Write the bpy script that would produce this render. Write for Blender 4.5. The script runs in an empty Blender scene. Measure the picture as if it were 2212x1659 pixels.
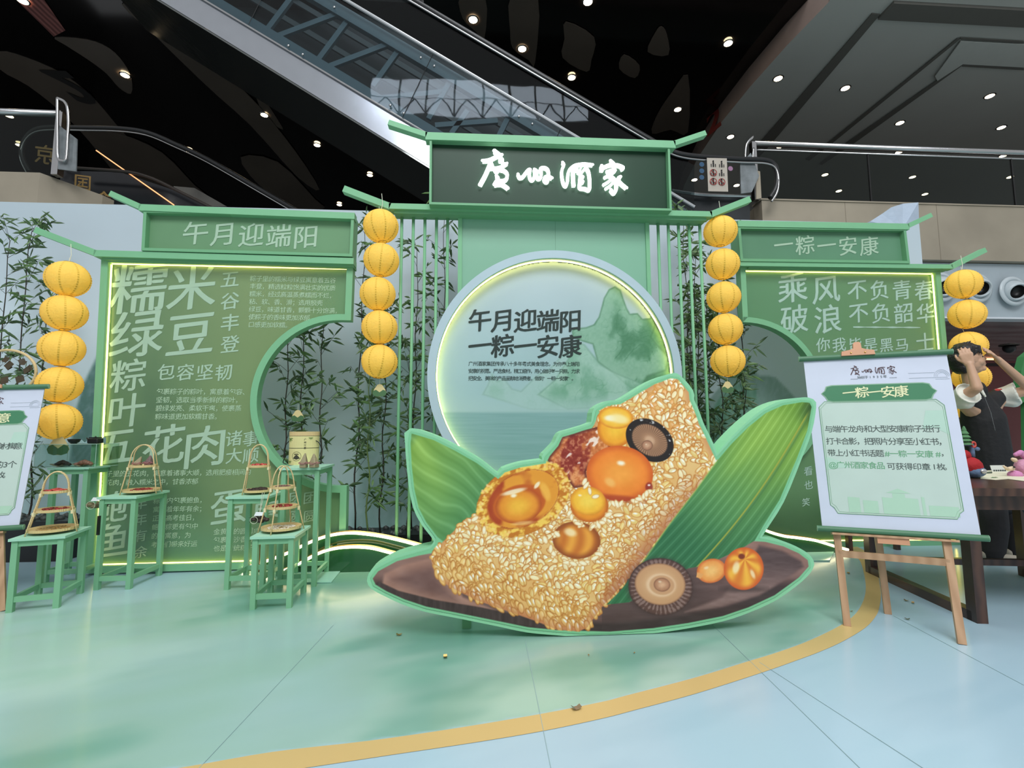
import bpy, bmesh, math, random
import numpy as np
from math import sin, cos, pi, radians, atan2, hypot, sqrt
from mathutils import Vector, Matrix

scene = bpy.context.scene
COL = scene.collection
random.seed(7)
NPR = np.random.RandomState(11)

# ---------------------------------------------------------------- camera
FP = 1049.0
PCX, PCY = 1106.0, 829.5
YAW, PIT, ROL = radians(3.75), radians(5.33), .0045
CF = np.array([sin(YAW)*cos(PIT), cos(YAW)*cos(PIT), sin(PIT)])
CR0 = np.array([cos(YAW), -sin(YAW), 0.]); CU0 = np.cross(CR0, CF)
CR = CR0*cos(ROL) - CU0*sin(ROL); CU = CU0*cos(ROL) + CR0*sin(ROL)
CC = np.array([0., 0., 1.12])
cam_d = bpy.data.cameras.new('camera'); cam = bpy.data.objects.new('camera', cam_d); COL.objects.link(cam)
cam_d.sensor_fit = 'HORIZONTAL'; cam_d.sensor_width = 36.0; cam_d.lens = FP/2212*36
cam_d.clip_start = .05; cam_d.clip_end = 200
cam.matrix_world = Matrix(((CR[0], CU[0], -CF[0], CC[0]), (CR[1], CU[1], -CF[1], CC[1]), (CR[2], CU[2], -CF[2], CC[2]), (0, 0, 0, 1)))
scene.camera = cam
scene.view_settings.view_transform = 'Standard'; scene.view_settings.look = 'None'
scene.view_settings.gamma = 1.0; scene.view_settings.use_curve_mapping = False
scene.view_settings.exposure = 0.0

# ---------------------------------------------------------------- light
w = bpy.data.worlds.new('world'); scene.world = w; w.use_nodes = True
w.node_tree.nodes['Background'].inputs[0].default_value = (.88, .90, .93, 1)
w.node_tree.nodes['Background'].inputs[1].default_value = .56
def area_light(name, loc, tgt, sx, sy, power, col):
    d = bpy.data.lights.new(name, 'AREA'); d.shape = 'RECTANGLE'; d.size = sx; d.size_y = sy
    d.energy = power; d.color = col
    o = bpy.data.objects.new(name, d); COL.objects.link(o); o.location = loc
    o.rotation_euler = (Vector(tgt)-Vector(loc)).to_track_quat('-Z', 'Y').to_euler()
    return o
area_light('atrium_skylight', (.9, 3.7, 14.0), (.8, 3.4, 0), 5, 4.4, 380, (.96, .98, 1.0))
area_light('atrium_skylight', (.6, -5.0, 11.0), (.8, 4.0, 1.4), 7, 5, 1150, (.96, .98, 1.0))  # added front fill that lifts the upright faces; the overhead lamp is the skylight

# ---------------------------------------------------------------- projection helpers (authoring: photo pixel -> place)
def ray(x, y): return CF + CR*(x-PCX)/FP - CU*(y-PCY)/FP
def PF(x, y, z=0.):
    d = ray(x, y); return CC + d*(z-CC[2])/d[2]
def PY(x, y, Y):
    d = ray(x, y); return CC + d*(Y-CC[1])/d[1]
def PX(x, y, X):
    d = ray(x, y); return CC + d*(X-CC[0])/d[0]
def proj(p):
    v = np.asarray(p)-CC; z = v@CF
    return PCX+FP*(v@CR)/z, PCY-FP*(v@CU)/z
def zat(p, py):
    lo, hi = 0., 12.
    for _ in range(40):
        m = (lo+hi)/2
        if proj((p[0], p[1], m))[1] > py: lo = m
        else: hi = m
    return lo

class Plane:
    """a standing plane; d>0 is towards the viewer side"""
    def __init__(s, o, yaw=0., lean=0.):
        s.o = np.array(o, float); s.u = np.array([cos(yaw), sin(yaw), 0.])
        n0 = np.array([sin(yaw), -cos(yaw), 0.])
        s.n = n0*cos(lean) + np.array([0, 0, 1.])*sin(lean)
        s.v = np.cross(s.n, s.u)*1.0
        if s.v[2] < 0: s.v = -s.v
    def at(s, x, y, d=0.):
        o = s.o + s.n*d; r = ray(x, y)
        return CC + r*((o-CC)@s.n)/(r@s.n)
    def uv(s, x, y, d=0.):
        q = s.at(x, y, d) - s.o; return (q@s.u, q@s.v)
    def w(s, u, v, d=0.): return s.o + s.u*u + s.v*v + s.n*d

# ---------------------------------------------------------------- mesh builder
class MB:
    def __init__(s): s.v = []; s.f = []; s.m = []; s.mi = 0
    def add(s, vs, fs):
        b = len(s.v); s.v += [tuple(map(float, p)) for p in vs]
        for f in fs: s.f.append([b+i for i in f]); s.m.append(s.mi)
        return s
    def box(s, lo, hi):
        x0, y0, z0 = lo; x1, y1, z1 = hi
        return s.add([(x0,y0,z0),(x1,y0,z0),(x1,y1,z0),(x0,y1,z0),(x0,y0,z1),(x1,y0,z1),(x1,y1,z1),(x0,y1,z1)],
                     [(0,3,2,1),(4,5,6,7),(0,1,5,4),(1,2,6,5),(2,3,7,6),(3,0,4,7)])
    def obox(s, c, ax, h):
        c = np.array(c, float); ax = [np.array(a, float) for a in ax]
        vs = [c+ax[0]*h[0]*i+ax[1]*h[1]*j+ax[2]*h[2]*k for k in (-1, 1) for i, j in ((-1,-1),(1,-1),(1,1),(-1,1))]
        return s.add(vs, [(0,3,2,1),(4,5,6,7),(0,1,5,4),(1,2,6,5),(2,3,7,6),(3,0,4,7)])
    def bar(s, a, b, wd, up=(0, 0, 1), h=None):
        """square bar from a to b: wd across, h along 'up'"""
        a = np.array(a, float); b = np.array(b, float); d = b-a; L = np.linalg.norm(d); d /= L
        up = np.array(up, float); x = np.cross(d, up); x /= np.linalg.norm(x); y = np.cross(x, d)
        return s.obox((a+b)/2, (x, y, d), (wd/2, (h or wd)/2, L/2))
    def cap_prism(s, poly, off, plane):
        from mathutils.geometry import delaunay_2d_cdt
        n = len(poly); r = delaunay_2d_cdt([Vector(p) for p in poly], [], [list(range(n))], 1, 1e-6)
        vs, fs = r[0], r[2]
        for d in (0, 1):
            s.add([plane.w(v[0], v[1])+np.array(off)*d for v in vs], [list(f) if d else list(f)[::-1] for f in fs])
        a = [plane.w(*p) for p in poly]; b = [p+np.array(off) for p in a]
        s.add(a+b, [(i, i+n, (i+1) % n+n, (i+1) % n) for i in range(n)]); return s
    def prism(s, poly, off):
        """closed solid between polygon (3-D pts) and the polygon moved by off"""
        n = len(poly); off = np.array(off); a = [np.array(p) for p in poly]; b = [p+off for p in a]
        s.add(a+b, [list(range(n)), list(range(2*n-1, n-1, -1))] + [(i, i+n, (i+1) % n+n, (i+1) % n) for i in range(n)])
        return s
    def face(s, poly): return s.add(poly, [list(range(len(poly)))])
    def ring(s, outer, inner, off):
        """frame between two closed outlines with equal counts, with thickness off"""
        n = len(outer); off = np.array(off)
        vs = [np.array(p) for p in outer]+[np.array(p) for p in inner]
        vs = vs+[p+off for p in vs]; fs = []
        for i in range(n):
            j = (i+1) % n
            fs += [(i, j, n+j, n+i), (2*n+i, 3*n+i, 3*n+j, 2*n+j), (i, 2*n+i, 2*n+j, j), (n+i, n+j, 3*n+j, 3*n+i)]
        return s.add(vs, fs)
    def tube(s, pts, r, k=8, cap=True):
        P = [np.array(p, float) for p in pts]; n = len(P)
        rs = r if hasattr(r, '__len__') else [r]*n
        nrm = None; rings = []
        for i in range(n):
            t = P[min(i+1, n-1)]-P[max(i-1, 0)]; t /= (np.linalg.norm(t)+1e-12)
            if nrm is None:
                a = np.array([0, 0, 1.]) if abs(t[2]) < .9 else np.array([1., 0, 0]); nrm = np.cross(t, a)
            nrm = nrm-t*(nrm@t); nrm /= (np.linalg.norm(nrm)+1e-12); bi = np.cross(t, nrm)
            rings.append([P[i]+(nrm*cos(2*pi*j/k)+bi*sin(2*pi*j/k))*rs[i] for j in range(k)])
        vs = [p for R in rings for p in R]; fs = []
        for i in range(n-1):
            for j in range(k): fs.append((i*k+j, i*k+(j+1) % k, (i+1)*k+(j+1) % k, (i+1)*k+j))
        if cap: fs += [list(range(k-1, -1, -1)), list(range((n-1)*k, n*k))]
        return s.add(vs, fs)
    def lathe(s, prof, c=(0, 0, 0), k=24, ax=None):
        """prof: list of (r, h) around axis"""
        c = np.array(c, float)
        X, Y, Z = ax if ax is not None else (np.array([1., 0, 0]), np.array([0, 1., 0]), np.array([0, 0, 1.]))
        vs = [c+X*r*cos(2*pi*j/k)+Y*r*sin(2*pi*j/k)+Z*h for r, h in prof for j in range(k)]
        fs = [(i*k+j, i*k+(j+1) % k, (i+1)*k+(j+1) % k, (i+1)*k+j) for i in range(len(prof)-1) for j in range(k)]
        return s.add(vs, fs)
    def ball(s, c, r, k=14, sc=(1, 1, 1)):
        c = np.array(c, float); m = k//2; vs = []
        for i in range(m+1):
            a = -pi/2+pi*i/m
            for j in range(k):
                vs.append(c+np.array([cos(a)*cos(2*pi*j/k)*sc[0], cos(a)*sin(2*pi*j/k)*sc[1], sin(a)*sc[2]])*r)
        fs = [(i*k+j, i*k+(j+1) % k, (i+1)*k+(j+1) % k, (i+1)*k+j) for i in range(m) for j in range(k)]
        return s.add(vs, fs)

ORG = {}
def fin(me, smooth):
    if smooth:
        me.polygons.foreach_set('use_smooth', [True]*len(me.polygons))
    me.validate(); me.update()
def link_mesh(name, mb, mat, parent=None, base=None, smooth=False, clean=False):
    if base is None:
        if parent is not None: base = ORG[parent.name]
        else:
            a = np.array(mb.v); base = ((a[:, 0].min()+a[:, 0].max())/2, (a[:, 1].min()+a[:, 1].max())/2, a[:, 2].min())
    base = np.array(base, float)
    me = bpy.data.meshes.new(name)
    me.from_pydata([tuple(np.array(p)-base) for p in mb.v], [], mb.f)
    mats = mat if isinstance(mat, (list, tuple)) else [mat]
    for m in mats: me.materials.append(m)
    if len(mats) > 1: me.polygons.foreach_set('material_index', mb.m)
    if clean:
        bm = bmesh.new(); bm.from_mesh(me); bmesh.ops.remove_doubles(bm, verts=bm.verts, dist=1e-5)
        bmesh.ops.recalc_face_normals(bm, faces=bm.faces); bm.to_mesh(me); bm.free()
    fin(me, smooth)
    o = bpy.data.objects.new(name, me); COL.objects.link(o)
    if parent is not None:
        o.parent = parent; o.location = tuple(base-np.array(ORG[parent.name]))
    else: o.location = tuple(base)
    ORG[o.name] = tuple(base)
    return o
def thing(name, label, cat, base, group=None):
    o = bpy.data.objects.new(name, None); COL.objects.link(o); o.location = tuple(map(float, base)); o.empty_display_size = .1
    ORG[o.name] = tuple(map(float, base)); o['label'] = label; o['category'] = cat
    if group: o['group'] = group
    return o
def part(name, mb, mat, parent, label=None, smooth=False, clean=False):
    o = link_mesh(name, mb, mat, parent, smooth=smooth, clean=clean)
    if label: o['label'] = label
    return o
def solo(name, mb, mat, label, cat, group=None, smooth=False, kind=None, base=None, clean=False):
    o = link_mesh(name, mb, mat, None, base=base, smooth=smooth, clean=clean); o['label'] = label; o['category'] = cat
    if group: o['group'] = group
    if kind: o['kind'] = kind
    return o
def struct(name, mb, mat, smooth=False, base=None, label=None):
    o = link_mesh(name, mb, mat, None, base=base, smooth=smooth); o['kind'] = 'structure'
    if label: o['label'] = label
    return o
KIDS = {}
def copy_tree(o, parent=None):
    c = o.copy(); COL.objects.link(c)
    if parent is not None: c.parent = parent
    for ch in list(o.children): copy_tree(ch, c)
    return c
def place(o, loc, rz=0., label=None, rx=0., ry=0., sc=None):
    o.location = tuple(map(float, loc)); o.rotation_euler = (rx, ry, rz)
    if sc: o.scale = sc
    if label: o['label'] = label
    return o

# ---------------------------------------------------------------- colour + materials
def lin1(c):
    c = c/255.; return c/12.92 if c <= .04045 else ((c+.055)/1.055)**2.4
def L(c): return tuple(lin1(x) for x in c)
MATS = {}
def mat(name, rgb, rough=.6, metal=0., emis=0., ecol=None, bump=0., bscale=40., var=0., vscale=6., spec=None, coat=0., alpha=None, trans=0.):
    m = bpy.data.materials.new(name); m.use_nodes = True; nt = m.node_tree; b = nt.nodes['Principled BSDF']
    b.inputs['Base Color'].default_value = (*L(rgb), 1); b.inputs['Roughness'].default_value = rough
    b.inputs['Metallic'].default_value = metal
    if spec is not None: b.inputs['Specular IOR Level'].default_value = spec
    if coat: b.inputs['Coat Weight'].default_value = coat; b.inputs['Coat Roughness'].default_value = .05
    if trans: b.inputs['Transmission Weight'].default_value = trans
    if emis:
        b.inputs['Emission Color'].default_value = (*L(ecol or rgb), 1); b.inputs['Emission Strength'].default_value = emis
    tc = nt.nodes.new('ShaderNodeTexCoord')
    nz = nt.nodes.new('ShaderNodeTexNoise'); nt.links.new(tc.outputs['Object'], nz.inputs['Vector'])
    nz.inputs['Scale'].default_value = vscale; nz.inputs['Detail'].default_value = 4
    mx = nt.nodes.new('ShaderNodeMix'); mx.data_type = 'RGBA'; mx.blend_type = 'MULTIPLY'
    v = var or .03
    rp = nt.nodes.new('ShaderNodeMapRange'); rp.inputs['To Min'].default_value = 1-v; rp.inputs['To Max'].default_value = 1+v
    rp.inputs['From Min'].default_value = .25; rp.inputs['From Max'].default_value = .75
    nt.links.new(nz.outputs['Fac'], rp.inputs['Value'])
    mx.inputs[0].default_value = 1; mx.inputs[6].default_value = (*L(rgb), 1)
    nt.links.new(rp.outputs['Result'], mx.inputs[7]); nt.links.new(mx.outputs[2], b.inputs['Base Color'])
    if bump:
        bz = nt.nodes.new('ShaderNodeTexNoise'); bz.inputs['Scale'].default_value = bscale; bz.inputs['Detail'].default_value = 3
        nt.links.new(tc.outputs['Object'], bz.inputs['Vector'])
        bp = nt.nodes.new('ShaderNodeBump'); bp.inputs['Strength'].default_value = bump; bp.inputs['Distance'].default_value = .02
        nt.links.new(bz.outputs['Fac'], bp.inputs['Height']); nt.links.new(bp.outputs['Normal'], b.inputs['Normal'])
    MATS[name] = m
    return m
def wave_mat(name, c1, c2, scale, dist=2., direction='X', rough=.6, bump=0.):
    m = mat(name, c1, rough); nt = m.node_tree; b = nt.nodes['Principled BSDF']
    tc = nt.nodes.new('ShaderNodeTexCoord'); wv = nt.nodes.new('ShaderNodeTexWave')
    wv.bands_direction = direction; wv.inputs['Scale'].default_value = scale; wv.inputs['Distortion'].default_value = dist
    wv.inputs['Detail'].default_value = 3
    nt.links.new(tc.outputs['Object'], wv.inputs['Vector'])
    mx = nt.nodes.new('ShaderNodeMix'); mx.data_type = 'RGBA'
    mx.inputs[6].default_value = (*L(c1), 1); mx.inputs[7].default_value = (*L(c2), 1)
    nt.links.new(wv.outputs['Fac'], mx.inputs[0]); nt.links.new(mx.outputs[2], b.inputs['Base Color'])
    if bump:
        bp = nt.nodes.new('ShaderNodeBump'); bp.inputs['Strength'].default_value = bump; bp.inputs['Distance'].default_value = .01
        nt.links.new(wv.outputs['Fac'], bp.inputs['Height']); nt.links.new(bp.outputs['Normal'], b.inputs['Normal'])
    return m
def paint_mat(name, rough=.5, attr='paint', coat=0., bump=0.):
    m = bpy.data.materials.new(name); m.use_nodes = True; nt = m.node_tree; b = nt.nodes['Principled BSDF']
    a = nt.nodes.new('ShaderNodeAttribute'); a.attribute_name = attr
    nt.links.new(a.outputs['Color'], b.inputs['Base Color']); b.inputs['Roughness'].default_value = rough
    if coat: b.inputs['Coat Weight'].default_value = coat; b.inputs['Coat Roughness'].default_value = .12
    if bump:
        tc = nt.nodes.new('ShaderNodeTexCoord'); bz = nt.nodes.new('ShaderNodeTexNoise'); bz.inputs['Scale'].default_value = 1.7
        nt.links.new(tc.outputs['Object'], bz.inputs['Vector'])
        bp = nt.nodes.new('ShaderNodeBump'); bp.inputs['Strength'].default_value = bump; bp.inputs['Distance'].default_value = .02
        nt.links.new(bz.outputs['Fac'], bp.inputs['Height']); nt.links.new(bp.outputs['Normal'], b.inputs['Normal'])
    return m
def glass_mat(name, tint=(225, 240, 235), refl=.9, base=.04):
    m = bpy.data.materials.new(name); m.use_nodes = True; nt = m.node_tree; nt.nodes.clear()
    o = nt.nodes.new('ShaderNodeOutputMaterial'); t = nt.nodes.new('ShaderNodeBsdfTransparent'); g = nt.nodes.new('ShaderNodeBsdfGlossy')
    t.inputs[0].default_value = (*L(tint), 1); g.inputs[0].default_value = (refl, refl, refl, 1); g.inputs['Roughness'].default_value = .02
    lw0 = nt.nodes.new('ShaderNodeLayerWeight'); lw0.inputs[0].default_value = .5; pw = nt.nodes.new('ShaderNodeMath'); pw.operation = 'POWER'; pw.inputs[1].default_value = 4.0; nt.links.new(lw0.outputs['Facing'], pw.inputs[0]); lw = nt.nodes.new('ShaderNodeMath'); lw.operation = 'MULTIPLY_ADD'; lw.inputs[1].default_value = .9; lw.inputs[2].default_value = .035; nt.links.new(pw.outputs[0], lw.inputs[0])
    mx = nt.nodes.new('ShaderNodeMixShader')
    ad = nt.nodes.new('ShaderNodeMath'); ad.operation = 'ADD'; ad.inputs[1].default_value = base; ad.use_clamp = True
    tc = nt.nodes.new('ShaderNodeTexCoord'); bz = nt.nodes.new('ShaderNodeTexNoise'); bz.inputs['Scale'].default_value = .8
    nt.links.new(tc.outputs['Object'], bz.inputs['Vector'])
    bp = nt.nodes.new('ShaderNodeBump'); bp.inputs['Strength'].default_value = .05; bp.inputs['Distance'].default_value = .1
    nt.links.new(bz.outputs['Fac'], bp.inputs['Height']); nt.links.new(bp.outputs['Normal'], g.inputs['Normal'])
    nt.links.new(lw.outputs[0], ad.inputs[0]); nt.links.new(ad.outputs[0], mx.inputs[0])
    nt.links.new(t.outputs[0], mx.inputs[1]); nt.links.new(g.outputs[0], mx.inputs[2]); nt.links.new(mx.outputs[0], o.inputs[0])
    return m

def add_translucency(m, k, col):
    nt = m.node_tree; b = nt.nodes['Principled BSDF']; tr = nt.nodes.new('ShaderNodeBsdfTranslucent'); tr.inputs[0].default_value = (*L(col), 1)
    mx = nt.nodes.new('ShaderNodeMixShader'); mx.inputs[0].default_value = k; o = nt.nodes['Material Output']
    nt.links.new(b.outputs[0], mx.inputs[1]); nt.links.new(tr.outputs[0], mx.inputs[2]); nt.links.new(mx.outputs[0], o.inputs[0]); return m
M_green = mat('green_paint', (122, 182, 138), .55)
M_green2 = mat('green_paint_deep', (110, 168, 124), .55)
M_ring = mat('pale_blue_board', (178, 198, 206), .6)
M_led = mat('led_tube_white', (255, 240, 190), .4, emis=6., ecol=(255, 236, 190))
M_ledY = mat('led_strip_yellow', (255, 240, 120), .4, emis=4.5, ecol=(255, 230, 120))
M_white = mat('letter_white', (255, 255, 255), .4, emis=3.0, ecol=(255, 255, 255))
M_dkgreen = mat('dark_green_rod', (72, 118, 86), .5)
M_ltgreen = mat('rod_end_green', (140, 180, 150), .5)
M_paper = mat('poster_white', (200, 206, 222), .55)
M_wood = wave_mat('easel_wood', (190, 152, 118), (172, 134, 100), 6, 3, 'X', .5)
M_clip = mat('clip_wood', (205, 150, 115), .5, var=.06)
M_bamboo = wave_mat('bamboo_strip', (226, 204, 154), (200, 172, 120), 30, 2, 'Z', .5)
M_metal = mat('steel', (190, 190, 190), .22, 1.)
M_black = mat('black_plastic', (18, 18, 18), .4)
M_cord = mat('cord_white', (225, 225, 205), .7)
# ---------------------------------------------------------------- vertex painter (prints and painted surfaces)
def vnoise(X, Y, seed=0):
    xi = np.floor(X).astype(np.int64); yi = np.floor(Y).astype(np.int64); fx = X-xi; fy = Y-yi
    fx = fx*fx*(3-2*fx); fy = fy*fy*(3-2*fy)
    def h(a, b):
        n = (a*374761393+b*668265263+seed*1442695041) & 0x7fffffff
        n = ((n ^ (n >> 13))*1274126177) & 0x7fffffff
        return ((n ^ (n >> 16)) & 0xffff)/65535.
    return (h(xi, yi)*(1-fx)+h(xi+1, yi)*fx)*(1-fy)+(h(xi, yi+1)*(1-fx)+h(xi+1, yi+1)*fx)*fy
def fbm(X, Y, o=4, seed=0):
    a = .5; r = 0; t = 0
    for i in range(o):
        r = r+a*vnoise(X*2**i, Y*2**i, seed+i*17); t += a; a *= .5
    return r/t
def sstep(a, b, x):
    t = np.clip((x-a)/(b-a), 0, 1); return t*t*(3-2*t)
def lerp(a, b, t):
    a = np.asarray(a, float); b = np.asarray(b, float); t = np.asarray(t)
    return a+(b-a)*(t[..., None] if t.ndim else t)

class Canvas:
    def __init__(s, wf, u0, u1, v0, v1, res, pxf=None):
        s.wf = wf; s.nu = int((u1-u0)/res)+1; s.nv = int((v1-v0)/res)+1
        s.U, s.V = np.meshgrid(np.linspace(u0, u1, s.nu), np.linspace(v0, v1, s.nv))
        a = wf(0, 0); du = wf(1, 0)-a; dv = wf(0, 1)-a
        s.P = a+s.U[..., None]*du+s.V[..., None]*dv
        q = s.P-CC; z = q@CF
        s.X = PCX+FP*(q@CR)/z; s.Y = PCY-FP*(q@CU)/z
        s.c = np.zeros((s.nv, s.nu, 3)); s.res = res
    def fill(s, col): s.c[:] = col
    def win(s, x0, y0, x1, y1):
        m = (s.X >= x0-2) & (s.X <= x1+2) & (s.Y >= y0-2) & (s.Y <= y1+2)
        r = np.where(m.any(1))[0]; c = np.where(m.any(0))[0]
        if len(r) == 0 or len(c) == 0: return None
        return (slice(r[0], r[-1]+1), slice(c[0], c[-1]+1))
    def blend(s, w, m, col):
        col = np.asarray(col, float); m = np.clip(m, 0, 1)[..., None]
        s.c[w] = s.c[w]*(1-m)+col*m
    def psdf(s, w, poly):
        X = s.X[w]; Y = s.Y[w]; P = np.array(poly, float); n = len(P)
        d = np.full(X.shape, 1e9); ins = np.zeros(X.shape, bool)
        for i in range(n):
            ax, ay = P[i]; bx, by = P[(i+1) % n]
            ex, ey = bx-ax, by-ay; wx, wy = X-ax, Y-ay
            t = np.clip((wx*ex+wy*ey)/(ex*ex+ey*ey+1e-9), 0, 1)
            d = np.minimum(d, (wx-ex*t)**2+(wy-ey*t)**2)
            c = ((ay > Y) != (by > Y))
            if ey != 0: ins ^= c & (X < (bx-ax)*(Y-ay)/(by-ay)+ax)
        d = np.sqrt(d); return np.where(ins, -d, d)
    def poly(s, pts, colf, soft=.8, alpha=1.):
        P = np.array(pts); w = s.win(P[:, 0].min()-soft, P[:, 1].min()-soft, P[:, 0].max()+soft, P[:, 1].max()+soft)
        if w is None: return
        sd = s.psdf(w, P); m = sstep(soft, -soft, sd)*alpha
        col = colf(s.X[w], s.Y[w], sd) if callable(colf) else colf
        s.blend(w, m, col)
    def ell(s, c, rx, ry, ang, colf, soft=.8, alpha=1.):
        R = max(rx, ry)+soft+1; w = s.win(c[0]-R, c[1]-R, c[0]+R, c[1]+R)
        if w is None: return
        X = s.X[w]-c[0]; Y = s.Y[w]-c[1]; ca, sa = cos(ang), sin(ang)
        a = (X*ca+Y*sa)/rx; b = (-X*sa+Y*ca)/ry; r = np.sqrt(a*a+b*b)
        m = sstep(soft, -soft, (r-1)*min(rx, ry))*alpha
        col = colf(a, b, r) if callable(colf) else colf
        s.blend(w, m, col)
    def stroke(s, pts, wd, col, soft=.8, alpha=1.):
        P = np.array(pts, float); R = wd+soft
        w = s.win(P[:, 0].min()-R, P[:, 1].min()-R, P[:, 0].max()+R, P[:, 1].max()+R)
        if w is None: return
        X = s.X[w]; Y = s.Y[w]; d = np.full(X.shape, 1e9)
        for (ax, ay), (bx, by) in zip(P[:-1], P[1:]):
            ex, ey = bx-ax, by-ay; t = np.clip(((X-ax)*ex+(Y-ay)*ey)/(ex*ex+ey*ey+1e-9), 0, 1)
            d = np.minimum(d, (X-ax-ex*t)**2+(Y-ay-ey*t)**2)
        s.blend(w, sstep(soft, -soft, np.sqrt(d)-wd/2)*alpha, col)
    def mesh(s, name, material, parent, keep=None, base=None, top=False):
        nu, nv = s.nu, s.nv; idx = np.arange(nu*nv).reshape(nv, nu)
        a = idx[:-1, :-1]; b = idx[:-1, 1:]; c = idx[1:, 1:]; d = idx[1:, :-1]
        q = np.stack([a, b, c, d], -1).reshape(-1, 4)
        if keep is not None:
            k = keep.reshape(-1); q = q[k[q].all(1)]
        used = np.unique(q); re = np.full(nu*nv, -1, np.int64); re[used] = np.arange(len(used)); q = re[q]
        pts = s.P.reshape(-1, 3)[used]; col = np.clip(s.c.reshape(-1, 3)[used], 0, 255)/255.
        colr = np.where(col <= .04045, col/12.92, ((col+.055)/1.055)**2.4)
        if base is None: base = ORG[parent.name] if parent else pts.mean(0)
        base = np.array(base)
        me = bpy.data.meshes.new(name); me.vertices.add(len(pts)); me.vertices.foreach_set('co', (pts-base).astype(np.float32).ravel())
        me.loops.add(q.size); me.loops.foreach_set('vertex_index', q.astype(np.int32).ravel())
        me.polygons.add(len(q)); me.polygons.foreach_set('loop_start', np.arange(0, q.size, 4, dtype=np.int32))
        me.polygons.foreach_set('loop_total', np.full(len(q), 4, np.int32))
        at = me.color_attributes.new('paint', 'FLOAT_COLOR', 'POINT')
        at.data.foreach_set('color', np.concatenate([colr, np.ones((len(colr), 1))], 1).astype(np.float32).ravel())
        me.materials.append(material); me.update(calc_edges=True); me.validate()
        o = bpy.data.objects.new(name, me); COL.objects.link(o)
        if parent is not None: o.parent = parent; o.location = tuple(base-np.array(ORG[parent.name]))
        else: o.location = tuple(base)
        ORG[o.name] = tuple(base)
        return o

def offset_poly(pts, d):
    """mitre offset of a closed polygon in 2-D (positive = outward for either winding)"""
    P = np.array(pts, float); n = len(P)
    area = sum(P[i][0]*P[(i+1) % n][1]-P[(i+1) % n][0]*P[i][1] for i in range(n))
    sg = 1 if area > 0 else -1; out = []
    for i in range(n):
        a = P[i]-P[i-1]; b = P[(i+1) % n]-P[i]; a = a/(np.linalg.norm(a)+1e-9); b = b/(np.linalg.norm(b)+1e-9)
        na = np.array([a[1], -a[0]])*sg; nb = np.array([b[1], -b[0]])*sg
        m = na+nb; k = m@m
        m = m*(2/k) if k > .35 else m/(np.linalg.norm(m)+1e-9)*2.2
        out.append(P[i]+m*d)
    return out
def smooth_closed(P, k=4):
    P = [np.array(p, float) for p in P]; n = len(P); out = []
    for i in range(n):
        p0, p1, p2, p3 = P[i-1], P[i], P[(i+1) % n], P[(i+2) % n]
        for j in range(k):
            t = j/k; out.append(.5*((2*p1)+(-p0+p2)*t+(2*p0-5*p1+4*p2-p3)*t*t+(-p0+3*p1-3*p2+p3)*t**3))
    return out
def smooth_open(P, k=6):
    P = [np.array(p, float) for p in P]; n = len(P); out = []
    for i in range(n-1):
        p0, p1, p2, p3 = P[max(i-1, 0)], P[i], P[i+1], P[min(i+2, n-1)]
        for j in range(k):
            t = j/k; out.append(.5*((2*p1)+(-p0+p2)*t+(2*p0-5*p1+4*p2-p3)*t*t+(-p0+3*p1-3*p2+p3)*t**3))
    out.append(P[-1]); return out

# ---------------------------------------------------------------- writing
GL = {}
def glyph(ch, bold, brush, res=3):
    key = (ch, bold, brush, res)
    if key in GL: return GL[key]
    cu = bpy.data.curves.new('t', 'FONT'); cu.body = ch; cu.size = 1.0; cu.resolution_u = res; cu.offset = bold
    cu.fill_mode = 'FRONT'
    ob = bpy.data.objects.new('t', cu); COL.objects.link(ob)
    bpy.context.view_layer.update(); dg = bpy.context.evaluated_depsgraph_get()
    me = ob.evaluated_get(dg).to_mesh(); vs = np.array([v.co[:2] for v in me.vertices], float).reshape(-1, 2)
    fs = [list(p.vertices) for p in me.polygons]
    ob.evaluated_get(dg).to_mesh_clear(); bpy.data.objects.remove(ob); bpy.data.curves.remove(cu)
    vs = vs*GLYPH_S if len(vs) else vs
    if brush and len(vs):
        x, y = vs[:, 0].copy(), vs[:, 1].copy()
        vs[:, 1] = y+brush*1.0*(x-.5)-.05*brush*np.sin(x*6)
        vs[:, 0] = x+brush*.28*(y-.35)+.006*np.sin(y*40+x*13)
        vs[:, 1] += .006*np.sin(x*37+y*11)
    GL[key] = (vs, fs); return GL[key]
GLYPH_S = 1.0
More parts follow.
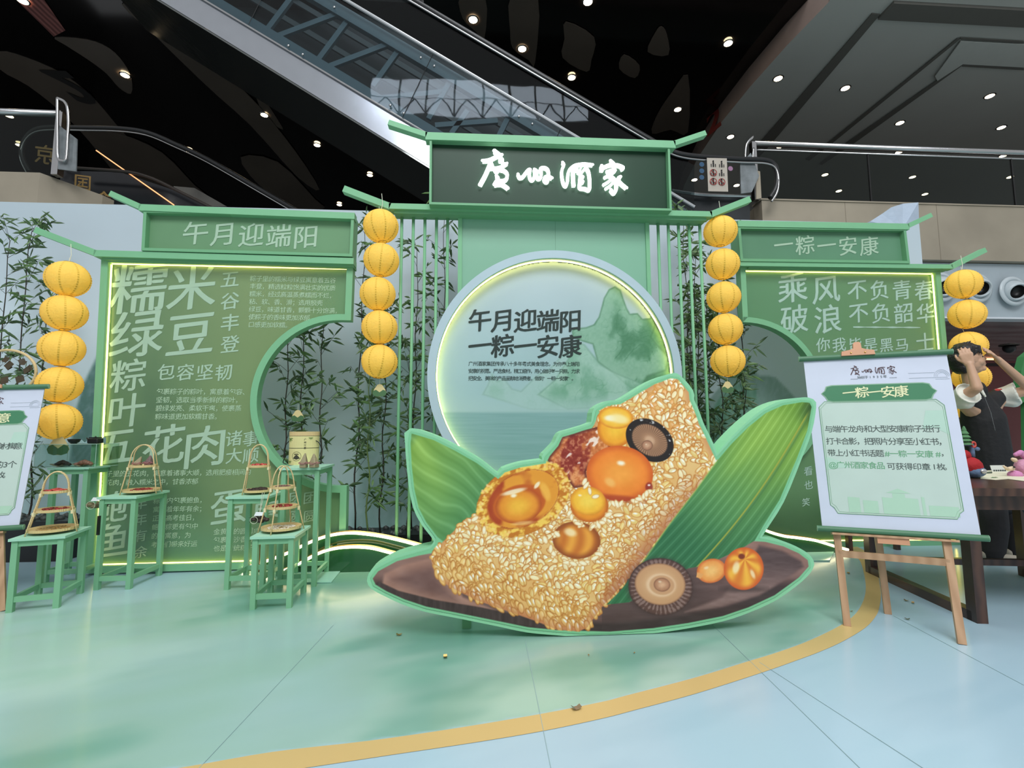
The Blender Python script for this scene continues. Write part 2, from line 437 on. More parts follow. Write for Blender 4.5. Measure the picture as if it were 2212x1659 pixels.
# the em of a CJK glyph in the built-in font, measured once
_v, _ = glyph('国', 0, 0)
_w = _v[:, 0].max()-_v[:, 0].min(); GLYPH_S = .86/_w; GL.clear()
_v, _ = glyph('国', 0, 0); G_CX = (_v[:, 0].max()+_v[:, 0].min())/2; G_CY = (_v[:, 1].max()+_v[:, 1].min())/2; GL.clear()
def write(mb, s, x0, yc, x1, size, plane, d, bold=0., brush=0., y1=None, vertical=False, asc=1.0, res=3, fat=0.):
    """characters in even cells between photo points; size = em height in photo pixels"""
    n = len(s); a = np.array(plane.uv(x0, yc, d)); b = np.array(plane.uv(x1, y1 if y1 is not None else yc, d))
    k = plane.uv(x0, yc-1, d)[1]-plane.uv(x0, yc, d)[1]
    for i, ch in enumerate(s):
        if ch == ' ': continue
        vs, fs = glyph(ch, bold, brush, res)
        if not len(vs): continue
        t = (i+.5)/n
        if vertical: c = np.array([a[0]+(b[0]-a[0])*t, a[1]+(b[1]-a[1])*t])
        else: c = np.array([a[0]+(b[0]-a[0])*t, a[1]])
        e = size*k; gx = G_CX
        if ord(ch) < 128: gx = (vs[:, 0].max()+vs[:, 0].min())/2
        for q_, (ox, oy) in enumerate(((0, 0),) if not fat else ((0, 0), (-fat, -fat*.4), (fat, fat*.4), (fat*.3, -fat*.7))):
            mb.add([plane.w(c[0]+(p[0]-gx+ox)*e*asc, c[1]+(p[1]-G_CY+oy)*e, d+.0003*q_) for p in vs], fs)
    return mb
LOGO = [
 # guang
 [[(465,150),(490,170),(515,190)],46],[[(332,268),(380,262),(430,245),(500,205),(548,192)],34],[[(425,262),(405,330),(365,430),(335,490),(305,548)],42],
 [[(525,275),(518,240),(540,228),(560,250),(548,285),(605,290)],20],[[(605,288),(560,320),(500,342),(430,352),(412,355)],26],
 [[(440,305),(455,350),(480,395)],24],[[(535,330),(500,385),(485,400)],22],[[(500,362),(560,368),(600,400),(605,440),(590,475),(560,490),(515,494)],34],
 [[(485,440),(505,465),(480,505),(462,540)],34],[[(462,540),(530,530),(575,550),(612,578)],38],
 # zhou
 [[(725,412),(742,448),(775,440),(805,400),(835,362),(862,352),(852,400),(858,450),(882,472),(905,440),(912,385),(908,350)],32],
 [[(908,350),(935,370),(935,425),(950,455),(975,440),(985,390),(975,340),(1015,325),(1055,345),(1068,400),(1062,460),(1045,490),(1020,475),(1022,440),(1060,425),(1105,445)],32],
 # jiu
 [[(1225,258),(1240,285),(1225,320),(1215,370),(1218,440),(1235,510),(1260,530),(1278,480),(1285,400),(1300,345),(1350,295),(1410,275),(1480,268),(1565,275)],30],
 [[(1345,315),(1342,420),(1347,530)],38],[[(1390,300),(1385,350),(1355,325)],22],[[(1480,300),(1515,350),(1528,430),(1528,510),(1520,570),(1470,555),(1415,545),(1418,470),(1425,400)],32],
 [[(1440,290),(1420,340),(1395,380)],22],[[(1490,300),(1445,360),(1420,385)],22],[[(1430,400),(1460,420),(1430,450),(1460,475),(1430,500)],18],
 # jia
 [[(1770,225),(1800,252)],40],[[(1668,285),(1668,345)],38],[[(1690,300),(1760,270),(1850,268),(1915,295),(1890,315)],34],
 [[(1720,350),(1790,325),(1825,330),(1770,375),(1695,420)],26],[[(1735,390),(1800,425),(1830,490),(1825,560),(1798,600),(1765,560)],34],
 [[(1785,425),(1735,470),(1680,505)],24],[[(1800,465),(1755,515),(1705,550)],24],[[(1880,405),(1850,430),(1880,480),(1945,535)],34]]
def logo(mb, plane, d, x0, y0, x1, thick=0., wk=1.0):
    """the four brush characters between photo points (x0,y0) top-left and x1 right"""
    a = np.array(plane.uv(x0, y0, d)); b = np.array(plane.uv(x1, y0, d)); sc = (b[0]-a[0])/(1960-290)
    for j, (pts, wd) in enumerate(LOGO):
        P = [np.array([(x-290)*sc, -(y-130)*sc])+a for x, y in smooth_open(pts, 4)]; r = wd*sc/2*wk; n = len(P); outl = []; back = []
        for i in range(n):
            t = P[min(i+1, n-1)]-P[max(i-1, 0)]; t = t/(np.linalg.norm(t)+1e-9); nn = np.array([-t[1], t[0]])
            outl.append(P[i]+nn*r); back.append(P[i]-nn*r)
        t0 = atan2(*(P[1]-P[0])[::-1]); t1 = atan2(*(P[-1]-P[-2])[::-1])
        dd = d+thick+.0002*(j % 7)
        vs = [plane.w(p[0], p[1], dd) for p in outl+back]
        fs = [(i, i+1, n+i+1, n+i) for i in range(n-1)]; mb.add(vs, fs)
        for c, th in ((P[0], t0+pi/2), (P[-1], t1-pi/2)):
            mb.face([plane.w(c[0]+r*cos(th+pi*k/8), c[1]+r*sin(th+pi*k/8), dd) for k in range(9)])
        if thick:
            loop = outl+back[::-1]; m = len(loop)
            mb.add([plane.w(p[0], p[1], dd) for p in loop]+[plane.w(p[0], p[1], d) for p in loop], [(i, (i+1) % m, m+(i+1) % m, m+i) for i in range(m)])
    return mb
# ================================================================ FLOOR
def wfloor(u, v): return np.array([u, v, 0.])
BI = [(250,1676),(397,1657),(589,1624),(797,1600),(978,1574),(1163,1543),(1300,1516),(1354,1502),(1500,1464),(1614,1429),(1667,1413),(1735,1389),(1802,1358),(1843,1331),(1863,1302),(1870,1275),(1868,1248),(1859,1214),(1843,1198),(1820,1184)]
BO = [(500,1681),(657,1659),(842,1631),(1023,1604),(1172,1579),(1300,1552),(1370,1534),(1500,1499),(1642,1454),(1719,1427),(1770,1408),(1819,1386),(1869,1356),(1893,1329),(1900,1309),(1903,1285),(1900,1261),(1893,1225),(1875,1195),(1850,1180)]
cv = Canvas(wfloor, -5.4, 6.2, .8, 5.9, .022)
X, Y = cv.U, cv.V
wx = X*np.cos(.35)+Y*np.sin(.35); wy = -X*np.sin(.35)+Y*np.cos(.35)
n1 = fbm(wx*.55+3, wy*1.3, 5, 3); n2 = fbm(wx*.9+9, wy*2.2+5, 4, 8); n3 = fbm(wx*.4+1, wy*.8+20, 3, 21); n4 = fbm(wx*1.5, wy*9, 3, 5)
blue = lerp((170,205,220), (186,212,226), n3); blue = lerp(blue, np.array((158,192,208.)), sstep(.45,.8,n4)*.25)
grn = lerp((142,184,160), (164,198,180), n1); grn = lerp(grn, np.array((110,166,146.)), sstep(.45,.62,n2)*.85)
grn = lerp(grn, np.array((188,220,200.)), sstep(.48,.65,n1)*.75); grn = lerp(grn, np.array((160,205,160.)), sstep(.55,.7,n3)*.4)
inm = cv.psdf((slice(None), slice(None)), BI+[(1600,1175),(1600,1100),(-900,1100),(-900,1700)])
ins = (inm < 0)
gx = sstep(-4.6, -2.2, X+(Y-2.0)*.15)*sstep(3.6, 1.2, X+.5*(2.6-Y)); gy = sstep(4.3, 3.3, Y-.25*(X+3)*(X < -1))
wgt = np.clip(.2+.95*gx*(1-.0*gy), 0, 1)*(1-.85*sstep(3.2, 3.9, Y)*sstep(-1.6, -2.6, X))
wgt = wgt*(1-.7*sstep(.5, -.25, inm/60+1)*0)
c_in = lerp(blue, grn, np.clip(wgt*(.35+.9*n2), 0, 1))
m = sstep(3, -3, inm)[..., None]
cv.c = (blue*(1-m)+c_in*m)*.95
M_floor = paint_mat('floor_print', .24, coat=.15)
fl = cv.mesh('floor', M_floor, None, base=(0, 0, 0)); fl['kind'] = 'structure'
fo = MB(); fo.box((-14, -9, -.2), (16, 26, -.004)); struct('floor', fo, mat('mall_floor_stone', (168, 190, 192), .3, var=.05, vscale=1.5), base=(0, 0, -.2))
mb = MB(); A = [PF(*p, z=.0015) for p in smooth_open(BI, 4)]; B = [PF(*p, z=.0015) for p in smooth_open(BO, 4)]
mb.add(A+B, [(i, i+1, len(A)+i+1, len(A)+i) for i in range(len(A)-1)])
struct('trim_1', mb, mat('floor_band_ochre', (206, 178, 118), .3, var=.08, vscale=.8))
mb = MB()
for a, b in [((1135,1385),(1190,1659)),((1540,1350),(1900,1700)),((1640,1430),(2212,1800)),((720,1350),(430,1659)),((1930,1330),(2212,1480))]:
    mb.bar(PF(*a, z=.0018), PF(*b, z=.0018), .0022, h=.0006)
struct('trim_2', mb, mat('floor_seam', (146, 174, 176), .5))

# ================================================================ BACK WALL PRINT
YB = 5.2
PB = Plane((0, YB, 0))
u0, vt0 = PB.uv(-60, 431); u1, vt1 = PB.uv(1987, 482); vt = (PB.uv(300, 441)[1]+PB.uv(1590, 478)[1])/2
cv = Canvas(lambda u, v: PB.w(u, v, .01), PB.uv(-120, 600)[0], PB.uv(1987, 520)[0], 0, vt, .02)
X, Y = cv.X, cv.Y
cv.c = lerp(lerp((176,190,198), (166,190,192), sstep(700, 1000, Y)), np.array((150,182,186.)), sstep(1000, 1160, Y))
nn = fbm(X*.004, Y*.006, 4, 4); cv.c += (nn[..., None]-.5)*10+lerp(np.array((6., 6, 6)), np.array((26., 26, 24)), sstep(480, 700, Y))  # last term lightens the lower print to offset the shade behind the panels
fl1 = fbm(X*.02, Y*.012, 5, 6); rdg = np.abs(np.sin((fl1*9+X*.01+Y*.01)*2.2))
def mt(c1, c2):
    return lambda x, y, sd: lerp(np.array(c1, float), np.array(c2, float), np.clip(.25+.6*np.abs(np.sin((fbm(x*.02, y*.012, 5, 6)*9+x*.01+y*.012)*2.4)), 0, 1))*1.0
cv.poly([(1600,760),(1620,785),(1640,812),(1660,812),(1675,815),(1700,840),(1735,880),(1800,950),(1800,1160),(1480,1160),(1500,900),(1560,830)], mt((158,184,182),(134,166,156)), soft=3)
cv.poly([(1560,850),(1596,828),(1632,838),(1640,880),(1660,960),(1700,1160),(1500,1160),(1530,900)], mt((140,178,164),(96,148,124)), soft=3)
cv.poly([(180,830),(215,760),(240,800),(260,900),(240,1000),(150,1000),(160,900)], mt((120,150,150),(80,120,110)), soft=5)
cv.poly([(820,700),(860,760),(900,730),(950,800),(1000,1160),(760,1160),(790,850)], mt((160,186,188),(134,170,164)), soft=8, alpha=.7)
bw = thing('backdrop_wall', 'long pale blue-grey printed backdrop wall with faint green mountains behind the bamboo', 'backdrop', (.5, YB, 0))
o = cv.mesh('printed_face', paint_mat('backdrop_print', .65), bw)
mb = MB(); mb.box((cv.U.min(), YB, 0), (cv.U.max(), YB+.08, vt)); part('board', mb, mat('backdrop_board', (170, 185, 195), .7), bw)
# loose sheet above right end
mb = MB(); ps = [(1862,486),(1880,478),(1905,462),(1925,448),(1950,440),(1984,437),(1986,500),(1990,560),(1960,560),(1900,520)]
q = [PY(x, y, YB+.16-.03*(i % 2)) for i, (x, y) in enumerate(ps)]; cen = PY(1950, 495, YB+.10)
mb.add(q+[cen], [(i, (i+1) % len(q), len(q)) for i in range(len(q))]); 
solo('loose_sheet', mb, mat('plastic_sheet', (172, 186, 202), .3, bump=.6, bscale=9), 'crumpled pale blue plastic sheet sticking up above the right roof board', 'sheet')

# ================================================================ PANELS
PL = Plane(PF(288.6, 1233.8), radians(2.25))
PR = Plane(PF(1818, 1177), radians(-.75))
PC = Plane((0, 4.2, 0))

def box_beam(mb, plane, x0, y0, x1, y1, hpx, d0, d1):
    """horizontal beam on a plane: top edge from (x0,y0) to (x1,y1), hpx tall, from depth d0 to d1"""
    a = plane.uv(x0, y0, d1); b = plane.uv(x1, y1, d1); c = plane.uv(x0, y0+hpx, d1); vt_ = (a[1]+b[1])/2; vb = vt_-(a[1]-c[1])
    p = [plane.w(a[0], vb, d0), plane.w(b[0], vb, d0), plane.w(b[0], vt_, d0), plane.w(a[0], vt_, d0)]
    mb.prism(p, plane.n*(d1-d0)); return a[0], b[0], vb, vt_
def eave(mb, plane, d0, d1, u, v, tipx, tipy, th):
    d0 = d1-.07
    t = plane.uv(tipx, tipy, d1); a = plane.w(u, v-th/2, (d0+d1)/2); b = plane.w(t[0], t[1]-th/2, (d0+d1)/2)
    dr = (b-a)/np.linalg.norm(b-a); up = np.cross(plane.n, dr); up = up*(1 if up[2] > 0 else -1)
    mb.prism([a-up*th/2+plane.n*-(d1-d0)/2, b-up*th/2-plane.n*(d1-d0)/2, b+up*th/2-plane.n*(d1-d0)/2, a+up*th/2-plane.n*(d1-d0)/2], plane.n*(d1-d0))

def arc_px(cx, cy, r, a0, a1, n):
    return [(cx+r*cos(a0+(a1-a0)*i/n), cy+r*sin(a0+(a1-a0)*i/n)) for i in range(n+1)]
def closed_frame(par, plane, out_px, wpx, d0, d1, name, inset_name, inset_mat, led=None, paint=None, res=.012, inset_d=.0):
    O = [plane.uv(x, y, d1) for x, y in out_px]
    k = abs(plane.uv(500, 500, d1)[0]-plane.uv(501, 500, d1)[0]) if False else abs(plane.uv(1106, 800, d1)[0]-plane.uv(1107, 800, d1)[0])
    I = offset_poly(O, -wpx*k)
    mb = MB(); mb.ring([plane.w(*p, d1) for p in O], [plane.w(*p, d1) for p in I], -plane.n*(d1-d0))
    part(name, mb, M_green, par)
    return O, I
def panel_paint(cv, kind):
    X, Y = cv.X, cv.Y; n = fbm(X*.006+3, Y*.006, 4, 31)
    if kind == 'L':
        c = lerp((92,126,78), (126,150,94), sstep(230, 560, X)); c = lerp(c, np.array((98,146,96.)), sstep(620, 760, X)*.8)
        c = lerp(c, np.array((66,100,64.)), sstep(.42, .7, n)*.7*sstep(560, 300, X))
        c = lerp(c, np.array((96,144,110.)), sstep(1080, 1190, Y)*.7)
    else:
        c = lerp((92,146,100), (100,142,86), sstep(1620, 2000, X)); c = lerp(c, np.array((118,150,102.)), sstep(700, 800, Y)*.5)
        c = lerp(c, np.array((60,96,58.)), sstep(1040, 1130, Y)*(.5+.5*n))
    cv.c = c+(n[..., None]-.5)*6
M_panel = add_translucency(paint_mat('panel_print', .32), .22, (225, 240, 215))
M_let = mat('brush_letter_pale', (168, 196, 170), .45)
M_let2 = mat('brush_letter_pale_small', (176, 204, 170), .45)

def big_panel(plane, kind, name, label):
    th = thing(name, label, 'display panel', plane.w(plane.uv(450 if kind == 'L' else 1800, 1200)[0], 0, 0))
    if kind == 'L':
        out = [(183,1239),(219,552),(763,565),(758,692)]+arc_px(734, 871, 179.5, -pi/2, -3*pi/2, 40)+[(749,1050),(745,1224)]
        cut = 13
    else:
        out = [(1599,571),(2031,578),(2085,1180),(1630,1184),(1628,1028)]+arc_px(1606, 862, 166, pi/2, -pi/2, 36)+[(1605,696)]
        cut = 12
    d0, d1 = 0., .09
    O, I = closed_frame(th, plane, out, cut, d0, d1, 'frame', None, None)
    us = [p[0] for p in I]; vs_ = [p[1] for p in I]
    cv = Canvas(lambda u, v: plane.w(u, v, .03), min(us)-.02, max(us)+.02, min(vs_)-.02, max(vs_)+.02, .012)
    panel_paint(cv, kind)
    poly = np.array([(u, v) for u, v in I]); X, Y = cv.U, cv.V
    ins = np.zeros(X.shape, bool); n = len(poly)
    P2 = np.array(offset_poly(I, .014))
    for i in range(n):
        ax, ay = P2[i]; bx, by = P2[(i+1) % n]; c = ((ay > Y) != (by > Y))
        if by != ay: ins ^= c & (X < (bx-ax)*(Y-ay)/(by-ay)+ax)
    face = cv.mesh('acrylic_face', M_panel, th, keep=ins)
    # led strips just inside the frame
    mb = MB()
    def strip(i, j, rng=None):
        a = np.array(I[i]); b = np.array(I[j]); mb.tube([plane.w(*(a+(b-a)*.004), .052), plane.w(*(b+(a-b)*.004), .052)], .0085, 6)
    if kind == 'L': strip(0, 1); strip(1, 2); strip(0, len(I)-1)
    else: strip(0, 1); strip(1, 2); strip(2, 3)
    part('led_strip', mb, M_ledY, th, 'glowing yellow light strip')
    return face, O, I

tl, OL, IL = big_panel(PL, 'L', 'text_panel', 'large left green panel lettered about glutinous rice, outlined by a yellow light strip')
tr, OR_, IR = big_panel(PR, 'R', 'text_panel', 'right green panel lettered in four big brush characters, behind the easel poster')
dL = .032
def W(s, x0, y, x1, sz, **k): part('lettering', write(MB(), s, x0, y, x1, sz, PL, dL, fat=.014, brush=.13, **k), M_let, tl)
W('糯', 243, 622, 357, 112); W('米', 368, 622, 460, 98); W('绿', 240, 722, 350, 106); W('豆', 358, 722, 465, 98)
W('粽', 240, 812, 315, 72); W('叶', 235, 888, 312, 76); W('五', 195, 966, 300, 86); W('花', 312, 963, 395, 88); W('肉', 398, 966, 488, 92)
W('鲍', 205, 1098, 275, 70); W('鱼', 205, 1170, 275, 78); W('蛋', 455, 1096, 535, 78); W('黄', 540, 1092, 612, 66)
for i, c in enumerate('五谷丰登'): W(c, 478, 603+47*i, 516, 38)
W('包容坚韧', 338, 804, 504, 36); W('诸事', 487, 948, 560, 34); W('大顺', 487, 985, 560, 34)
for i, c in enumerate('年年有余'): W(c, 290, 1088+35*i, 318, 26)
for i, s in enumerate(['团团', '圆圆']): W(s, 622, 1076+40*i, 684, 27)
S = lambda s, x0, y, sz: write(mb, s, x0, y, x0+sz*1.02*len(s), sz*.98, PL, dL, bold=.003, brush=.1, res=2)
mb = MB()
for i, s in enumerate(['粽子里的糯米与绿豆寓意着五谷', '丰登，精选粒粒饱满壮实的优质', '糯米，经过高温蒸煮糯而不烂，', '粘、软、香、滑；选用脱壳', '绿豆，味道甘香，颗颗十分饱满，', '使粽子的香味更加浓郁', '口感更加软糯。']): S(s, 540-i*.6, 601.5+16.6*i, 13.0)
part('lettering', mb, M_let2, tl, 'paragraph of small text')
mb = MB()
for i, s in enumerate(['包裹粽子的粽叶，寓意着包容、', '坚韧，选取当季新鲜的粽叶，', '碧绿发亮、柔软干爽，使裹蒸', '粽味道更加软糯甘香。']): S(s, 338-i, 846+18*i, 14)
part('lettering', mb, M_let2, tl, 'paragraph of small text')
mb = MB()
for i, s in enumerate(['粽子里的五花肉，寓意着诸事大顺，选用肥瘦相间的', '五花肉，融入糯米之中，甘香浓郁']): S(s, 214, 1024+19*i, 14)
part('lettering', mb, M_let2, tl, 'paragraph of small text')
mb = MB()
for i, s in enumerate(['粽子内包裹鲍鱼，', '寓意着年年有余；', '正值高考佳日，', '鲍鱼粽更有包中', '的好寓意，为', '考生们带来好运']): S(s, 331-i, 1082+19*i, 14)
part('lettering', mb, M_let2, tl, 'paragraph of small text')
mb = MB()
for i, s in enumerate(['金黄色的圆润咸蛋黄', '包裹着沙香可口，', '也是传统粽子的']): S(s, 461, 1149+18*i, 14)
part('lettering', mb, M_let2, tl, 'paragraph of small text')
M_letc = mat('brush_letter_cool', (170, 200, 184), .6)
def W(s, x0, y, x1, sz, **k): part('lettering', write(MB(), s, x0, y, x1, sz, PR, dL, fat=.012, brush=.13, **k), M_letc, tr)
W('乘', 1676, 622, 1748, 66); W('风', 1750, 626, 1818, 62); W('破', 1680, 690, 1752, 62); W('浪', 1752, 690, 1824, 62)
W('不负青春', 1827, 626, 2020, 44); W('不负韶华', 1830, 676, 2024, 44)
W('你我皆是黑马', 1761, 745, 1965, 31); W('士', 1975, 740, 2022, 42); W('看', 1735, 1018, 1757, 20); W('也', 1735, 1048, 1758, 20); W('笑', 1730, 1085, 1752, 18)
a = PR.uv(1843, 706.5, dL); b = PR.uv(1988, 707.5, dL)
mb = MB(); mb.add([PR.w(a[0]+(b[0]-a[0])*i/12, a[1]+(.006+.003*sin(i*2))*(1 if j else -1), dL) for j in (0, 1) for i in range(13)], [(i, i+1, 14+i, 13+i) for i in range(12)])
part('brush_stroke', mb, M_letc, tr)

def sign(plane, px, label, chars, x0, yc, x1, sz, face_rgb, frame_w, rail, tips, d1=.16):
    """roof sign: framed box, pale brush characters, rail with upturned ends on top"""
    cx = (px[0][0]+px[1][0])/2
    th = thing('roof_sign', label, 'sign', plane.w(plane.uv(cx, px[2][1])[0], plane.uv(cx, px[2][1])[1], 0))
    O = [plane.uv(x, y, d1) for x, y in px]; k = abs(plane.uv(1106, 800, d1)[0]-plane.uv(1107, 800, d1)[0]); I = offset_poly(O, -frame_w*k)
    mb = MB(); mb.ring([plane.w(*p, d1) for p in O], [plane.w(*p, d1) for p in I], -plane.n*(d1-.0)); part('frame', mb, M_green2, th)
    mb = MB(); mb.prism([plane.w(*p, d1-.055) for p in I], -plane.n*.02); bd = part('sign_board', mb, mat('sign_face', face_rgb, .4, var=.12, vscale=1.2, spec=.25), th)
    mb = MB(); a, b, vb, vt_ = box_beam(mb, plane, *rail, d1-.08, d1+.008)
    for tip, uu in zip(tips, (a, b)):
        if tip: eave(mb, plane, -.04, d1+.008, uu+(.01 if uu == a else -.01), vt_, tip[0], tip[1], .045)
    part('roof_rail', mb, M_green, th)
    if chars:
        mb = MB(); write(mb, chars, x0, yc, x1, sz, plane, d1-.053, fat=.012, brush=.13)
        part('lettering', mb, M_let, bd, 'pale brush characters')
    return bd, k
sign(PL, [(310,453),(765,463),(761,554),(305,541)], 'left roof sign, green, lettered with five pale brush characters', '午月迎端阳', 392, 503, 690, 52, (110,150,112), 6, (300,441,766,459,14), [(237,411), None])
sign(PR, [(1594,488),(1957,493),(1966,569),(1600,564)], 'right roof sign, green, lettered with five pale brush characters', '一粽一安康', 1669, 529, 1900, 42, (98,142,112), 6, (1594,475,1964,484,13), [None, (2013,459)])
# lower rails of the side panels
for plane, rail, tip, lab in ((PL, (203,541,764,556,25), (75,489), 'green rail over the left text panel with an upturned left end'), (PR, (1599,565,2058,571,17), (2130,534), 'green rail over the right text panel with an upturned right end')):
    th = thing('eave_rail', lab, 'rail', plane.w(*plane.uv((rail[0]+rail[2])/2, rail[1]+12), 0))
    mb = MB(); a, b, vb, vt_ = box_beam(mb, plane, *rail[:4], rail[4]*.55, .03, .15); part('rail', mb, M_green, th)
    mb = MB(); eave(mb, plane, -.05, .15, a+.01 if plane is PL else b-.01, vt_, *tip, .05); part('upturned_end', mb, M_green, th)
    mb = MB(); box_beam(mb, plane, rail[0]+18, rail[1]+rail[4]*.6, rail[2]-(0 if plane is PL else 22), rail[3]+rail[4]*.6, rail[4]*.22, .0, .12); part('lower_moulding', mb, M_green2, th)

# ================================================================ CENTRE ARCHWAY
ar = thing('display_archway', 'tall central green archway with slatted sides and a round printed screen', 'archway', (.6, 4.2, 0))
mb = MB(); a, b, vb, vt_ = box_beam(mb, PC, 840, 438.5, 1538, 456.5, 12, .0, .12); part('rail', mb, M_green, ar)
mb = MB(); box_beam(mb, PC, 851, 449, 1526, 466, 11, -.03, .09); part('lower_moulding', mb, M_green2, ar)
for uu, tip in ((a+.01, (742,400)), (b-.01, (1621,423))):
    mb = MB(); eave(mb, PC, -.12, .12, uu, vt_, *tip, .055); part('upturned_end', mb, M_green, ar)
vtop = PC.uv(1100, 460)[1]
for xs in (868, 893, 918, 943, 967, 1421, 1443, 1465, 1488, 1511):
    u = PC.uv(xs, 480)[0]; mb = MB(); mb.tube([PC.w(u, 0, 0), PC.w(u, vtop, 0)], .0135, 10); part('post', mb, M_green, ar, smooth=True)
for xs in (994, 1397):
    u = PC.uv(xs, 480)[0]; mb = MB(); mb.box((u-.018, 4.186, 0), (u+.018, 4.24, vtop)); part('post', mb, M_green, ar, 'square green post beside the panel')
ua, ub = PC.uv(998, 480)[0], PC.uv(1393, 480)[0]
mb = MB(); mb.box((ua, 4.2, 0), (ub, 4.23, vtop)); part('header_panel', mb, mat('header_green', (128, 178, 150), .35, var=.05, vscale=1), ar)
mb = MB(); um = (ua+ub)/2+.005; mb.box((um-.0012, 4.199, 1.5), (um+.0012, 4.2, vtop)); part('seam', mb, mat('seam_dark', (96, 140, 116), .5), ar)
# round screen
RC = np.array(PC.uv(1203, 810, .2)); kpx = abs(PC.uv(1106, 800, .2)[0]-PC.uv(1107, 800, .2)[0]); Ro = 278.5*kpx; Ri = 261*kpx
rs = thing('round_screen', 'round pale printed screen with mountains and dark brush writing, ringed with warm light', 'screen', (PC.w(RC[0], 0, .1)))
N = 120
circ = lambda r, d: [PC.w(RC[0]+r*cos(2*pi*i/N), RC[1]+r*sin(2*pi*i/N), d) for i in range(N)]
mb = MB(); mb.ring(circ(Ro, .20), circ(Ri, .20), -PC.n*.18); part('ring', mb, M_ring, rs)
mb = MB(); mb.ring(circ(Ri+.012, .199), circ(Ri-.004, .199), -PC.n*.01); part('ring_lip', mb, M_green2, rs)
mb = MB(); pts = [PC.w(RC[0]+(Ri-.004)*cos(2*pi*i/N), RC[1]+(Ri-.004)*sin(2*pi*i/N), .14) for i in range(N+1)]; mb.tube(pts, .0055, 6, cap=False)
part('led_ring', mb, mat('led_ring_warm', (255, 238, 150), .4, emis=9., ecol=(255, 232, 130)), rs, 'glowing warm light ring')
cv = Canvas(lambda u, v: PC.w(u, v, .10), RC[0]-Ri, RC[0]+Ri, RC[1]-Ri, RC[1]+Ri, .0075)
X, Y = cv.X, cv.Y
c = lerp((178,196,202), (160,192,194), sstep(560, 860, Y)); c = lerp(c, np.array((130,172,168.)), sstep(840, 1000, Y)*.6)
n = fbm(X*.012, Y*.012, 4, 2); cv.c = c+(n[..., None]-.5)*8
Z3 = lambda pts: [(900+x/3.687, 500+y/3.687) for x, y in pts]
def mcol(c1, c2, fr, hi, ph):
    def f(x, y, sd):
        wv = fbm(x*.013+ph, y*.010, 4, 9)*9; s = np.sin(wv*fr*1.5+(x*.04-y*.02)+.06*sd); f2 = fbm(x*.03+ph, y*.02, 5, 41); t = np.clip(.15+.55*np.exp(-(s/.16)**2)*sstep(.3, .6, f2)+.75*sstep(.45, .75, f2)+.3*(fbm(x*.2, y*.2, 3, 4)-.5), 0, 1)
        c = lerp(np.array(c1, float), np.array(c2, float), t); dpt = sstep(0, 34, -sd)
        c = lerp(c, np.array(hi, float), (1-dpt)*.35)
        ed = sstep(3.5, .5, np.abs(sd+1)); return lerp(c, np.array(c2, float)*.85, ed*.5)
    return f
cv.poly(Z3([(520,1300),(560,1230),(600,1130),(640,1190),(700,1170),(760,1250),(830,1270),(950,1150),(1060,1090),(1180,960),(1280,870),(1420,1000),(1600,1130),(1900,1250),(1900,1450),(900,1420)]), mcol((164,196,190),(130,176,154),1.6,(172,200,194),3), soft=4, alpha=.75)
cv.poly(Z3([(1235,790),(1260,772),(1350,762),(1410,740),(1450,680),(1475,590),(1490,530),(1530,460),(1580,436),(1625,465),(1650,540),(1675,610),(1700,655),(1760,650),(1800,695),(1860,690),(1880,610),(1930,560),(2100,700),(2120,1000),(2090,1200),(1900,1250),(1700,1250),(1560,1130),(1440,1040),(1400,900),(1300,870),(1240,840)]), mcol((140,182,158),(72,128,94),2.1,(150,190,168),0), soft=1.5)
cv.poly(Z3([(1900,640),(1960,600),(2100,760),(2110,1100),(2080,1230),(1780,1240),(1830,1150),(1980,1100),(2000,1000),(1900,900),(1860,840),(1890,760)]), mcol((104,158,118),(44,100,62),3,(100,150,110),7), soft=5, alpha=.8)
cv.poly(Z3([(960,1300),(1100,1180),(1290,880),(1340,900),(1420,1000),(1470,1060),(1600,1130),(1800,1210),(1900,1300),(1600,1400),(1200,1420)]), mcol((160,196,178),(104,158,128),2.6,(170,204,190),11), soft=3, alpha=.8)
w = (slice(None), slice(None)); st = fbm(X*.01, Y*.35, 3, 12)
cv.blend(w, sstep(885, 893, Y)*.75, lerp((136,176,176), (112,156,152), st))
cv.blend(w, sstep(840, 890, Y)*sstep(894, 888, Y)*.65, np.array((168,198,196.)))
rr = np.sqrt((cv.U-RC[0])**2+(cv.V-RC[1])**2)
rsf = cv.mesh('printed_face', paint_mat('screen_print', .45), rs, keep=rr < Ri+.001)
mb = MB(); mb.lathe([(Ri+.01, 0), (Ri+.01, .03)], c=PC.w(RC[0], RC[1], .098), k=N, ax=(PC.u, PC.v, -PC.n)); mb.face([PC.w(RC[0]+Ri*cos(2*pi*i/N), RC[1]+Ri*sin(2*pi*i/N), .06) for i in range(N)]); part('backing', mb, M_ring, rs)
M_ink = mat('ink_dark', (30, 48, 44), .6)
mb = MB(); write(mb, '午月迎端阳', 1012, 692, 1256, 50, PC, .103, fat=.022, brush=.12); part('lettering', mb, M_ink, rsf, 'dark brush headline, first line')
mb = MB(); write(mb, '一粽一安康', 1012, 747, 1256, 50, PC, .103, fat=.022, brush=.12)
part('lettering', mb, M_ink, rsf, 'dark brush headline, second line')
mb = MB()
for i, s in enumerate(['广州酒家集团传承八十多年粤式美食理念，为你奉上端阳', '安康的祝愿。严选食材，精工细作，用心做好每一只粽，力求', '把安全、美味的产品呈献给消费者，做到“一粽一安康”。']):
    write(mb, s, 1012, 785.5+15.8*i, 1252 if i < 2 else 1244, 10.2, PC, .103, bold=.003, res=2)
part('lettering', mb, M_ink, rsf, 'three lines of small dark text')

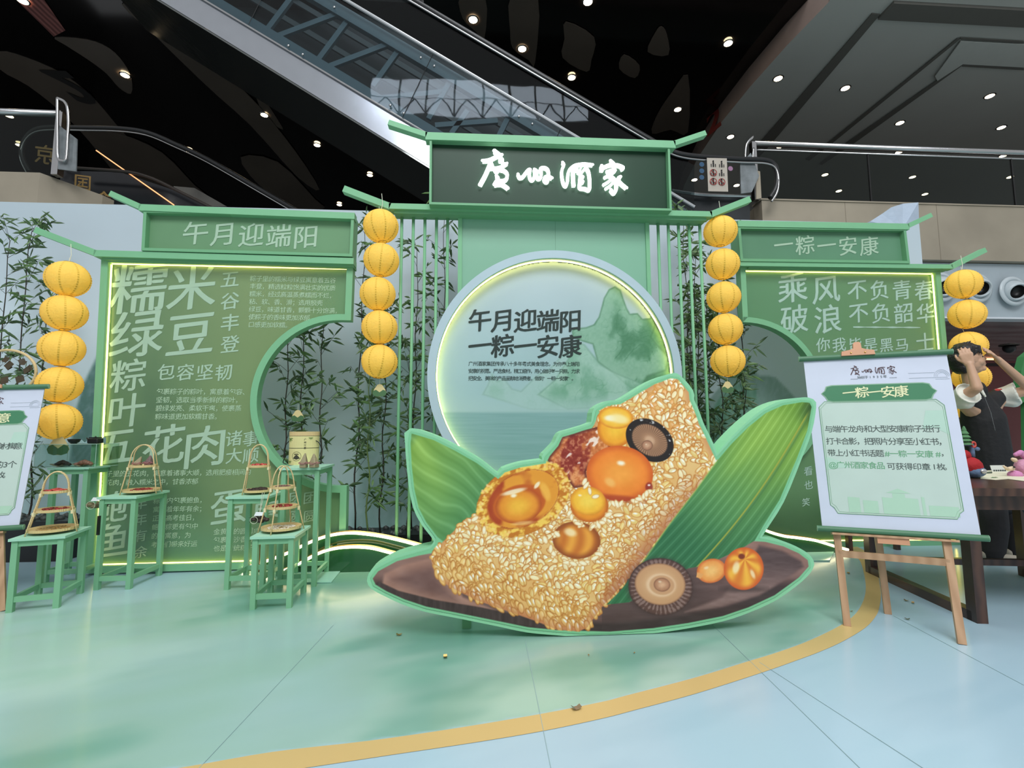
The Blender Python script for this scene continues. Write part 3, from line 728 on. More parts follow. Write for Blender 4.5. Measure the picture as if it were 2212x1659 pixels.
# top sign box of the archway
ts, k = sign(PC, [(928,299),(1447,317),(1451.5,455),(927,441)], 'dark green illuminated sign box on top of the archway with glowing white brush characters', None, 0, 0, 0, 0, (32,62,44), 5, (919,285,1459,304,16), [(839,258), (1525,281)], d1=.2)
mb = MB(); logo(mb, PC, .149, 1034, 325, 1352, thick=.03); part('lettering', mb, M_white, ts, 'glowing white brush characters')

# ================================================================ LIGHTED HILLS
def hill(pts_px, Y, name, label, x_in=None):
    P = [PY(x, y, Y) for x, y in smooth_open(pts_px, 8)]
    th = thing(name, label, 'decoration', (P[len(P)//2][0], Y, 0))
    bot = [np.array([P[-1][0], Y, 0.]), np.array([P[0][0], Y, 0.])]
    mb = MB(); mb.prism([p for p in P]+bot, (0, .05, 0)); part('board', mb, mat('gloss_green_board', (36, 82, 48), .08, coat=.6), th)
    mb = MB(); mb.tube([p+np.array([0, -.012, .004]) for p in P], .011, 8); part('light_tube', mb, M_led, th, 'glowing warm white light tube', smooth=True)
    mb = MB(); mb.tube([p+np.array([0, .02, .012]) for p in P], .008, 6); part('gold_edge', mb, mat('gold_trim', (196, 160, 80), .3, .8), th)
hill([(525,1228),(560,1218),(620,1196),(670,1172),(710,1158),(750,1152),(790,1154),(840,1162),(896,1176),(930,1187),(990,1210)], 4.14, 'hill_board', 'taller glossy green hill board edged with a white light tube, behind the standee')
hill([(602,1238),(640,1222),(684,1198),(720,1186),(760,1182),(800,1184),(838,1193),(890,1208),(960,1232)], 4.04, 'hill_board', 'lower glossy green hill board edged with a white light tube, in front of the taller one')
hill([(1600,1120),(1652,1146),(1690,1158),(1720,1162),(1760,1168),(1800,1180),(1830,1188)], 4.3, 'hill_board', 'light tube hill board running down behind the easel at right')
M_plate = mat('floor_plate_green', (160, 210, 190), .12)
for pts, lab in (([(560,1262),(716,1259),(738,1232),(590,1234)], 'thin clear green plate on the floor under the tall display table'), ([(1730,1213),(1792,1212),(1805,1186),(1700,1187)], 'thin clear green plate on the floor behind the standee at right')):
    mb = MB(); mb.prism([PF(x, y, .002) for x, y in pts], (0, 0, .008)); solo('floor_plate', mb, M_plate, lab, 'plate')
# planters
for xa, xb, Y, lab in ((-70, 182, 4.75, 'long black planter box at the foot of the far left bamboo'), (700, 1000, 4.75, 'black planter box under the bamboo left of the round screen'), (1420, 1640, 4.9, 'black planter box under the bamboo right of the round screen')):
    x0 = PY(xa, 1100, Y)[0]; x1 = PY(xb, 1100, Y)[0]; th = thing('planter', lab, 'planter', ((x0+x1)/2, Y, 0))
    h = .34 if xa < 0 else .17
    mb = MB(); mb.box((x0, Y-.18, 0), (x1, Y+.18, h)); part('trough', mb, M_black, th)
    mb = MB()
    for i in range(int((x1-x0)*60)): mb.ball((random.uniform(x0+.03, x1-.03), random.uniform(Y-.15, Y+.15), h), random.uniform(.02, .035), 6)
    o = part('pebbles', mb, mat('pebbles_%d' % xa, (60, 66, 62), .5, var=.5, vscale=25), th, smooth=True); o['kind'] = 'stuff'
# ================================================================ ZONGZI STANDEE
PS = Plane((0, 2.72, 0), radians(0))
OUT = [(889,936.4),(936.7,950.5),(983.8,974),(1030.8,1000.7),(1076.2,1035.2),(1090.3,1021),(1124.8,1010),(1150,1006),(1180,1001),(1181,989),(1187.4,982),(1206,962),(1215.4,943.4),(1232.2,937.8),(1280.8,922),(1288,906),(1292,888.4),(1314.4,876),(1340.6,873.3),(1374.2,853.7),(1411.6,831.3),(1449,817.2),(1464,819.4),(1488,847.3),(1490,866),(1500,888.4),(1511,918.3),(1522,940.7),(1536,970.6),(1547,996),(1579.7,959.4),(1617,922),(1654.5,892),(1691.9,875.3),(1733,868.5),(1748.9,870),(1753.4,878.9),(1744.2,929.5),(1721.7,989.3),(1684.4,1079),(1647,1138.7),(1632,1167),(1654.5,1170.5),(1691.9,1179.9),(1725.5,1194.8),(1745.2,1209.7),(1746.9,1223.8),(1725.5,1248),(1673.2,1286),(1617,1312),(1561,1331),(1486.3,1346),(1411.6,1357),(1318.2,1364.5),(1260,1365),(1203.2,1361),(1140.5,1355),(1077.8,1342),(999.4,1326),(921,1310.5),(874,1294.8),(836.4,1277.6),(809.3,1262.4),(804.6,1249),(816.6,1233),(857.4,1211.3),(904.4,1197.7),(932,1191),(946,1176),(945,1160),(921,1128.6),(904.4,1097.3),(895,1056.5),(889.3,1006.4),(886,958.4)]
OU = smooth_closed([PS.uv(x, y) for x, y in OUT], 3); kS = abs(PS.uv(1106, 900)[0]-PS.uv(1107, 900)[0])
OB = offset_poly(OU, 10.5*kS)
OB = [(u, max(v, .004)) for u, v in OB]
st = thing('cutout_standee', 'giant cut-out standee of a sticky rice dumpling on a leaf boat, green foam edge', 'standee', (.45, 2.78, 0))
mb = MB(); mb.cap_prism(OB, -PS.n*.13, PS); part('foam_body', mb, mat('foam_edge_green', (142, 208, 162), .6), st)
mb = MB()
for u in (-.1, .55, 1.05):
    mb.prism([PS.w(u, .12, -.15), PS.w(u+.05, .12, -.15), PS.w(u+.05, .0, -.15), PS.w(u, .0, -.15)], -PS.n*.25)
part('rear_foot', mb, M_green2, st)
us = [p[0] for p in OU]; vs_ = [p[1] for p in OU]
cv = Canvas(lambda u, v: PS.w(u, v, .004), min(us)-.01, max(us)+.01, min(vs_)-.01, max(vs_)+.01, 1.15*kS)
G = np.array((126,196,146.)); cv.fill(G)
T3 = lambda pts: [(780+x/3.19, 880+y/3.19) for x, y in pts]
T4 = lambda pts: [(1150+x/2.676, 780+y/2.676) for x, y in pts]
A3 = np.array
# plate
PLT = [(811,1262),(805,1250),(817,1234),(858,1212),(905,1200),(960,1190),(1300,1150),(1654,1170.5),(1692,1180),(1725.5,1195),(1745,1210),(1747,1223.8),(1725.5,1248),(1673,1286),(1617,1312),(1561,1331),(1486,1346),(1411,1357),(1318,1364.5),(1203,1361),(1140,1355),(1078,1342),(999,1326),(921,1310.5),(874,1295),(836,1278)]
def plate(x, y, sd):
    n = fbm(x*.02, y*.09, 4, 3); c = lerp(A3((150.,112,100)), A3((108.,80,76)), sstep(1195, 1300, y)); c = lerp(c, A3((58.,44,42)), sstep(26, 12, -sd)*sstep(1240, 1275, y)*.9)
    c = lerp(c, A3((70.,54,52)), sstep(1640, 1500, x)*sstep(1180, 1240, y)*.5*(x > 1300)); return c+(n[..., None]-.5)*26
cv.poly(PLT, plate, soft=1.2)
cv.poly([(826,1262),(830,1240),(870,1220),(940,1204),(960,1230),(1000,1290),(1100,1330),(1200,1345),(1000,1318),(900,1296)], lambda x, y, sd: lerp(A3((168.,124,108)), A3((120.,86,80)), sstep(0, 34, -sd))+(fbm(x*.03, y*.06, 3, 5)[..., None]-.5)*24, soft=4)
cv.poly([(811,1262),(836,1278),(874,1294),(921,1309),(999,1326),(1078,1342),(1203,1361),(1150,1335),(1040,1312),(940,1296),(860,1276),(818,1256)], lambda x, y, sd: A3((62.,46,44))+(fbm(x*.15, y*.03, 3, 15)[..., None]-.3)*30, soft=2)
cv.poly([(1640,1178),(1690,1190),(1730,1212),(1736,1224),(1700,1250),(1640,1286),(1560,1310),(1480,1322),(1560,1290),(1600,1240)], lambda x, y, sd: lerp(A3((90.,70,68)), A3((136.,108,102)), sstep(1205, 1280, y))+(fbm(x*.05, y*.2, 3, 6)[..., None]-.5)*22, soft=5)
# left leaf
LL = [(889,936),(936.7,950.5),(983.8,974),(1030.8,1000.7),(1076,1035),(1075,1100),(1000,1180),(960,1172),(945,1160),(921,1128.6),(904.4,1097.3),(895,1056.5),(889.3,1006.4),(887,958.4)]
def leafL(x, y, sd):
    a = (x-889)*.45-(y-937)*.55; s = (x-889)*.8+(y-937)*.6; th = np.arctan2(y-900, x-870)
    c = lerp(A3((128.,168,70)), A3((104.,156,84)), sstep(0, 150, s)); c = lerp(c, A3((156.,196,92)), sstep(.3, .0, np.abs(th-1.08))*.5*sstep(200, 50, s))
    c = lerp(c, A3((70.,132,84)), sstep(120, 240, s)*.75); c = lerp(c, A3((60.,110,60)), sstep(24, 0, s)*.6)
    st_ = np.sin(a*.3+9*fbm(x*.01, y*.01, 2, 2)); c = c+np.maximum(st_, 0)[..., None]**4*18-np.maximum(-st_, 0)[..., None]**3*9; return c
cv.poly(LL, leafL)
# rice body
RICE = [(932,1212),(936,1192),(957,1170),(1000,1128),(1032,1108),(1080,1040),(1124,1010),(1180,1000),(1200,1030),(1280,925),(1300,880),(1340,873),(1374,853.7),(1411.6,831.3),(1449,817.2),(1464,819.4),(1488,847.3),(1490,866),(1500,888.4),(1511,918.3),(1522,940.7),(1536,970.6),(1548,998),(1486,1090),(1411.6,1176),(1359.3,1247),(1320,1290),(1299.5,1312),(1273.3,1348),(1268,1356),(1250,1364),(1203,1360),(1156,1341),(1093.5,1319),(1030.8,1297),(980.6,1272),(943,1250)]
def ridge_d(x, y):  # 0 at the light upper edge, growing toward the shaded lower side
    return ((x-960)*.38+(y-1200)*.92)
RIM = [(957,1172),(1032,1130),(1080,1160),(1150,1190),(1230,1235),(1330,1190),(1400,1130),(1500,1030)]
def rbase(x, y, sd):
    c = lerp(A3((240.,206,140)), A3((228.,170,96)), fbm(x*.02, y*.02, 3, 7)); c = lerp(c, A3((206.,140,90)), sstep(18, 0, -sd)*.7)
    return c
cv.poly(RICE, rbase, soft=1.5)
Rp = np.array(RICE)
def pin(x, y, P=Rp):
    c = False; n = len(P); j = n-1
    for i in range(n):
        if (P[i][1] > y) != (P[j][1] > y) and x < (P[j][0]-P[i][0])*(y-P[i][1])/(P[j][1]-P[i][1])+P[i][0]: c = not c
        j = i
    return c
rs_ = random.Random(5); gr = []
while len(gr) < 1750:
    x = rs_.uniform(930, 1552); y = rs_.uniform(815, 1366)
    if pin(x, y): gr.append((x, y))
gr.sort(key=lambda p: p[1])
for x, y in gr:
    lo = (x-940)*.42 + 1168 - (0 if x < 1270 else (x-1270)*1.25)  # boundary between top face and front face
    front = y > lo
    if front: ang = (1.15 if x < 1270 else 1.0)+rs_.gauss(0, .35); rx, ry = rs_.uniform(11, 16), rs_.uniform(5, 7)
    else: ang = rs_.uniform(0, pi); rx, ry = rs_.uniform(9, 14.5), rs_.uniform(4.8, 6.8)
    q = rs_.random(); edge = A3((196.,122,48)) if q < .5 else A3((216.,148,70))
    if front:
        dk = min(max((y-lo)/150., 0), 1); body = A3((244.,208,132))*(1-dk)+A3((232.,176,98))*dk; edge = edge*(1-.15*dk)
        if x > 1290: body = body*.93; edge = edge*A3((.95, .88, .85))
    else: body = A3((250.,232,180)) if q < .7 else A3((244.,212,132))
    if y < 960 and x > 1400 and q > .8: body = A3((240.,180,110))
    body = body+A3((rs_.uniform(-10, 8),)*3)
    hl = rs_.random() < .55
    def gcol(a, b, r, body=body, edge=edge, hl=hl):
        c = lerp(body, edge, sstep(.6, .98, r)+.15*(b > .2)*r); c = lerp(c, A3((255., 253, 240)), sstep(.42, .12, np.sqrt(((a+.2)*.7)**2+(b+.3)**2))*(1. if hl else .25)); return c
    cv.ell((x, y), rx, ry, ang, gcol, soft=.7)
cv.poly(RICE, lambda x, y, sd: A3((176.,96,70)), soft=1, alpha=0) 
w = cv.win(930, 815, 1560, 1366); sdR = cv.psdf(w, RICE); Xw, Yw = cv.X[w], cv.Y[w]
shade = sstep(26, 0, -sdR)*(sdR < 0)*sstep(0, 60, (Yw-1180)+(Xw-1100)*.35)*.45; cv.blend(w, shade, A3((186.,104,70)))
cv.blend(w, sstep(60, 0, -sdR)*(sdR < 0)*sstep(1290, 1330, Xw)*sstep(1000, 1060, Yw)*.4, A3((168.,92,62)))
# right leaf
RL = [(1310,1306),(1340,1276),(1389,1213.5),(1441.5,1138.7),(1505,1056.5),(1547,998),(1579.7,959.4),(1617,922),(1654.5,892),(1691.9,875.3),(1733,868.5),(1748.9,870),(1753.4,878.9),(1744.2,929.5),(1721.7,989.3),(1684.4,1079),(1647,1138.7),(1630,1168),(1598,1187),(1524,1221),(1486,1228),(1412,1277),(1359,1301)]
def leafR(x, y, sd):
    dx, dy = x-1752, y-872; s = (-dx*.60+dy*.80); t = (dx*.80+dy*.60)   # s along the blade from its tip, t across (positive = right/below)
    mid = 14*np.sin(np.clip(s, 0, 520)/520*pi)*1.5+4
    c = lerp(A3((112.,156,56)), A3((130.,172,72)), sstep(0, 90, s)); c = lerp(c, A3((92.,148,84)), sstep(110, 300, s)); c = lerp(c, A3((50.,112,70)), sstep(260, 420, s))
    c = lerp(c, A3((52.,110,66)), sstep(20, -70, -(t-mid))*sstep(40, 260, s)*.6*(t > mid)); c = lerp(c, A3((36.,66,34)), sstep(60, 0, s)*sstep(-30, 10, t)*.8)
    c = lerp(c, A3((160.,200,90)), sstep(30, 0, np.abs(t+34+.1*s))*sstep(30, 90, s)*sstep(300, 150, s)*.45)
    st_ = np.sin((t-mid)*.36*(1+60/(s+120))); c = c+np.maximum(st_, 0)[..., None]**5*20-np.maximum(-st_, 0)[..., None]**4*8
    ml = sstep(2.6, .8, np.abs(t-mid))*sstep(10, 40, s); c = lerp(c, A3((168.,170,66)), ml*.9); c = lerp(c, A3((40.,84,44)), sstep(6, 0, np.abs(t-mid-5))*.4*sstep(10, 60, s)); return c
cv.poly(RL, leafR)
cv.stroke([(1389,1213.5),(1441.5,1138.7),(1505,1056.5),(1547,998)], 3, (170,196,96), soft=2, alpha=.7)
# --- toppings
def ballcol(c0, c1, c2, hx=-.35, hy=-.4, hr=.3, ha=.9):
    def f(a, b, r):
        c = lerp(A3(c0, float) if 0 else np.array(c0, float), np.array(c1, float), sstep(.1, .8, r)); c = lerp(c, np.array(c2, float), sstep(.72, 1.02, r))
        n = fbm(a*3+5, b*3+7, 3, 14); c = c+(n[..., None]-.5)*18
        return c if hr <= .01 else lerp(c, np.array((255, 250, 225.)), sstep(hr, hr*.35, np.sqrt((a-hx)**2+((b-hy)*1.3)**2)+.1*n)*ha)
    return f
# pork
PK = T4([(88,575),(100,550),(150,490),(172,440),(240,420),(300,400),(375,380),(430,410),(484,468),(470,500),(380,560),(330,600),(310,640),(325,720),(240,735),(215,700),(150,640)])
def pork(x, y, sd):
    t = (x-1184)*.75+(y-1000)*.35; s = (y-940)*.7-(x-1200)*.5
    lay = np.sin(t*.085+fbm(x*.05, y*.05, 3, 3)*4); c = lerp(A3((150.,54,40)), A3((214.,126,70)), sstep(-.2, .9, lay)); c = lerp(c, A3((204.,124,60)), sstep(1235, 1300, x)*sstep(990, 930, y)*.8)
    n = fbm(x*.18, y*.18, 3, 19); n3_ = fbm(x*.06+y*.04, y*.05, 2, 77); c = c+(n[..., None]-.5)*60; c = lerp(c, A3((236., 180, 120)), sstep(.55, .62, n)*.35); c = lerp(c, A3((255., 240, 225)), sstep(.66, .74, n3_+.1*(n-.5))*.85); c = lerp(c, A3((84.,26,24)), sstep(9, 0, -sd)*.8); return c
cv.poly(PK, pork, soft=1.2)
# scallop top
cv.ell((1329.4,926), 39, 40, 0, ballcol((252,196,60),(246,168,44),(214,120,30), .5, .5, .0)); cv.ell((1330,902), 38, 24, .08, ballcol((255,214,110),(250,190,60),(226,140,40), -.3, .1, .55, .9))
cv.ell((1338,905), 20, 9, .2, (255,236,170), soft=4, alpha=.8)
# mushroom on the rice
def mush(a, b, r):
    th = np.arctan2(b, a); g = np.sin(th*46+fbm(a*3, b*3, 2, 2)*5); c = lerp(A3((178.,134,100)), A3((124.,88,66)), (.5+.5*g)*sstep(.15, .5, r)); c = lerp(c, A3((206.,164,130)), sstep(.28, .12, r))
    c = lerp(c, A3((34.,26,24)), sstep(.70, .78, r)); n = fbm(a*7, b*7, 3, 8); return lerp(c, A3((225., 225, 225)), sstep(.66, .76, n)*sstep(.8, .85, r)*.85*(b < .2))
cv.ell((1403.5,951), 56, 42, .62, mush)
cv.ell((1398,962), 12, 11, 0, ballcol((210,164,130),(176,126,96),(120,80,60), -.2, -.2, .3, .4))
# big orange yolk
cv.ell((1338.7,1023), 72, 60, .12, ballcol((252,164,66),(244,136,46),(216,98,34), .0, -.38, .22, .95)); cv.ell((1318,1042), 12, 8, .6, (252,196,110), soft=4, alpha=.7)
cv.ell((1338,1077), 50, 7, .1, (150,40,24), soft=4, alpha=.55); cv.ell((1402,1052), 8, 10, 0, (140,34,30), soft=2, alpha=.8); cv.ell((1402,1048), 3, 2, 0, (255,235,225), soft=1)
# abalone
def aba(a, b, r):
    n = fbm(a*9+3, b*9+3, 3, 5); n2 = fbm(a*2+9, b*2, 3, 25)
    c = lerp(A3((206.,110,34)), A3((170.,60,20)), sstep(.2, .75, r+.3*(n2-.5))); c = lerp(c, A3((246.,176,54)), sstep(.4, .62, n2)*.8*(r < .75))
    rim = lerp(A3((200.,120,30)), A3((250.,206,90)), sstep(.35, .65, n)); c = lerp(c, rim, sstep(.72, .80, r)); return lerp(c, A3((150.,74,22)), sstep(.97, 1.03, r)*.8)
cv.ell((1130,1078), 108, 74, -.50, aba, soft=1.5)
cv.ell((1122,1088), 58, 40, -.3, lambda a, b, r: lerp(A3((178.,66,22)), A3((200.,96,26)), sstep(.5, 1, r)), soft=2)
cv.ell((1120,1093), 50, 38, -.15, ballcol((248,188,60),(232,146,40),(186,84,26), -.15, -.62, .26, .9))
cv.ell((1110,1062), 26, 5, -.25, (255,240,205), soft=2, alpha=.85); cv.ell((1160,1048), 9, 4, -.9, (255,240,205), soft=1.5, alpha=.9); cv.ell((1178,1062), 20, 9, 1.2, (250,190,80), soft=3, alpha=.7)
cv.ell((1130,1130), 24, 4, -.1, (255,225,160), soft=2, alpha=.5)
for i in range(210):
    t = rs_.uniform(0, 2*pi); q = rs_.uniform(.86, 1.02); a = cos(t)*108*q; b = sin(t)*74*q; ca, sa = cos(-.5), sin(-.5)
    if not (-.9 < t-pi < 1.1 or t < 1.3 or t > 5.0): continue
    cv.ell((1130+a*ca-b*sa, 1078+a*sa+b*ca), rs_.uniform(2, 3.6), rs_.uniform(1.8, 3), 0, (252, rs_.uniform(196, 226), rs_.uniform(96, 140)), soft=1.2, alpha=.85)
# middle scallop and chestnut
cv.ell((1273,1092), 41, 36, .1, ballcol((248,176,50),(236,146,36),(196,100,30), 0, 0, .0)); cv.ell((1270,1082), 38, 31, .15, ballcol((254,214,84),(250,190,56),(230,150,40), -.5, -.3, .22, .8))
cv.ell((1245.3,1166.8), 52, 40, .12, lambda a, b, r: lerp(lerp(A3((240.,164,60)), A3((206.,116,38)), .5+.5*np.sin(a*9+3*b*b)), A3((150.,74,26)), sstep(.6, 1.02, r)), soft=1.2)
cv.ell((1232,1150), 13, 8, .3, (255,236,190), soft=4, alpha=.8)
for i in range(70):   # loose grains round the toppings
    cx, cy, rx_, ry_ = rs_.choice([(1338,1023,78,66),(1245,1172,58,46),(1130,1090,112,84),(1273,1092,46,46)]); t = rs_.uniform(.25, pi-.25)
    x, y = cx+rx_*cos(t), cy+ry_*sin(t)
    cv.ell((x, y), rs_.uniform(8, 11), rs_.uniform(4, 5.5), rs_.uniform(0, pi), lambda a, b, r: lerp(lerp(A3((253.,238,196)), A3((214.,150,76)), sstep(.6, 1.05, r)), A3((255., 255, 245)), sstep(.5, .1, r)*.5), soft=.7)
# shiitake in front
def shii(a, b, r):
    th = np.arctan2(b, a); n = fbm(a*8, b*8, 3, 28); c = lerp(A3((96.,66,58)), A3((140.,112,104)), sstep(.4, .7, n+.25*np.sin(th*40))); return lerp(c, A3((66.,44,40)), sstep(.9, 1.02, r))
cv.ell((1427,1269), 72, 64, .12, (60,44,42), soft=10, alpha=.5); cv.ell((1427.3,1267.7), 70, 62, .12, shii)
cv.ell((1426,1262), 55, 45, .12, lambda a, b, r: lerp(lerp(A3((226.,180,134)), A3((206.,156,112)), sstep(.3, .9, r)), A3((150.,104,76)), sstep(.9, 1.03, r)), soft=1.2)
cv.ell((1428,1264), 32, 25, .1, (240,206,170), soft=3, alpha=.7); cv.ell((1430,1264), 27, 21, .1, (208,158,116), soft=2)
cv.ell((1430,1263), 18, 15, .1, ballcol((222,174,136),(186,132,98),(146,98,72), -.3, -.4, .35, .5))
# fruit
cv.ell((1606,1272), 44, 7, 0, (50,36,34), soft=6, alpha=.6)
cv.ell((1536.8,1233), 32, 26, -.25, ballcol((252,196,116),(242,160,80),(214,110,52), -.3, -.35, .3, .5)); cv.poly([(1506,1236),(1504,1247),(1514,1250),(1520,1240)], (236,166,96))
cv.ell((1606.7,1228.4), 43, 46, .1, lambda a, b, r: lerp(lerp(A3((252.,188,66)), A3((226.,128,44)), .5+.5*np.cos(np.arctan2(b+.45, a)*7)), A3((214.,92,36)), sstep(.7, 1.03, r)), soft=1)
cv.ell((1602,1202), 7, 6, 0, (130,50,24), soft=2); cv.ell((1590,1226), 7, 13, .2, (255,240,200), soft=3, alpha=.75); cv.ell((1626,1240), 4, 10, -.4, (255,236,190), soft=2, alpha=.8)
# keep everything inside the printed outline
sd = cv.psdf((slice(None), slice(None)), OUT); cv.blend((slice(None), slice(None)), sstep(-.6, 1.2, sd), G)
cv.mesh('printed_face', paint_mat('standee_print', .38), st, keep=sd < 5)

# ================================================================ LANTERNS
def paper_mat():
    m = mat('lantern_paper', (242, 212, 104), .75, emis=.15, ecol=(255, 214, 80), bump=.3, bscale=60); nt = m.node_tree; b = nt.nodes['Principled BSDF']
    tr = nt.nodes.new('ShaderNodeBsdfTranslucent'); tr.inputs[0].default_value = (*L((255, 214, 90)), 1); mx = nt.nodes.new('ShaderNodeMixShader'); mx.inputs[0].default_value = .3
    o = nt.nodes['Material Output']; nt.links.new(b.outputs[0], mx.inputs[1]); nt.links.new(tr.outputs[0], mx.inputs[2]); nt.links.new(mx.outputs[0], o.inputs[0]); return m
def make_lantern():
    R = .148; t = thing('paper_lantern', '', 'lantern', (0, 0, 0), 'yellow paper lanterns in hanging strings')
    prof = [(.035, -R*.93)]; n = 44
    for i in range(1, n):
        a = -pi/2+pi*i/n
        if cos(a)*R < .036: continue
        rr = R*(1 if i % 2 else .972); prof.append((cos(a)*rr, sin(a)*rr*.95))
    prof.append((.035, R*.93)); mb = MB(); mb.lathe(prof, k=32); sh = part('shade', mb, M_lan, t, smooth=True)
    mb = MB()
    for s in (-1, 1): mb.tube([(.035*cos(2*pi*i/16), .035*sin(2*pi*i/16), s*R*.93) for i in range(17)], .002, 5, cap=False)
    for k in range(3): a = 2*pi*k/3; mb.tube([(0, 0, -R*.92), (.034*cos(a), .034*sin(a), -R*.93)], .0012, 4)
    part('rim_wire', mb, mat('wire', (150, 130, 70), .4, .5), sh)
    mb = MB()
    for k in range(8):
        a = 2*pi*k/8+.2; q = [(cos(-1.25+2.5*i/14)*R*.985, sin(-1.25+2.5*i/14)*R*.935) for i in range(15)]
        vs = []; 
        for r_, z_ in q:
            for s in (-1, 1): aa = a+s*.006/max(r_, .03); vs.append((r_*1.006*cos(aa), r_*1.006*sin(aa), z_))
        mb.add(vs, [(2*i, 2*i+1, 2*i+3, 2*i+2) for i in range(14)])
    part('seam', mb, mat('lantern_seam', (226, 182, 60), .75), sh)
    mb = MB(); mb.ball((0, 0, 0), .018, 8); part('bulb', mb, mat('bulb', (255, 244, 200), .4, emis=14, ecol=(255, 226, 150)), t, smooth=True)
    mb = MB(); mb.tube([(0, 0, R*.93), (.004, 0, R*1.2)], .0018, 5); part('hanging_cord', mb, M_cord, t)
    return t
M_lan = paper_mat()
proto = make_lantern(); first = True
strings = [([(147,603),(140,676),(134,753),(129,831),(126,911)], 4.02, 'far left string, under the left rail tip', 97),
           ([(823,489),(824,562),(816,635),(820,707),(820,781)], 4.05, 'string left of the archway', 76),
           ([(1556,500),(1561,571),(1563,642),(1567,711),(1572,780)], 4.18, 'string right of the archway', 76),
           ([(2081,614),(2089,679),(2092,748),(2098,815),(2103,880)], 4.36, 'far right string behind the person', 76)]
ordn = ['topmost', 'second from the top', 'middle', 'fourth from the top', 'lowest']
for pts, Yd, lab, wpx in strings:
    for i, (x, y) in enumerate(pts):
        c = PY(x, y, Yd); o = proto if first else copy_tree(proto); first = False
        place(o, c, rz=random.uniform(0, 3), label='yellow paper lantern, %s of the %s' % (ordn[i], lab.split(',')[0]), rx=random.uniform(-.12, .12), ry=random.uniform(-.14, .14))
    top = PY(*pts[0], Yd)
    c = top; mb = MB(); mb.tube([c+np.array([0, 0, .15]), c+np.array([.01, 0, .2]), c+np.array([.0, .0, .29])], .0025, 6)
    solo('lantern_cord', mb, M_cord, 'pale cord holding up the %s' % lab.split(',')[0], 'cord')
# dumpling-shaped tags
def tag_(x, y, Y, lab, s=1.):
    c = PY(x, y, Y); t = thing('hanging_tag', lab, 'tag', c, 'dumpling shaped tags')
    f = lambda pts: [c+np.array([px*s, dd, -py*s]) for px, py in pts]
    dd = 0; mb = MB(); up = [(0, -.055), (.02, -.048), (.045, -.01), (.06, .02), (.05, .045), (.02, .055), (-.02, .055), (-.05, .045), (-.06, .02), (-.045, -.01), (-.02, -.048)]
    mb.prism(f(up), (0, .004, 0)); part('card', mb, mat('tag_cream', (226, 206, 150), .6) if 'tag_cream' not in MATS else MATS['tag_cream'], t)
    dd = -.002
    for sg in (-1, 1):
        mb = MB(); mb.prism(f([(0, .052), (0, .018), (sg*.03, -.004), (sg*.052, .004), (sg*.06, .022), (sg*.05, .046), (sg*.02, .056)]), (0, .0015, 0)); part('leaf', mb, MATS.get('tag_green') or mat('tag_green', (74, 112, 72), .6), t)
    dd = 0; mb = MB(); mb.tube([c+np.array([0, 0, .055*s]), c+np.array([.002, 0, .11*s])], .0012, 4); part('string', mb, M_cord, t)
tag_(820, 843, 4.05, 'dumpling shaped paper tag hanging under the lantern string left of the archway', .95)
tag_(1572, 836, 4.15, 'dumpling shaped paper tag hanging under the lantern string right of the archway', .95)
tag_(126, 962, 3.98, 'large dumpling shaped tag seen through the clear display case', 1.35)
tag_(643, 898, 4.5, 'small dumpling tag hanging in the bamboo inside the round opening', .95)

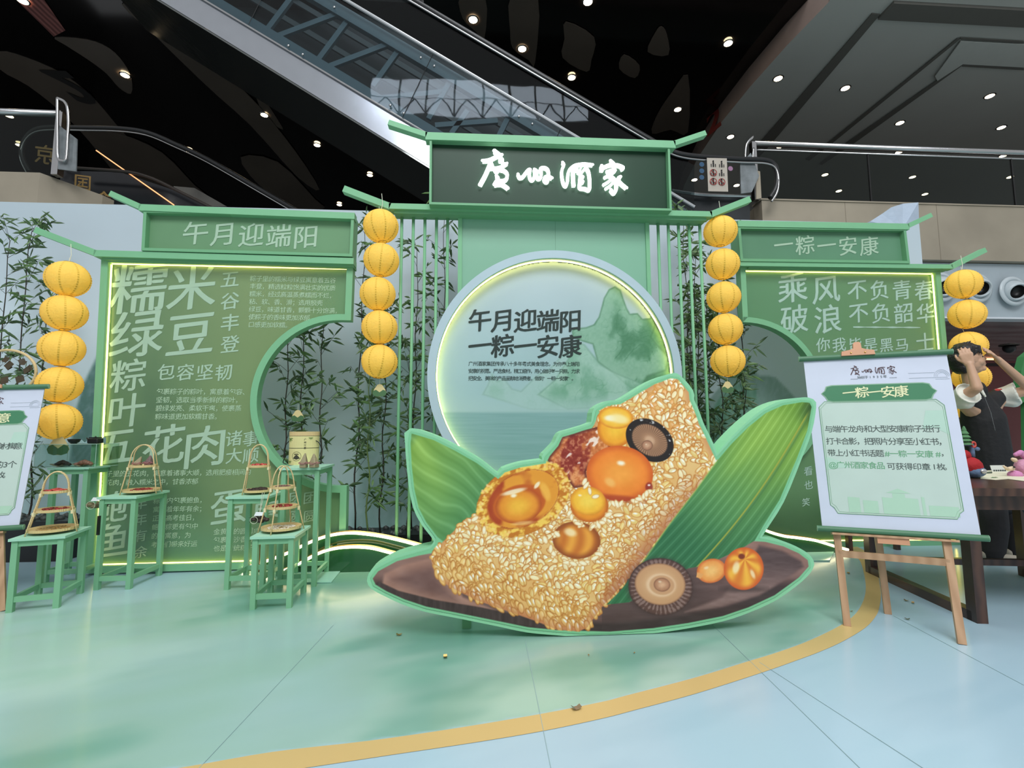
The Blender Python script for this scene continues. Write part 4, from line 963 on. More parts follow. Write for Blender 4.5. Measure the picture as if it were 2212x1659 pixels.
# ================================================================ BAMBOO
M_culm = [mat('culm_dark', (48, 44, 34), .6, var=.2), mat('culm_green', (98, 118, 66), .6, var=.2)]
M_leaf = [mat('leaf_dark', (62, 90, 52), .5, var=.35, vscale=9), mat('leaf_mid', (82, 114, 62), .5, var=.35, vscale=9)]
def bamboo(x, ytop, Y, lab, dens=1., seed=0, lean=0., culm=0, z0=.1, lo=.2, spread=1.):
    r = random.Random(seed); top = PY(x, ytop, Y); H = top[2]; bx = top[0]-lean; t = thing('bamboo_stalk', lab, 'bamboo', (bx, Y, z0), 'artificial bamboo stalks')
    n = 16; P = [np.array([bx+lean*(i/n)+.012*sin(i*1.3+seed), Y+.015*cos(i*.9+seed), z0+(H-z0)*i/n]) for i in range(n+1)]
    mb = MB(); rad = [.0085*(1-.65*i/n) for i in range(n+1)]; mb.tube(P, rad, 6)
    for i in range(1, n): mb.ball(P[i], rad[i]*1.35, 6, (1, 1, .5))
    cm_ = part('culm', mb, M_culm[culm], t, smooth=True)
    mb = MB(); tw = MB()
    for i in range(max(1, int(n*lo)), n+1):
        for b in range(1+(r.random() < .75*dens)+(i == n)*2):
            a = r.uniform(0, 2*pi); el = r.uniform(.5, 1.1); Ln = r.uniform(.10, .26)*spread; d = np.array([cos(a)*cos(el), sin(a)*cos(el)*.6, sin(el)])
            e = P[i]+d*Ln; tw.tube([P[i], P[i]+d*Ln*.5+np.array([0, 0, .008]), e], .0018, 4)
            for k in range(int(r.uniform(4, 8)*dens)+1):
                q = P[i]+d*Ln*r.uniform(.45, 1.05); la = r.uniform(0, 2*pi); le = r.uniform(-.75, .85); ll = r.uniform(.085, .17); lw = r.uniform(.008, .014)
                ld = np.array([cos(la)*cos(le), sin(la)*cos(le)*.6, sin(le)]); sd_ = np.cross(ld, (r.uniform(-.4, .4), -1, r.uniform(-.3, .3))); sd_ /= np.linalg.norm(sd_)+1e-9
                nn = np.cross(sd_, ld)*.003; m1 = q+ld*ll*.35; m2 = q+ld*ll*.68+np.array([0, 0, -.005]); tip = q+ld*ll+np.array([0, 0, -.014])
                mb.mi = 0 if r.random() < .6 else 1
                mb.add([q, m1+sd_*lw, m1+nn, m1-sd_*lw, m2+sd_*lw*.8, m2+nn, m2-sd_*lw*.8, tip], [(0, 1, 2), (0, 2, 3), (1, 4, 5, 2), (2, 5, 6, 3), (4, 7, 5), (5, 7, 6)])
    part('twigs', tw, M_culm[culm], cm_); o = part('foliage', mb, M_leaf, t); o['kind'] = 'stuff'
BB = [(24,520,4.75,'bamboo stalk at the far left edge behind the tilted poster',1.1,0),(68,500,4.7,'tall bushy bamboo stalk left of the far left lanterns',1.25,0),(108,640,4.85,'bamboo stalk directly behind the far left lanterns',1.,0),
 (626,690,4.62,'leftmost of the three bamboo stalks in the round opening of the left panel',.8,0),(661,640,4.66,'middle bamboo stalk of three in the round opening of the left panel',.85,0),(697,680,4.6,'rightmost bamboo stalk of three in the round opening of the left panel',.8,0),
 (788,505,4.75,'bamboo stalk just left of the lantern string beside the archway',.75,0),(800,740,4.55,'short green bamboo stalk under the lanterns left of the archway',.9,1),(840,660,4.7,'bamboo stalk behind the lanterns left of the archway',.85,0),
 (903,540,4.8,'bamboo stalk behind the second post left of the round screen',.8,0),(886,760,4.6,'short bamboo stalk behind the first post left of the round screen',.9,0),(960,462,4.9,'bamboo stalk behind the posts beside the header panel at left',1.,0),
 (1476,480,4.8,'bamboo stalk behind the posts right of the round screen, nearest the header',1.2,0),(1500,560,4.7,'bushy bamboo stalk behind the last post right of the round screen',1.3,0),(1524,640,4.85,'bamboo stalk between the last post and the right lantern string',1.2,0),
 (1549,700,4.7,'short bamboo stalk behind the lower lanterns right of the archway',1.1,0),(1588,510,4.75,'tall bamboo stalk just right of the lantern string right of the archway',1.1,0),(1606,800,4.6,'short bamboo stalk at the left edge of the right panel opening',.9,0),(1487,700,4.6,'low bamboo stalk tight behind the ring of the round screen',1.1,0)]
for i, (x, yt, Yd, lab, dn, cu) in enumerate(BB): bamboo(x, yt, Yd, lab, dn, seed=i*7+3, lean=random.uniform(-.03, .05), culm=cu, z0=.16, lo=.12 if dn > 1 else .18)
# ================================================================ DISPLAY TABLES
M_ttop = mat('table_green_top', (166, 216, 190), .4); M_tleg = mat('table_green', (126, 182, 142), .5)
def table(FL, FR, BR, H, lab):
    a, b, c = PF(*FL), PF(*FR), PF(*BR); e = (b-a); W = np.linalg.norm(e); e /= W; n = np.array([-e[1], e[0], 0]); D = (c-b)@n; s = .032
    cen = (a+b)/2+n*D/2; t = thing('display_table', lab, 'table', (cen[0], cen[1], 0), 'light green display tables')
    ax = (e, n, np.array([0, 0, 1.]))
    for i in (0, 1):
        for j in (0, 1):
            mb = MB(); q = a+e*(s/2+i*(W-s))+n*(s/2+j*(D-s)); mb.obox((q[0], q[1], (H-.02)/2), ax, (s/2, s/2, (H-.02)/2)); part('leg', mb, M_tleg, t)
    mb = MB(); q = a+e*W/2+n*D/2
    mb.obox((q[0], q[1], H-.008), ax, (W/2+.012, D/2+.012, .008)); part('tabletop', mb, M_ttop, t)
    mb = MB(); z = H-.04
    for zz, hh, nm in ((H-.034, .018, 'apron'), (.075, .016, 'stretcher')):
        mb = MB()
        for (p, q2, dr, Ln) in ((a+n*s/2, b+n*s/2, e, W), (a+n*(D-s/2), b+n*(D-s/2), e, W), (a+e*s/2, a+e*s/2+n*D, n, D), (b-e*s/2, b-e*s/2+n*D, n, D)):
            m_ = (p+q2)/2; oth = n if dr is e else e; mb.obox((m_[0], m_[1], zz), (dr, oth, ax[2]), (Ln/2-s, .010, hh))
        part(nm, mb, M_tleg, t)
    return cen, e, n, W, D, H
TA = table((88,1260), (172,1257), (235.6,1236), .847, 'tallest light green table of the left group, carrying the clear display case')
TB = table((200.6,1275.4), (280.2,1273.6), (344,1242), .65, 'medium light green table of the left group, carrying the two-tier basket')
TC = table((11,1325), (126,1313.8), (188.5,1279), .45, 'lowest light green table of the left group, nearest the left edge')
TD = table((598,1271), (681.5,1268), (705,1236), .847, 'tallest light green table of the middle group, carrying the bamboo gift box')
TE = table((483,1275), (569,1273), (600,1245), .648, 'medium light green table of the middle group, carrying a two-tier basket')
TF = table((538.7,1318), (628.8,1314), (663.5,1278), .45, 'lowest light green table of the middle group, in front')

# ---------------------------------------------------------------- tiered bamboo baskets
def basket(cx, cy, z, rot, tiers, W, H, lab, spreadtop=.68):
    t = thing('tiered_basket', lab, 'basket', (cx, cy, z), 'tiered bamboo serving baskets')
    ca, sa = cos(rot), sin(rot); Wd = lambda x, y, zz: np.array([cx+x*ca-y*sa, cy+x*sa+y*ca, z+zz])
    outp = []
    zs = [.018+(H*.62)*i/(max(1, tiers-1)) for i in range(tiers)] if tiers > 1 else [.02]
    zs = [.02, H*.55] if tiers == 2 else [.02, H*.36, H*.66]
    hw = lambda zz: W/2*(1-spreadtop*zz/H)
    for y_ in (-1, 1):      # two splayed arches
        P = []; zc = H*.72
        for i in range(5): zz = zc*i/4; P.append(Wd(-hw(zz), y_*.30*W*(1-.75*zz/H), zz))
        r0 = hw(zc)
        for i in range(1, 12): a = pi-pi*i/12; P.append(Wd(r0*cos(a), y_*.30*W*(1-.75*(zc+(H-zc)*sin(a))/H), zc+(H-zc)*sin(a)))
        for i in range(4, -1, -1): zz = zc*i/4; P.append(Wd(hw(zz), y_*.30*W*(1-.75*zz/H), zz))
        mb = MB(); mb.tube(P, .0042, 6); part('arch_leg', mb, M_bamboo, t, smooth=True)
    for k, zz in enumerate(zs):
        r = hw(zz)*1.04; mb = MB(); mb.lathe([(0, zz), (r*.9, zz), (r, zz+.012), (r+.004, zz+.014), (r+.004, zz-.003), (r*.9, zz-.006), (0, zz-.006)], c=(cx, cy, z), k=26)
        part('tray', mb, M_tray, t); outp.append((cx, cy, z+zz+.002, r*.85))
    for zz in (zs[1:] if tiers > 1 else zs):
        mb = MB()
        for sx in (-1, 1):
            for sy in (-1, 1): q = Wd(sx*hw(zz), sy*.30*W*(1-.75*zz/H), zz-.012); mb.box(q-np.array([.007, .007, .012]), q+np.array([.007, .007, .012]))
        part('binding', mb, M_bind, t)
    return outp
M_tray = wave_mat('bamboo_tray', (228, 204, 150), (196, 168, 112), 60, 1, 'X', .6); M_bind = mat('binding_pale', (232, 220, 176), .5)
def pile(c, n, r0, mtl, name, lab, cat, sc=(1, 1, .6), seed=0):
    r = random.Random(seed); mb = MB(); cx, cy, z, R = c
    for i in range(n):
        a = r.uniform(0, 2*pi); q = R*.82*sqrt(r.random()); mb.ball((cx+q*cos(a), cy+q*sin(a), z+r0*.6+r.uniform(0, r0*.8)*(1-q/R)), r0*r.uniform(.8, 1.1), 8, sc)
    solo(name, mb, mtl, lab, cat, smooth=True, kind='stuff')
M_red = mat('dried_red', (140, 44, 40), .4, var=.4, vscale=30); M_redpk = mat('cured_meat', (176, 62, 56), .35, var=.5, vscale=30); M_dkm = mat('dried_mushroom', (58, 44, 38), .7, var=.5, vscale=30)
M_nut = mat('dried_brown', (112, 84, 74), .6, var=.5, vscale=30); M_rice = mat('raw_rice', (222, 216, 200), .6, var=.15, vscale=90); M_bean = mat('split_beans', (176, 142, 84), .6, var=.25, vscale=90)
def on(px, py, T, back=.0):
    p = PF(px, py, T[5]); return p
bc = basket(*((TC[0]-TC[1]*.0)[:2]), TC[5], atan2(TC[1][1], TC[1][0])+.35, 3, .25, .40, 'three-tier bamboo basket on the lowest table of the left group')
pile(bc[0], 60, .008, M_bean, 'split_beans', 'split beans spread on the bottom tray of the left three-tier basket', 'beans', (1, 1, .3), 1)
pile(bc[1], 30, .010, M_red, 'dried_dates', 'dark red dried fruit on the middle tray of the left three-tier basket', 'dried fruit', (1.2, .8, .6), 2)
pile(bc[2], 22, .015, M_redpk, 'cured_meat', 'red cured meat slices on the top tray of the left three-tier basket', 'meat', (1.3, .8, .5), 3)
bb = basket(*(TB[0]+TB[1]*.045)[:2], TB[5], atan2(TB[1][1], TB[1][0])+.3, 2, .225, .365, 'two-tier bamboo basket on the medium table of the left group', .5)
pile(bb[0], 40, .010, M_red, 'dried_dates', 'dark red dried fruit on the lower tray of the left two-tier basket', 'dried fruit', (1.2, .8, .6), 4)
be = basket(*(TE[0])[:2], TE[5], atan2(TE[1][1], TE[1][0])+.3, 2, .19, .365, 'two-tier bamboo basket on the medium table of the middle group', .5)
pile(be[0], 26, .016, M_dkm, 'dried_mushrooms', 'dark dried mushrooms on the lower tray of the middle two-tier basket', 'mushrooms', (1.2, .9, .5), 5)
pile(be[1], 24, .013, M_redpk, 'cured_meat', 'red cured meat on the upper tray of the middle two-tier basket', 'meat', (1.2, .8, .8), 6)
bf = basket(*(TF[0]-TF[1]*.005)[:2], TF[5], atan2(TF[1][1], TF[1][0])+.9, 3, .24, .43, 'three-tier bamboo basket on the lowest table of the middle group', .72)
pile(bf[0], 120, .006, M_rice, 'raw_rice', 'white raw rice spread on the bottom tray of the middle three-tier basket', 'rice', (1.5, .9, .4), 7)
pile(bf[1], 26, .010, M_red, 'dried_dates', 'dark red dried fruit on the middle tray of the middle three-tier basket', 'dried fruit', (1.2, .8, .6), 8)
pile(bf[2], 26, .010, M_nut, 'dried_nuts', 'brown dried nuts on the top tray of the middle three-tier basket', 'nuts', (1.1, .9, .8), 9)

def zongzi(c, h, r, lab, mtl, tilt=0., name='rice_dumpling', col2=None):
    t = thing(name, lab, 'dumpling', c); c = np.array(c, float); mb = MB(); n = 4; base = []; 
    for k in range(4): a = 2*pi*k/4+.5+tilt; base.append(c+np.array([r*cos(a), r*sin(a), .002]))
    mid = [c+(b-c)*.92+np.array([0, 0, h*.33]) for b in base]; tip = c+np.array([tilt*.05, 0, h])
    mb.add(base+mid+[tip], [(3, 2, 1, 0)]+[(i, (i+1) % 4, 4+(i+1) % 4, 4+i) for i in range(4)]+[(4+i, 4+(i+1) % 4, 8) for i in range(4)]); o = part('leaf_wrap', mb, mtl, t)
    bv = o.modifiers.new('round', 'BEVEL'); bv.width = r*.18; bv.segments = 3
    mb = MB(); mb.tube([c+np.array([r*.97*cos(a), r*.97*sin(a), h*.3+.003*sin(5*a)]) for a in [2*pi*i/20 for i in range(21)]], .0022, 5, cap=False); mb.tube([c+np.array([r*.9*cos(a), r*.2*sin(a)-r*.6, h*.3+r*.3*sin(a)]) for a in [2*pi*i/14 for i in range(15)]], .0016, 5, cap=False)
    part('string', mb, mat('dumpling_string', (170, 110, 116), .7) if 'dumpling_string' not in MATS else MATS['dumpling_string'], t)
M_zl = wave_mat('dried_leaf', (170, 160, 128), (128, 118, 84), 40, 3, 'Z', .6); M_zp = wave_mat('dried_leaf_purple', (136, 112, 110), (96, 74, 70), 40, 3, 'Z', .6)
x, y, z, R = bb[1]; zongzi((x-.035, y-.01, z), .085, .035, 'pale wrapped rice dumpling lying left on the upper tray of the left two-tier basket', M_zl, .6); zongzi((x+.035, y+.01, z), .095, .034, 'dark purple-brown wrapped rice dumpling standing right on the upper tray of the left two-tier basket', M_zp, .2)
# gift box
tp = lambda px, py, T: PF(px, py, T[5])
c = (tp(656, 1003, TD)); gb = thing('gift_box', 'oval bamboo-printed gift box with black cord handles on the tallest middle table', 'box', (c[0], c[1], TD[5]))
E_ = (np.array([1., .15, 0]), np.array([-.1, .72, 0]), np.array([0, 0, 1.])); z0 = TD[5]; Rb = .112; Hb = .262
mb = MB(); mb.lathe([(Rb, 0), (Rb, Hb*.50)], c=(c[0], c[1], z0), k=36, ax=E_); mb.face([np.array([c[0], c[1], z0])+E_[0]*Rb*cos(a)+E_[1]*Rb*sin(a) for a in [2*pi*i/36 for i in range(36)]])
M_box = mat('box_print_bamboo', (222, 212, 150), .5, var=.08, vscale=8); ldm = part('lower_drum', mb, M_box, gb, smooth=False)
mb = MB(); mb.lathe([(Rb, Hb*.505), (Rb, Hb*.87)], c=(c[0], c[1], z0), k=36, ax=E_); part('upper_drum', mb, M_box, gb)
mb = MB(); mb.lathe([(Rb*1.01, Hb*.875), (Rb*1.01, Hb), (Rb*.97, Hb), (Rb*.97, Hb*.985), (0, Hb*.985)], c=(c[0], c[1], z0), k=36, ax=E_); part('lid', mb, mat('box_lid_kraft', (214, 186, 134), .6), gb)
mb = MB(); 
for hh in (.495, .865): mb.lathe([(Rb*1.006, Hb*hh), (Rb*1.006, Hb*hh+.004)], c=(c[0], c[1], z0), k=36, ax=E_)
part('band', mb, M_black, gb)
for sx, lab in ((-1, 'left black cord'), (1, 'right black cord')):
    mb = MB(); mb.tube(smooth_open([(c[0]+sx*.10, c[1]-.03, z0+.19), (c[0]+sx*.125, c[1]-.03, z0+.17), (c[0]+sx*.145, c[1]-.03, z0+.12), (c[0]+sx*.135, c[1]-.03, z0+.07), (c[0]+sx*.150, c[1]-.03, z0+.02), (c[0]+sx*.12, c[1]-.04, z0+.006)]), .0035, 6); part('cord', mb, M_black, gb, lab, smooth=True)
def onbox(a, h, dx=0, dz=0, k=1.012):
    return np.array([c[0], c[1], z0+h*Hb])+E_[0]*Rb*k*cos(a)+E_[1]*Rb*k*sin(a)
def boxtxt(mb, ch, a, h, s):
    vs, fs = glyph(ch, .02, 0, 2); mb.add([onbox(a+(p[0]-G_CX)*s/Rb, h+(p[1]-G_CY)*s/Hb) for p in vs], fs)
mb = MB()
for i, ch in enumerate('广州酒家'): boxtxt(mb, ch, -1.38, .76-.085*i, .017)
for i, ch in enumerate('裹蒸粽'): boxtxt(mb, ch, -2.05+.11*i, .32, .012)
for rr in (.040, .0375):
    pass
mb.tube([onbox(-1.94+.036/Rb*cos(a), .26+.036/Hb*sin(a)) for a in [2*pi*i/28 for i in range(29)]], .0012, 4, cap=False)
mb.face([onbox(-1.94+px/Rb, .26+pz/Hb) for px, pz in [(-.03, -.016), (-.012, .004), (0, .012), (.012, .004), (.03, -.016), (0, -.026)]])
part('lettering', mb, mat('box_ink', (60, 58, 44), .6), ldm, 'dark printed brand characters and round badge')
mb = MB()
for a0, h0, s in ((-2.55, .80, .036), (-1.0, .82, .022), (-2.55, .12, .026), (-.75, .2, .024)):
    for k in range(6): an = -pi/2+(k-2.5)*.6; mb.face([onbox(a0+s*q*cos(an+dq)/Rb, h0+s*q*sin(an+dq)/Hb) for q, dq in ((0, 0), (.5, .2), (1, 0), (.5, -.2))])
part('printed_leaves', mb, mat('box_leaf', (96, 130, 60), .6), ldm, 'green bamboo leaves')
q = tp(656, 1011, TD); zongzi((q[0]-.0, q[1], TD[5]), .125, .034, 'slim pale rice dumpling standing left in front of the gift box', M_zl, .2); zongzi((q[0]+.07, q[1]+.01, TD[5]), .12, .038, 'pale rice dumpling with pink string standing right in front of the gift box', M_zl, -.1)
# clear case on table A
cA, eA, nA, WA, DA, HA = TA
def inA(u, v, z): return cA+eA*u+nA*v+np.array([0, 0, HA+z])
M_acr = glass_mat('acrylic', (226, 240, 236), .8, .03)
ac = thing('display_case', 'clear acrylic display case on the tallest left table with a printed back card', 'case', inA(0, 0, 0))
hw_, hd_, hh_ = .20, .155, .175
cs = [inA(-hw_-.02, -hd_, 0), inA(hw_, -hd_, 0), inA(hw_, hd_, 0), inA(-hw_-.02, hd_, 0)]
mb = MB()
for i in range(4): a, b = cs[i], cs[(i+1) % 4]; mb.add([a, b, b+np.array([0, 0, hh_]), a+np.array([0, 0, hh_])], [(0, 1, 2, 3)])
mb.add([p+np.array([0, 0, hh_]) for p in cs], [(0, 1, 2, 3)]); part('clear_cover', mb, M_acr, ac)
mb = MB()
for i in range(4):
    a, b = cs[i], cs[(i+1) % 4]; up = np.array([0, 0, hh_]); mb.tube([a, a+up], .0018, 4); mb.tube([a+up, b+up], .0018, 4); mb.tube([a, b], .0018, 4)
part('edge', mb, mat('acrylic_edge', (170, 200, 188), .2), ac)
mb = MB(); mb.prism([inA(-.04, hd_-.012, 0), inA(hw_-.004, hd_-.012, 0), inA(hw_-.004, hd_-.012, hh_-.004), inA(-.04, hd_-.012, hh_-.004)], nA*.003); part('back_card', mb, mat('back_card', (192, 206, 214), .6, var=.06), ac)
mb = MB(); mb.face([inA(-.04, hd_-.013, 0)]+[inA(-.04+.236*t_, hd_-.013, .03+.04*abs(sin(t_*7))+.015*sin(t_*19)) for t_ in [i/30 for i in range(31)]]+[inA(.196, hd_-.013, 0)]); part('printed_hills', mb, mat('card_hills', (140, 176, 170), .6), ac)
for k, (u_, lab, mt_, s) in enumerate(((-.11, 'dark wrinkled dried seafood on a leaf inside the clear case, left', M_dkm, 1.), (.045, 'pinkish cured ham piece on a pale leaf inside the clear case, right', mat('ham_pink', (168, 108, 92), .45, var=.4, vscale=25), 1.1))):
    t = thing('food_sample', lab, 'food', inA(u_, -.04, 0)); mb = MB(); 
    pts = [inA(u_+.085*cos(a), -.04+.05*sin(a), .004+.02*abs(cos(a))) for a in [2*pi*i/16 for i in range(16)]]; mb.add(pts+[inA(u_, -.04, .003)], [(i, (i+1) % 16, 16) for i in range(16)]); part('leaf', mb, M_zl, t)
    mb = MB(); r = random.Random(k)
    for i in range(9): mb.ball(inA(u_+(i-4)*.012*s, -.04+r.uniform(-.01, .01), .018+.004*(4-abs(i-4))), .021*s*(1-.08*abs(i-4)), 8, (1, 1, .9))
    part('meat', mb, mt_, t, smooth=True)
# things on top of the case
zt = hh_+.003
t = thing('mountain_ornament', 'wavy pale blue mountain ornament standing on the clear case', 'ornament', inA(0, .03, zt)); mb = MB()
for k in range(5):
    P = [inA(-.10+.22*s/20, .03+.012*k-.02, zt) for s in range(21)]; T_ = [p+np.array([0, 0, max(.004, (.052-.004*k)*abs(sin(s/20*pi*2.2+.3*k))*(.5+s/30))]) for s, p in enumerate(P)]
    n_ = len(P); mb.add(P+T_+[p+nA*.006 for p in P]+[p+nA*.006 for p in T_], [(i, i+1, n_+i+1, n_+i) for i in range(n_-1)]+[(2*n_+i+1, 2*n_+i, 3*n_+i, 3*n_+i+1) for i in range(n_-1)]+[(n_+i, n_+i+1, 3*n_+i+1, 3*n_+i) for i in range(n_-1)])
part('ridges', mb, mat('ornament_blue', (160, 194, 198), .4), t, smooth=False)
b_ = inA(-.005, -.09, zt); t = thing('bowl', 'small black bowl on the clear case, left of the teapot', 'bowl', b_); mb = MB(); mb.lathe([(.018, 0), (.02, .004), (.032, .012), (.040, .028), (.042, .034), (.038, .033), (.028, .014), (0, .008)], c=b_, k=24); part('body', mb, M_black, t, smooth=True); mb = MB(); mb.lathe([(.0425, .033), (.0435, .0345), (.0415, .0355)], c=b_, k=24); part('rim', mb, M_black, t)
b_ = inA(.125, -.06, zt); t = thing('teapot', 'square black teapot on the right end of the clear case', 'teapot', b_)
mb = MB(); mb.obox(b_+np.array([0, 0, .020]), (eA, nA, (0, 0, 1)), (.040, .034, .020)); o = part('body', mb, M_black, t); bv = o.modifiers.new('b', 'BEVEL'); bv.width = .01; bv.segments = 3
mb = MB(); mb.obox(b_+np.array([0, 0, .045]), (eA, nA, (0, 0, 1)), (.030, .026, .004)); mb.ball(b_+np.array([0, 0, .052]), .006, 8); part('lid', mb, M_black, t)
mb = MB(); mb.tube([b_-eA*.038+np.array([0, 0, .02]), b_-eA*.055+np.array([0, 0, .034]), b_-eA*.062+np.array([0, 0, .044])], [.008, .006, .004], 8); part('spout', mb, M_black, t, smooth=True)
# hanging wrapped bundles
def bundle(c, lab, mtl, s, strs):
    t = thing('hanging_bundle', lab, 'bundle', c); c = np.array(c); r = random.Random(int(c[0]*100)); mb = MB()
    for i in range(12): mb.ball(c+np.array([r.uniform(-.05, .05)*s, r.uniform(-.02, .02), r.uniform(-.015, .02)]), .024*s*r.uniform(.7, 1), 8, (1.3, 1, .8))
    part('netted_body', mb, mtl, t); mb = MB()
    for i in range(10): a = r.uniform(0, 6.28); mb.tube([c+np.array([.05*s*cos(a), 0, .015*sin(a)]), c+np.array([.105*s*cos(a), .0, .03*sin(a)])], [.003, .0006], 4)
    part('stalks', mb, M_dkm, t)
    mb = MB(); k0 = c+np.array([0, -.028, .03])
    mb.prism([k0+np.array([-.03, -.006, .0]), k0+np.array([.035, -.012, .002]), k0+np.array([.04, 0, .024]), k0+np.array([-.02, .004, .026])], (0, .001, 0)); part('label', mb, mat('tag_white', (220, 228, 228), .5) if 'tag_white' not in MATS else MATS['tag_white'], t)
    mb = MB(); 
    for q in strs: mb.tube([c+np.array([0, -.02, .02]), np.array(q)], .0016, 5)
    mb.tube([c+np.array([.03*s*cos(a)-.03, -.03, .028*s*sin(a)]) for a in [2*pi*i/16 for i in range(17)]], .0014, 5, cap=False); part('string', mb, M_cord, t)
M_net = wave_mat('netting', (150, 140, 100), (58, 50, 36), 70, 4, 'DIAGONAL', .7)
q = tp(215, 1068, TB)+np.array([0, -.03, 0]); cb = PY(212, 1090, q[1]); bundle(cb, 'netted dried bundle with white label hanging off the medium left table', M_net, 1.0, [q+np.array([.01, .03, .0])])
q = tp(570, 1062, TE)+np.array([0, -.22, 0]); q = PY(571, 1064, TE[0][1]-.19); cb = PY(562, 1122, q[1]); bundle(cb, 'dark dried bundle with white label hanging from the medium middle table', M_dkm, .85, [q, q+np.array([-.014, 0, 0])])
t = TB; q = PY(213, 1135, 3.66); mb = MB(); mb.box(q-np.array([.008, .006, .066]), q+np.array([.008, .006, .066])); solo('black_pouch', mb, M_black, 'narrow black strip hanging beside the medium left table leg', 'strip')
# floor lamp object behind middle table (bronze pieces)
mb = MB(); q = PY(562, 1172, 4.1); mb.ball(q, .022, 10); mb.ball(q+np.array([.03, 0, .005]), .016, 10); mb.tube([q, (q[0], q[1], .0)], .004, 6); solo('bronze_knob', mb, mat('bronze', (120, 90, 40), .3, .8), 'small round bronze ornament on a stem behind the middle tables', 'ornament', smooth=True)

# ================================================================ EASELS WITH SCROLL POSTERS
def easel(pl, quad_px, lab_e, lab_p, feet, clip_px, text_fn, ledge=True, wood=True):
    Q = [np.array(pl.uv(x, y)) for x, y in quad_px]   # TL TR BR BL of the paper
    c0 = (Q[0]+Q[1]+Q[2]+Q[3])/4; b = pl.w(*((Q[2]+Q[3])/2)); po = thing('scroll_poster', lab_p, 'poster', b)
    mb = MB(); mb.prism([pl.w(*q, 0) for q in Q], -pl.n*.008); bd = part('board', mb, M_paper, po)
    h = Q[0]-Q[3]; h /= np.linalg.norm(h)
    for (a, b_, nm) in ((Q[0], Q[1], 'top_rod'), (Q[3], Q[2], 'bottom_rod')):
        e = (b_-a); Ln = np.linalg.norm(e); e /= Ln; r = .0175; off = h*(r*.9 if nm == 'top_rod' else -r*.9)
        A, B = pl.w(*(a-e*.028+off), .006), pl.w(*(b_+e*.028+off), .006)
        mb = MB(); mb.tube([A, B], r, 16, cap=False); o = part(nm, mb, M_dkgreen, po, smooth=True)
        d = (B-A)/np.linalg.norm(B-A); X_ = pl.n; Y_ = np.cross(d, X_)
        mb = MB(); mb.lathe([(0, .0004), (r, .0004), (r, -.002)], c=B, k=16, ax=(X_, Y_, d)); mb.lathe([(0, .0004), (r, .0004), (r, -.002)], c=A, k=16, ax=(X_, -Y_, -d)); part('rod_cap', mb, M_ltgreen, o, 'pale green round end')
    text_fn(bd, pl, Q)
    es = thing('easel', lab_e, 'easel', (*PF(*feet[0])[:2], 0))
    fl_, fr_, bk = PF(*feet[0]), PF(*feet[1]), PF(*feet[2])
    apex = pl.w(*pl.uv(*clip_px), -.03)
    zb = pl.w(*((Q[2]+Q[3])/2))[2]
    for nm, f0, t_ in (('front_leg', fl_, Q[3]+(Q[2]-Q[3])*.10), ('front_leg', fr_, Q[3]+(Q[2]-Q[3])*.80)):
        top = pl.w(*(t_), -.02); dd = top-f0; mb = MB(); up = apex
        hi = pl.w(*((Q[0]+Q[1])/2*.9+t_*.1), -.035)
        mb.bar(f0, top, .036, up=pl.n, h=.02); mb.bar(top, hi, .034, up=pl.n, h=.02); part(nm, mb, M_wood, es)
    mb = MB(); mb.bar(bk, apex-pl.n*.02, .036, up=pl.n, h=.02); part('rear_leg', mb, M_wood, es)
    mb = MB(); la = pl.w(*(Q[3]+(Q[2]-Q[3])*.06-h*.040), .0); lb = pl.w(*(Q[3]+(Q[2]-Q[3])*.86-h*.040), .0); mb.bar(la, lb, .045, up=h[0]*pl.u+h[1]*pl.v, h=.012); part('ledge', mb, M_wood, es)
    cm = (la+lb)/2-np.array([0, 0, .022])+pl.n*.01; mb = MB(); mb.obox(cm, (pl.u, pl.n, pl.v), (.075, .008, .018)); part('ledge_block', mb, M_clip, es)
    t1 = fl_+(pl.w(*(Q[3]+(Q[2]-Q[3])*.10), -.02)-fl_)*.72; t2 = fr_+(pl.w(*(Q[3]+(Q[2]-Q[3])*.80), -.02)-fr_)*.72
    mb = MB(); mb.bar(t1, t2, .034, up=(0, 0, 1), h=.034) if False else mb.bar(t1, t2, .02, up=(0, 0, 1), h=.036); part('crossbar', mb, M_wood, es)
    cu = np.array(pl.uv(*clip_px)); kk = .5*np.linalg.norm(Q[0]-Q[1])
    mb = MB(); f = lambda pts, d: [pl.w(cu[0]+x*kk, cu[1]+y*kk, d) for x, y in pts]
    mb.prism(f([(-.24, -.02), (.24, -.02), (.23, .055), (.12, .075), (.06, .10), (.055, .19), (.03, .215), (-.03, .215), (-.055, .19), (-.06, .10), (-.12, .075), (-.23, .055)], .034), -pl.n*.02); clp = part('clip', mb, M_clip, es, 'pinkish wooden clamp')
    mb = MB()
    for x in (-.10, .10): p = pl.w(cu[0]+x*kk, cu[1]+.02*kk, .036); mb.ball(p, .005, 8)
    part('screw', mb, mat('brass', (200, 150, 80), .3, .9) if 'brass' not in MATS else MATS['brass'], clp)
M_pgreen = mat('poster_green_field', (186, 204, 194), .55); M_pline = mat('poster_line', (130, 170, 140), .55); M_pdark = mat('poster_dark_green', (56, 122, 84), .55); M_pcream = mat('poster_cream', (226, 226, 180), .55)
M_ptext = mat('poster_text', (70, 82, 78), .6); M_pgtext = mat('poster_text_green', (96, 158, 116), .6); M_logo = mat('logo_maroon', (70, 34, 38), .6); M_pale = mat('poster_pale_hill', (170, 204, 180), .6)
ANG = radians(-27); PEr = Plane(PF(1812, 1352), ANG, radians(12))
def bil(Q, s, t): return Q[0]*(1-s)*(1-t)+Q[1]*s*(1-t)+Q[2]*s*t+Q[3]*(1-s)*t
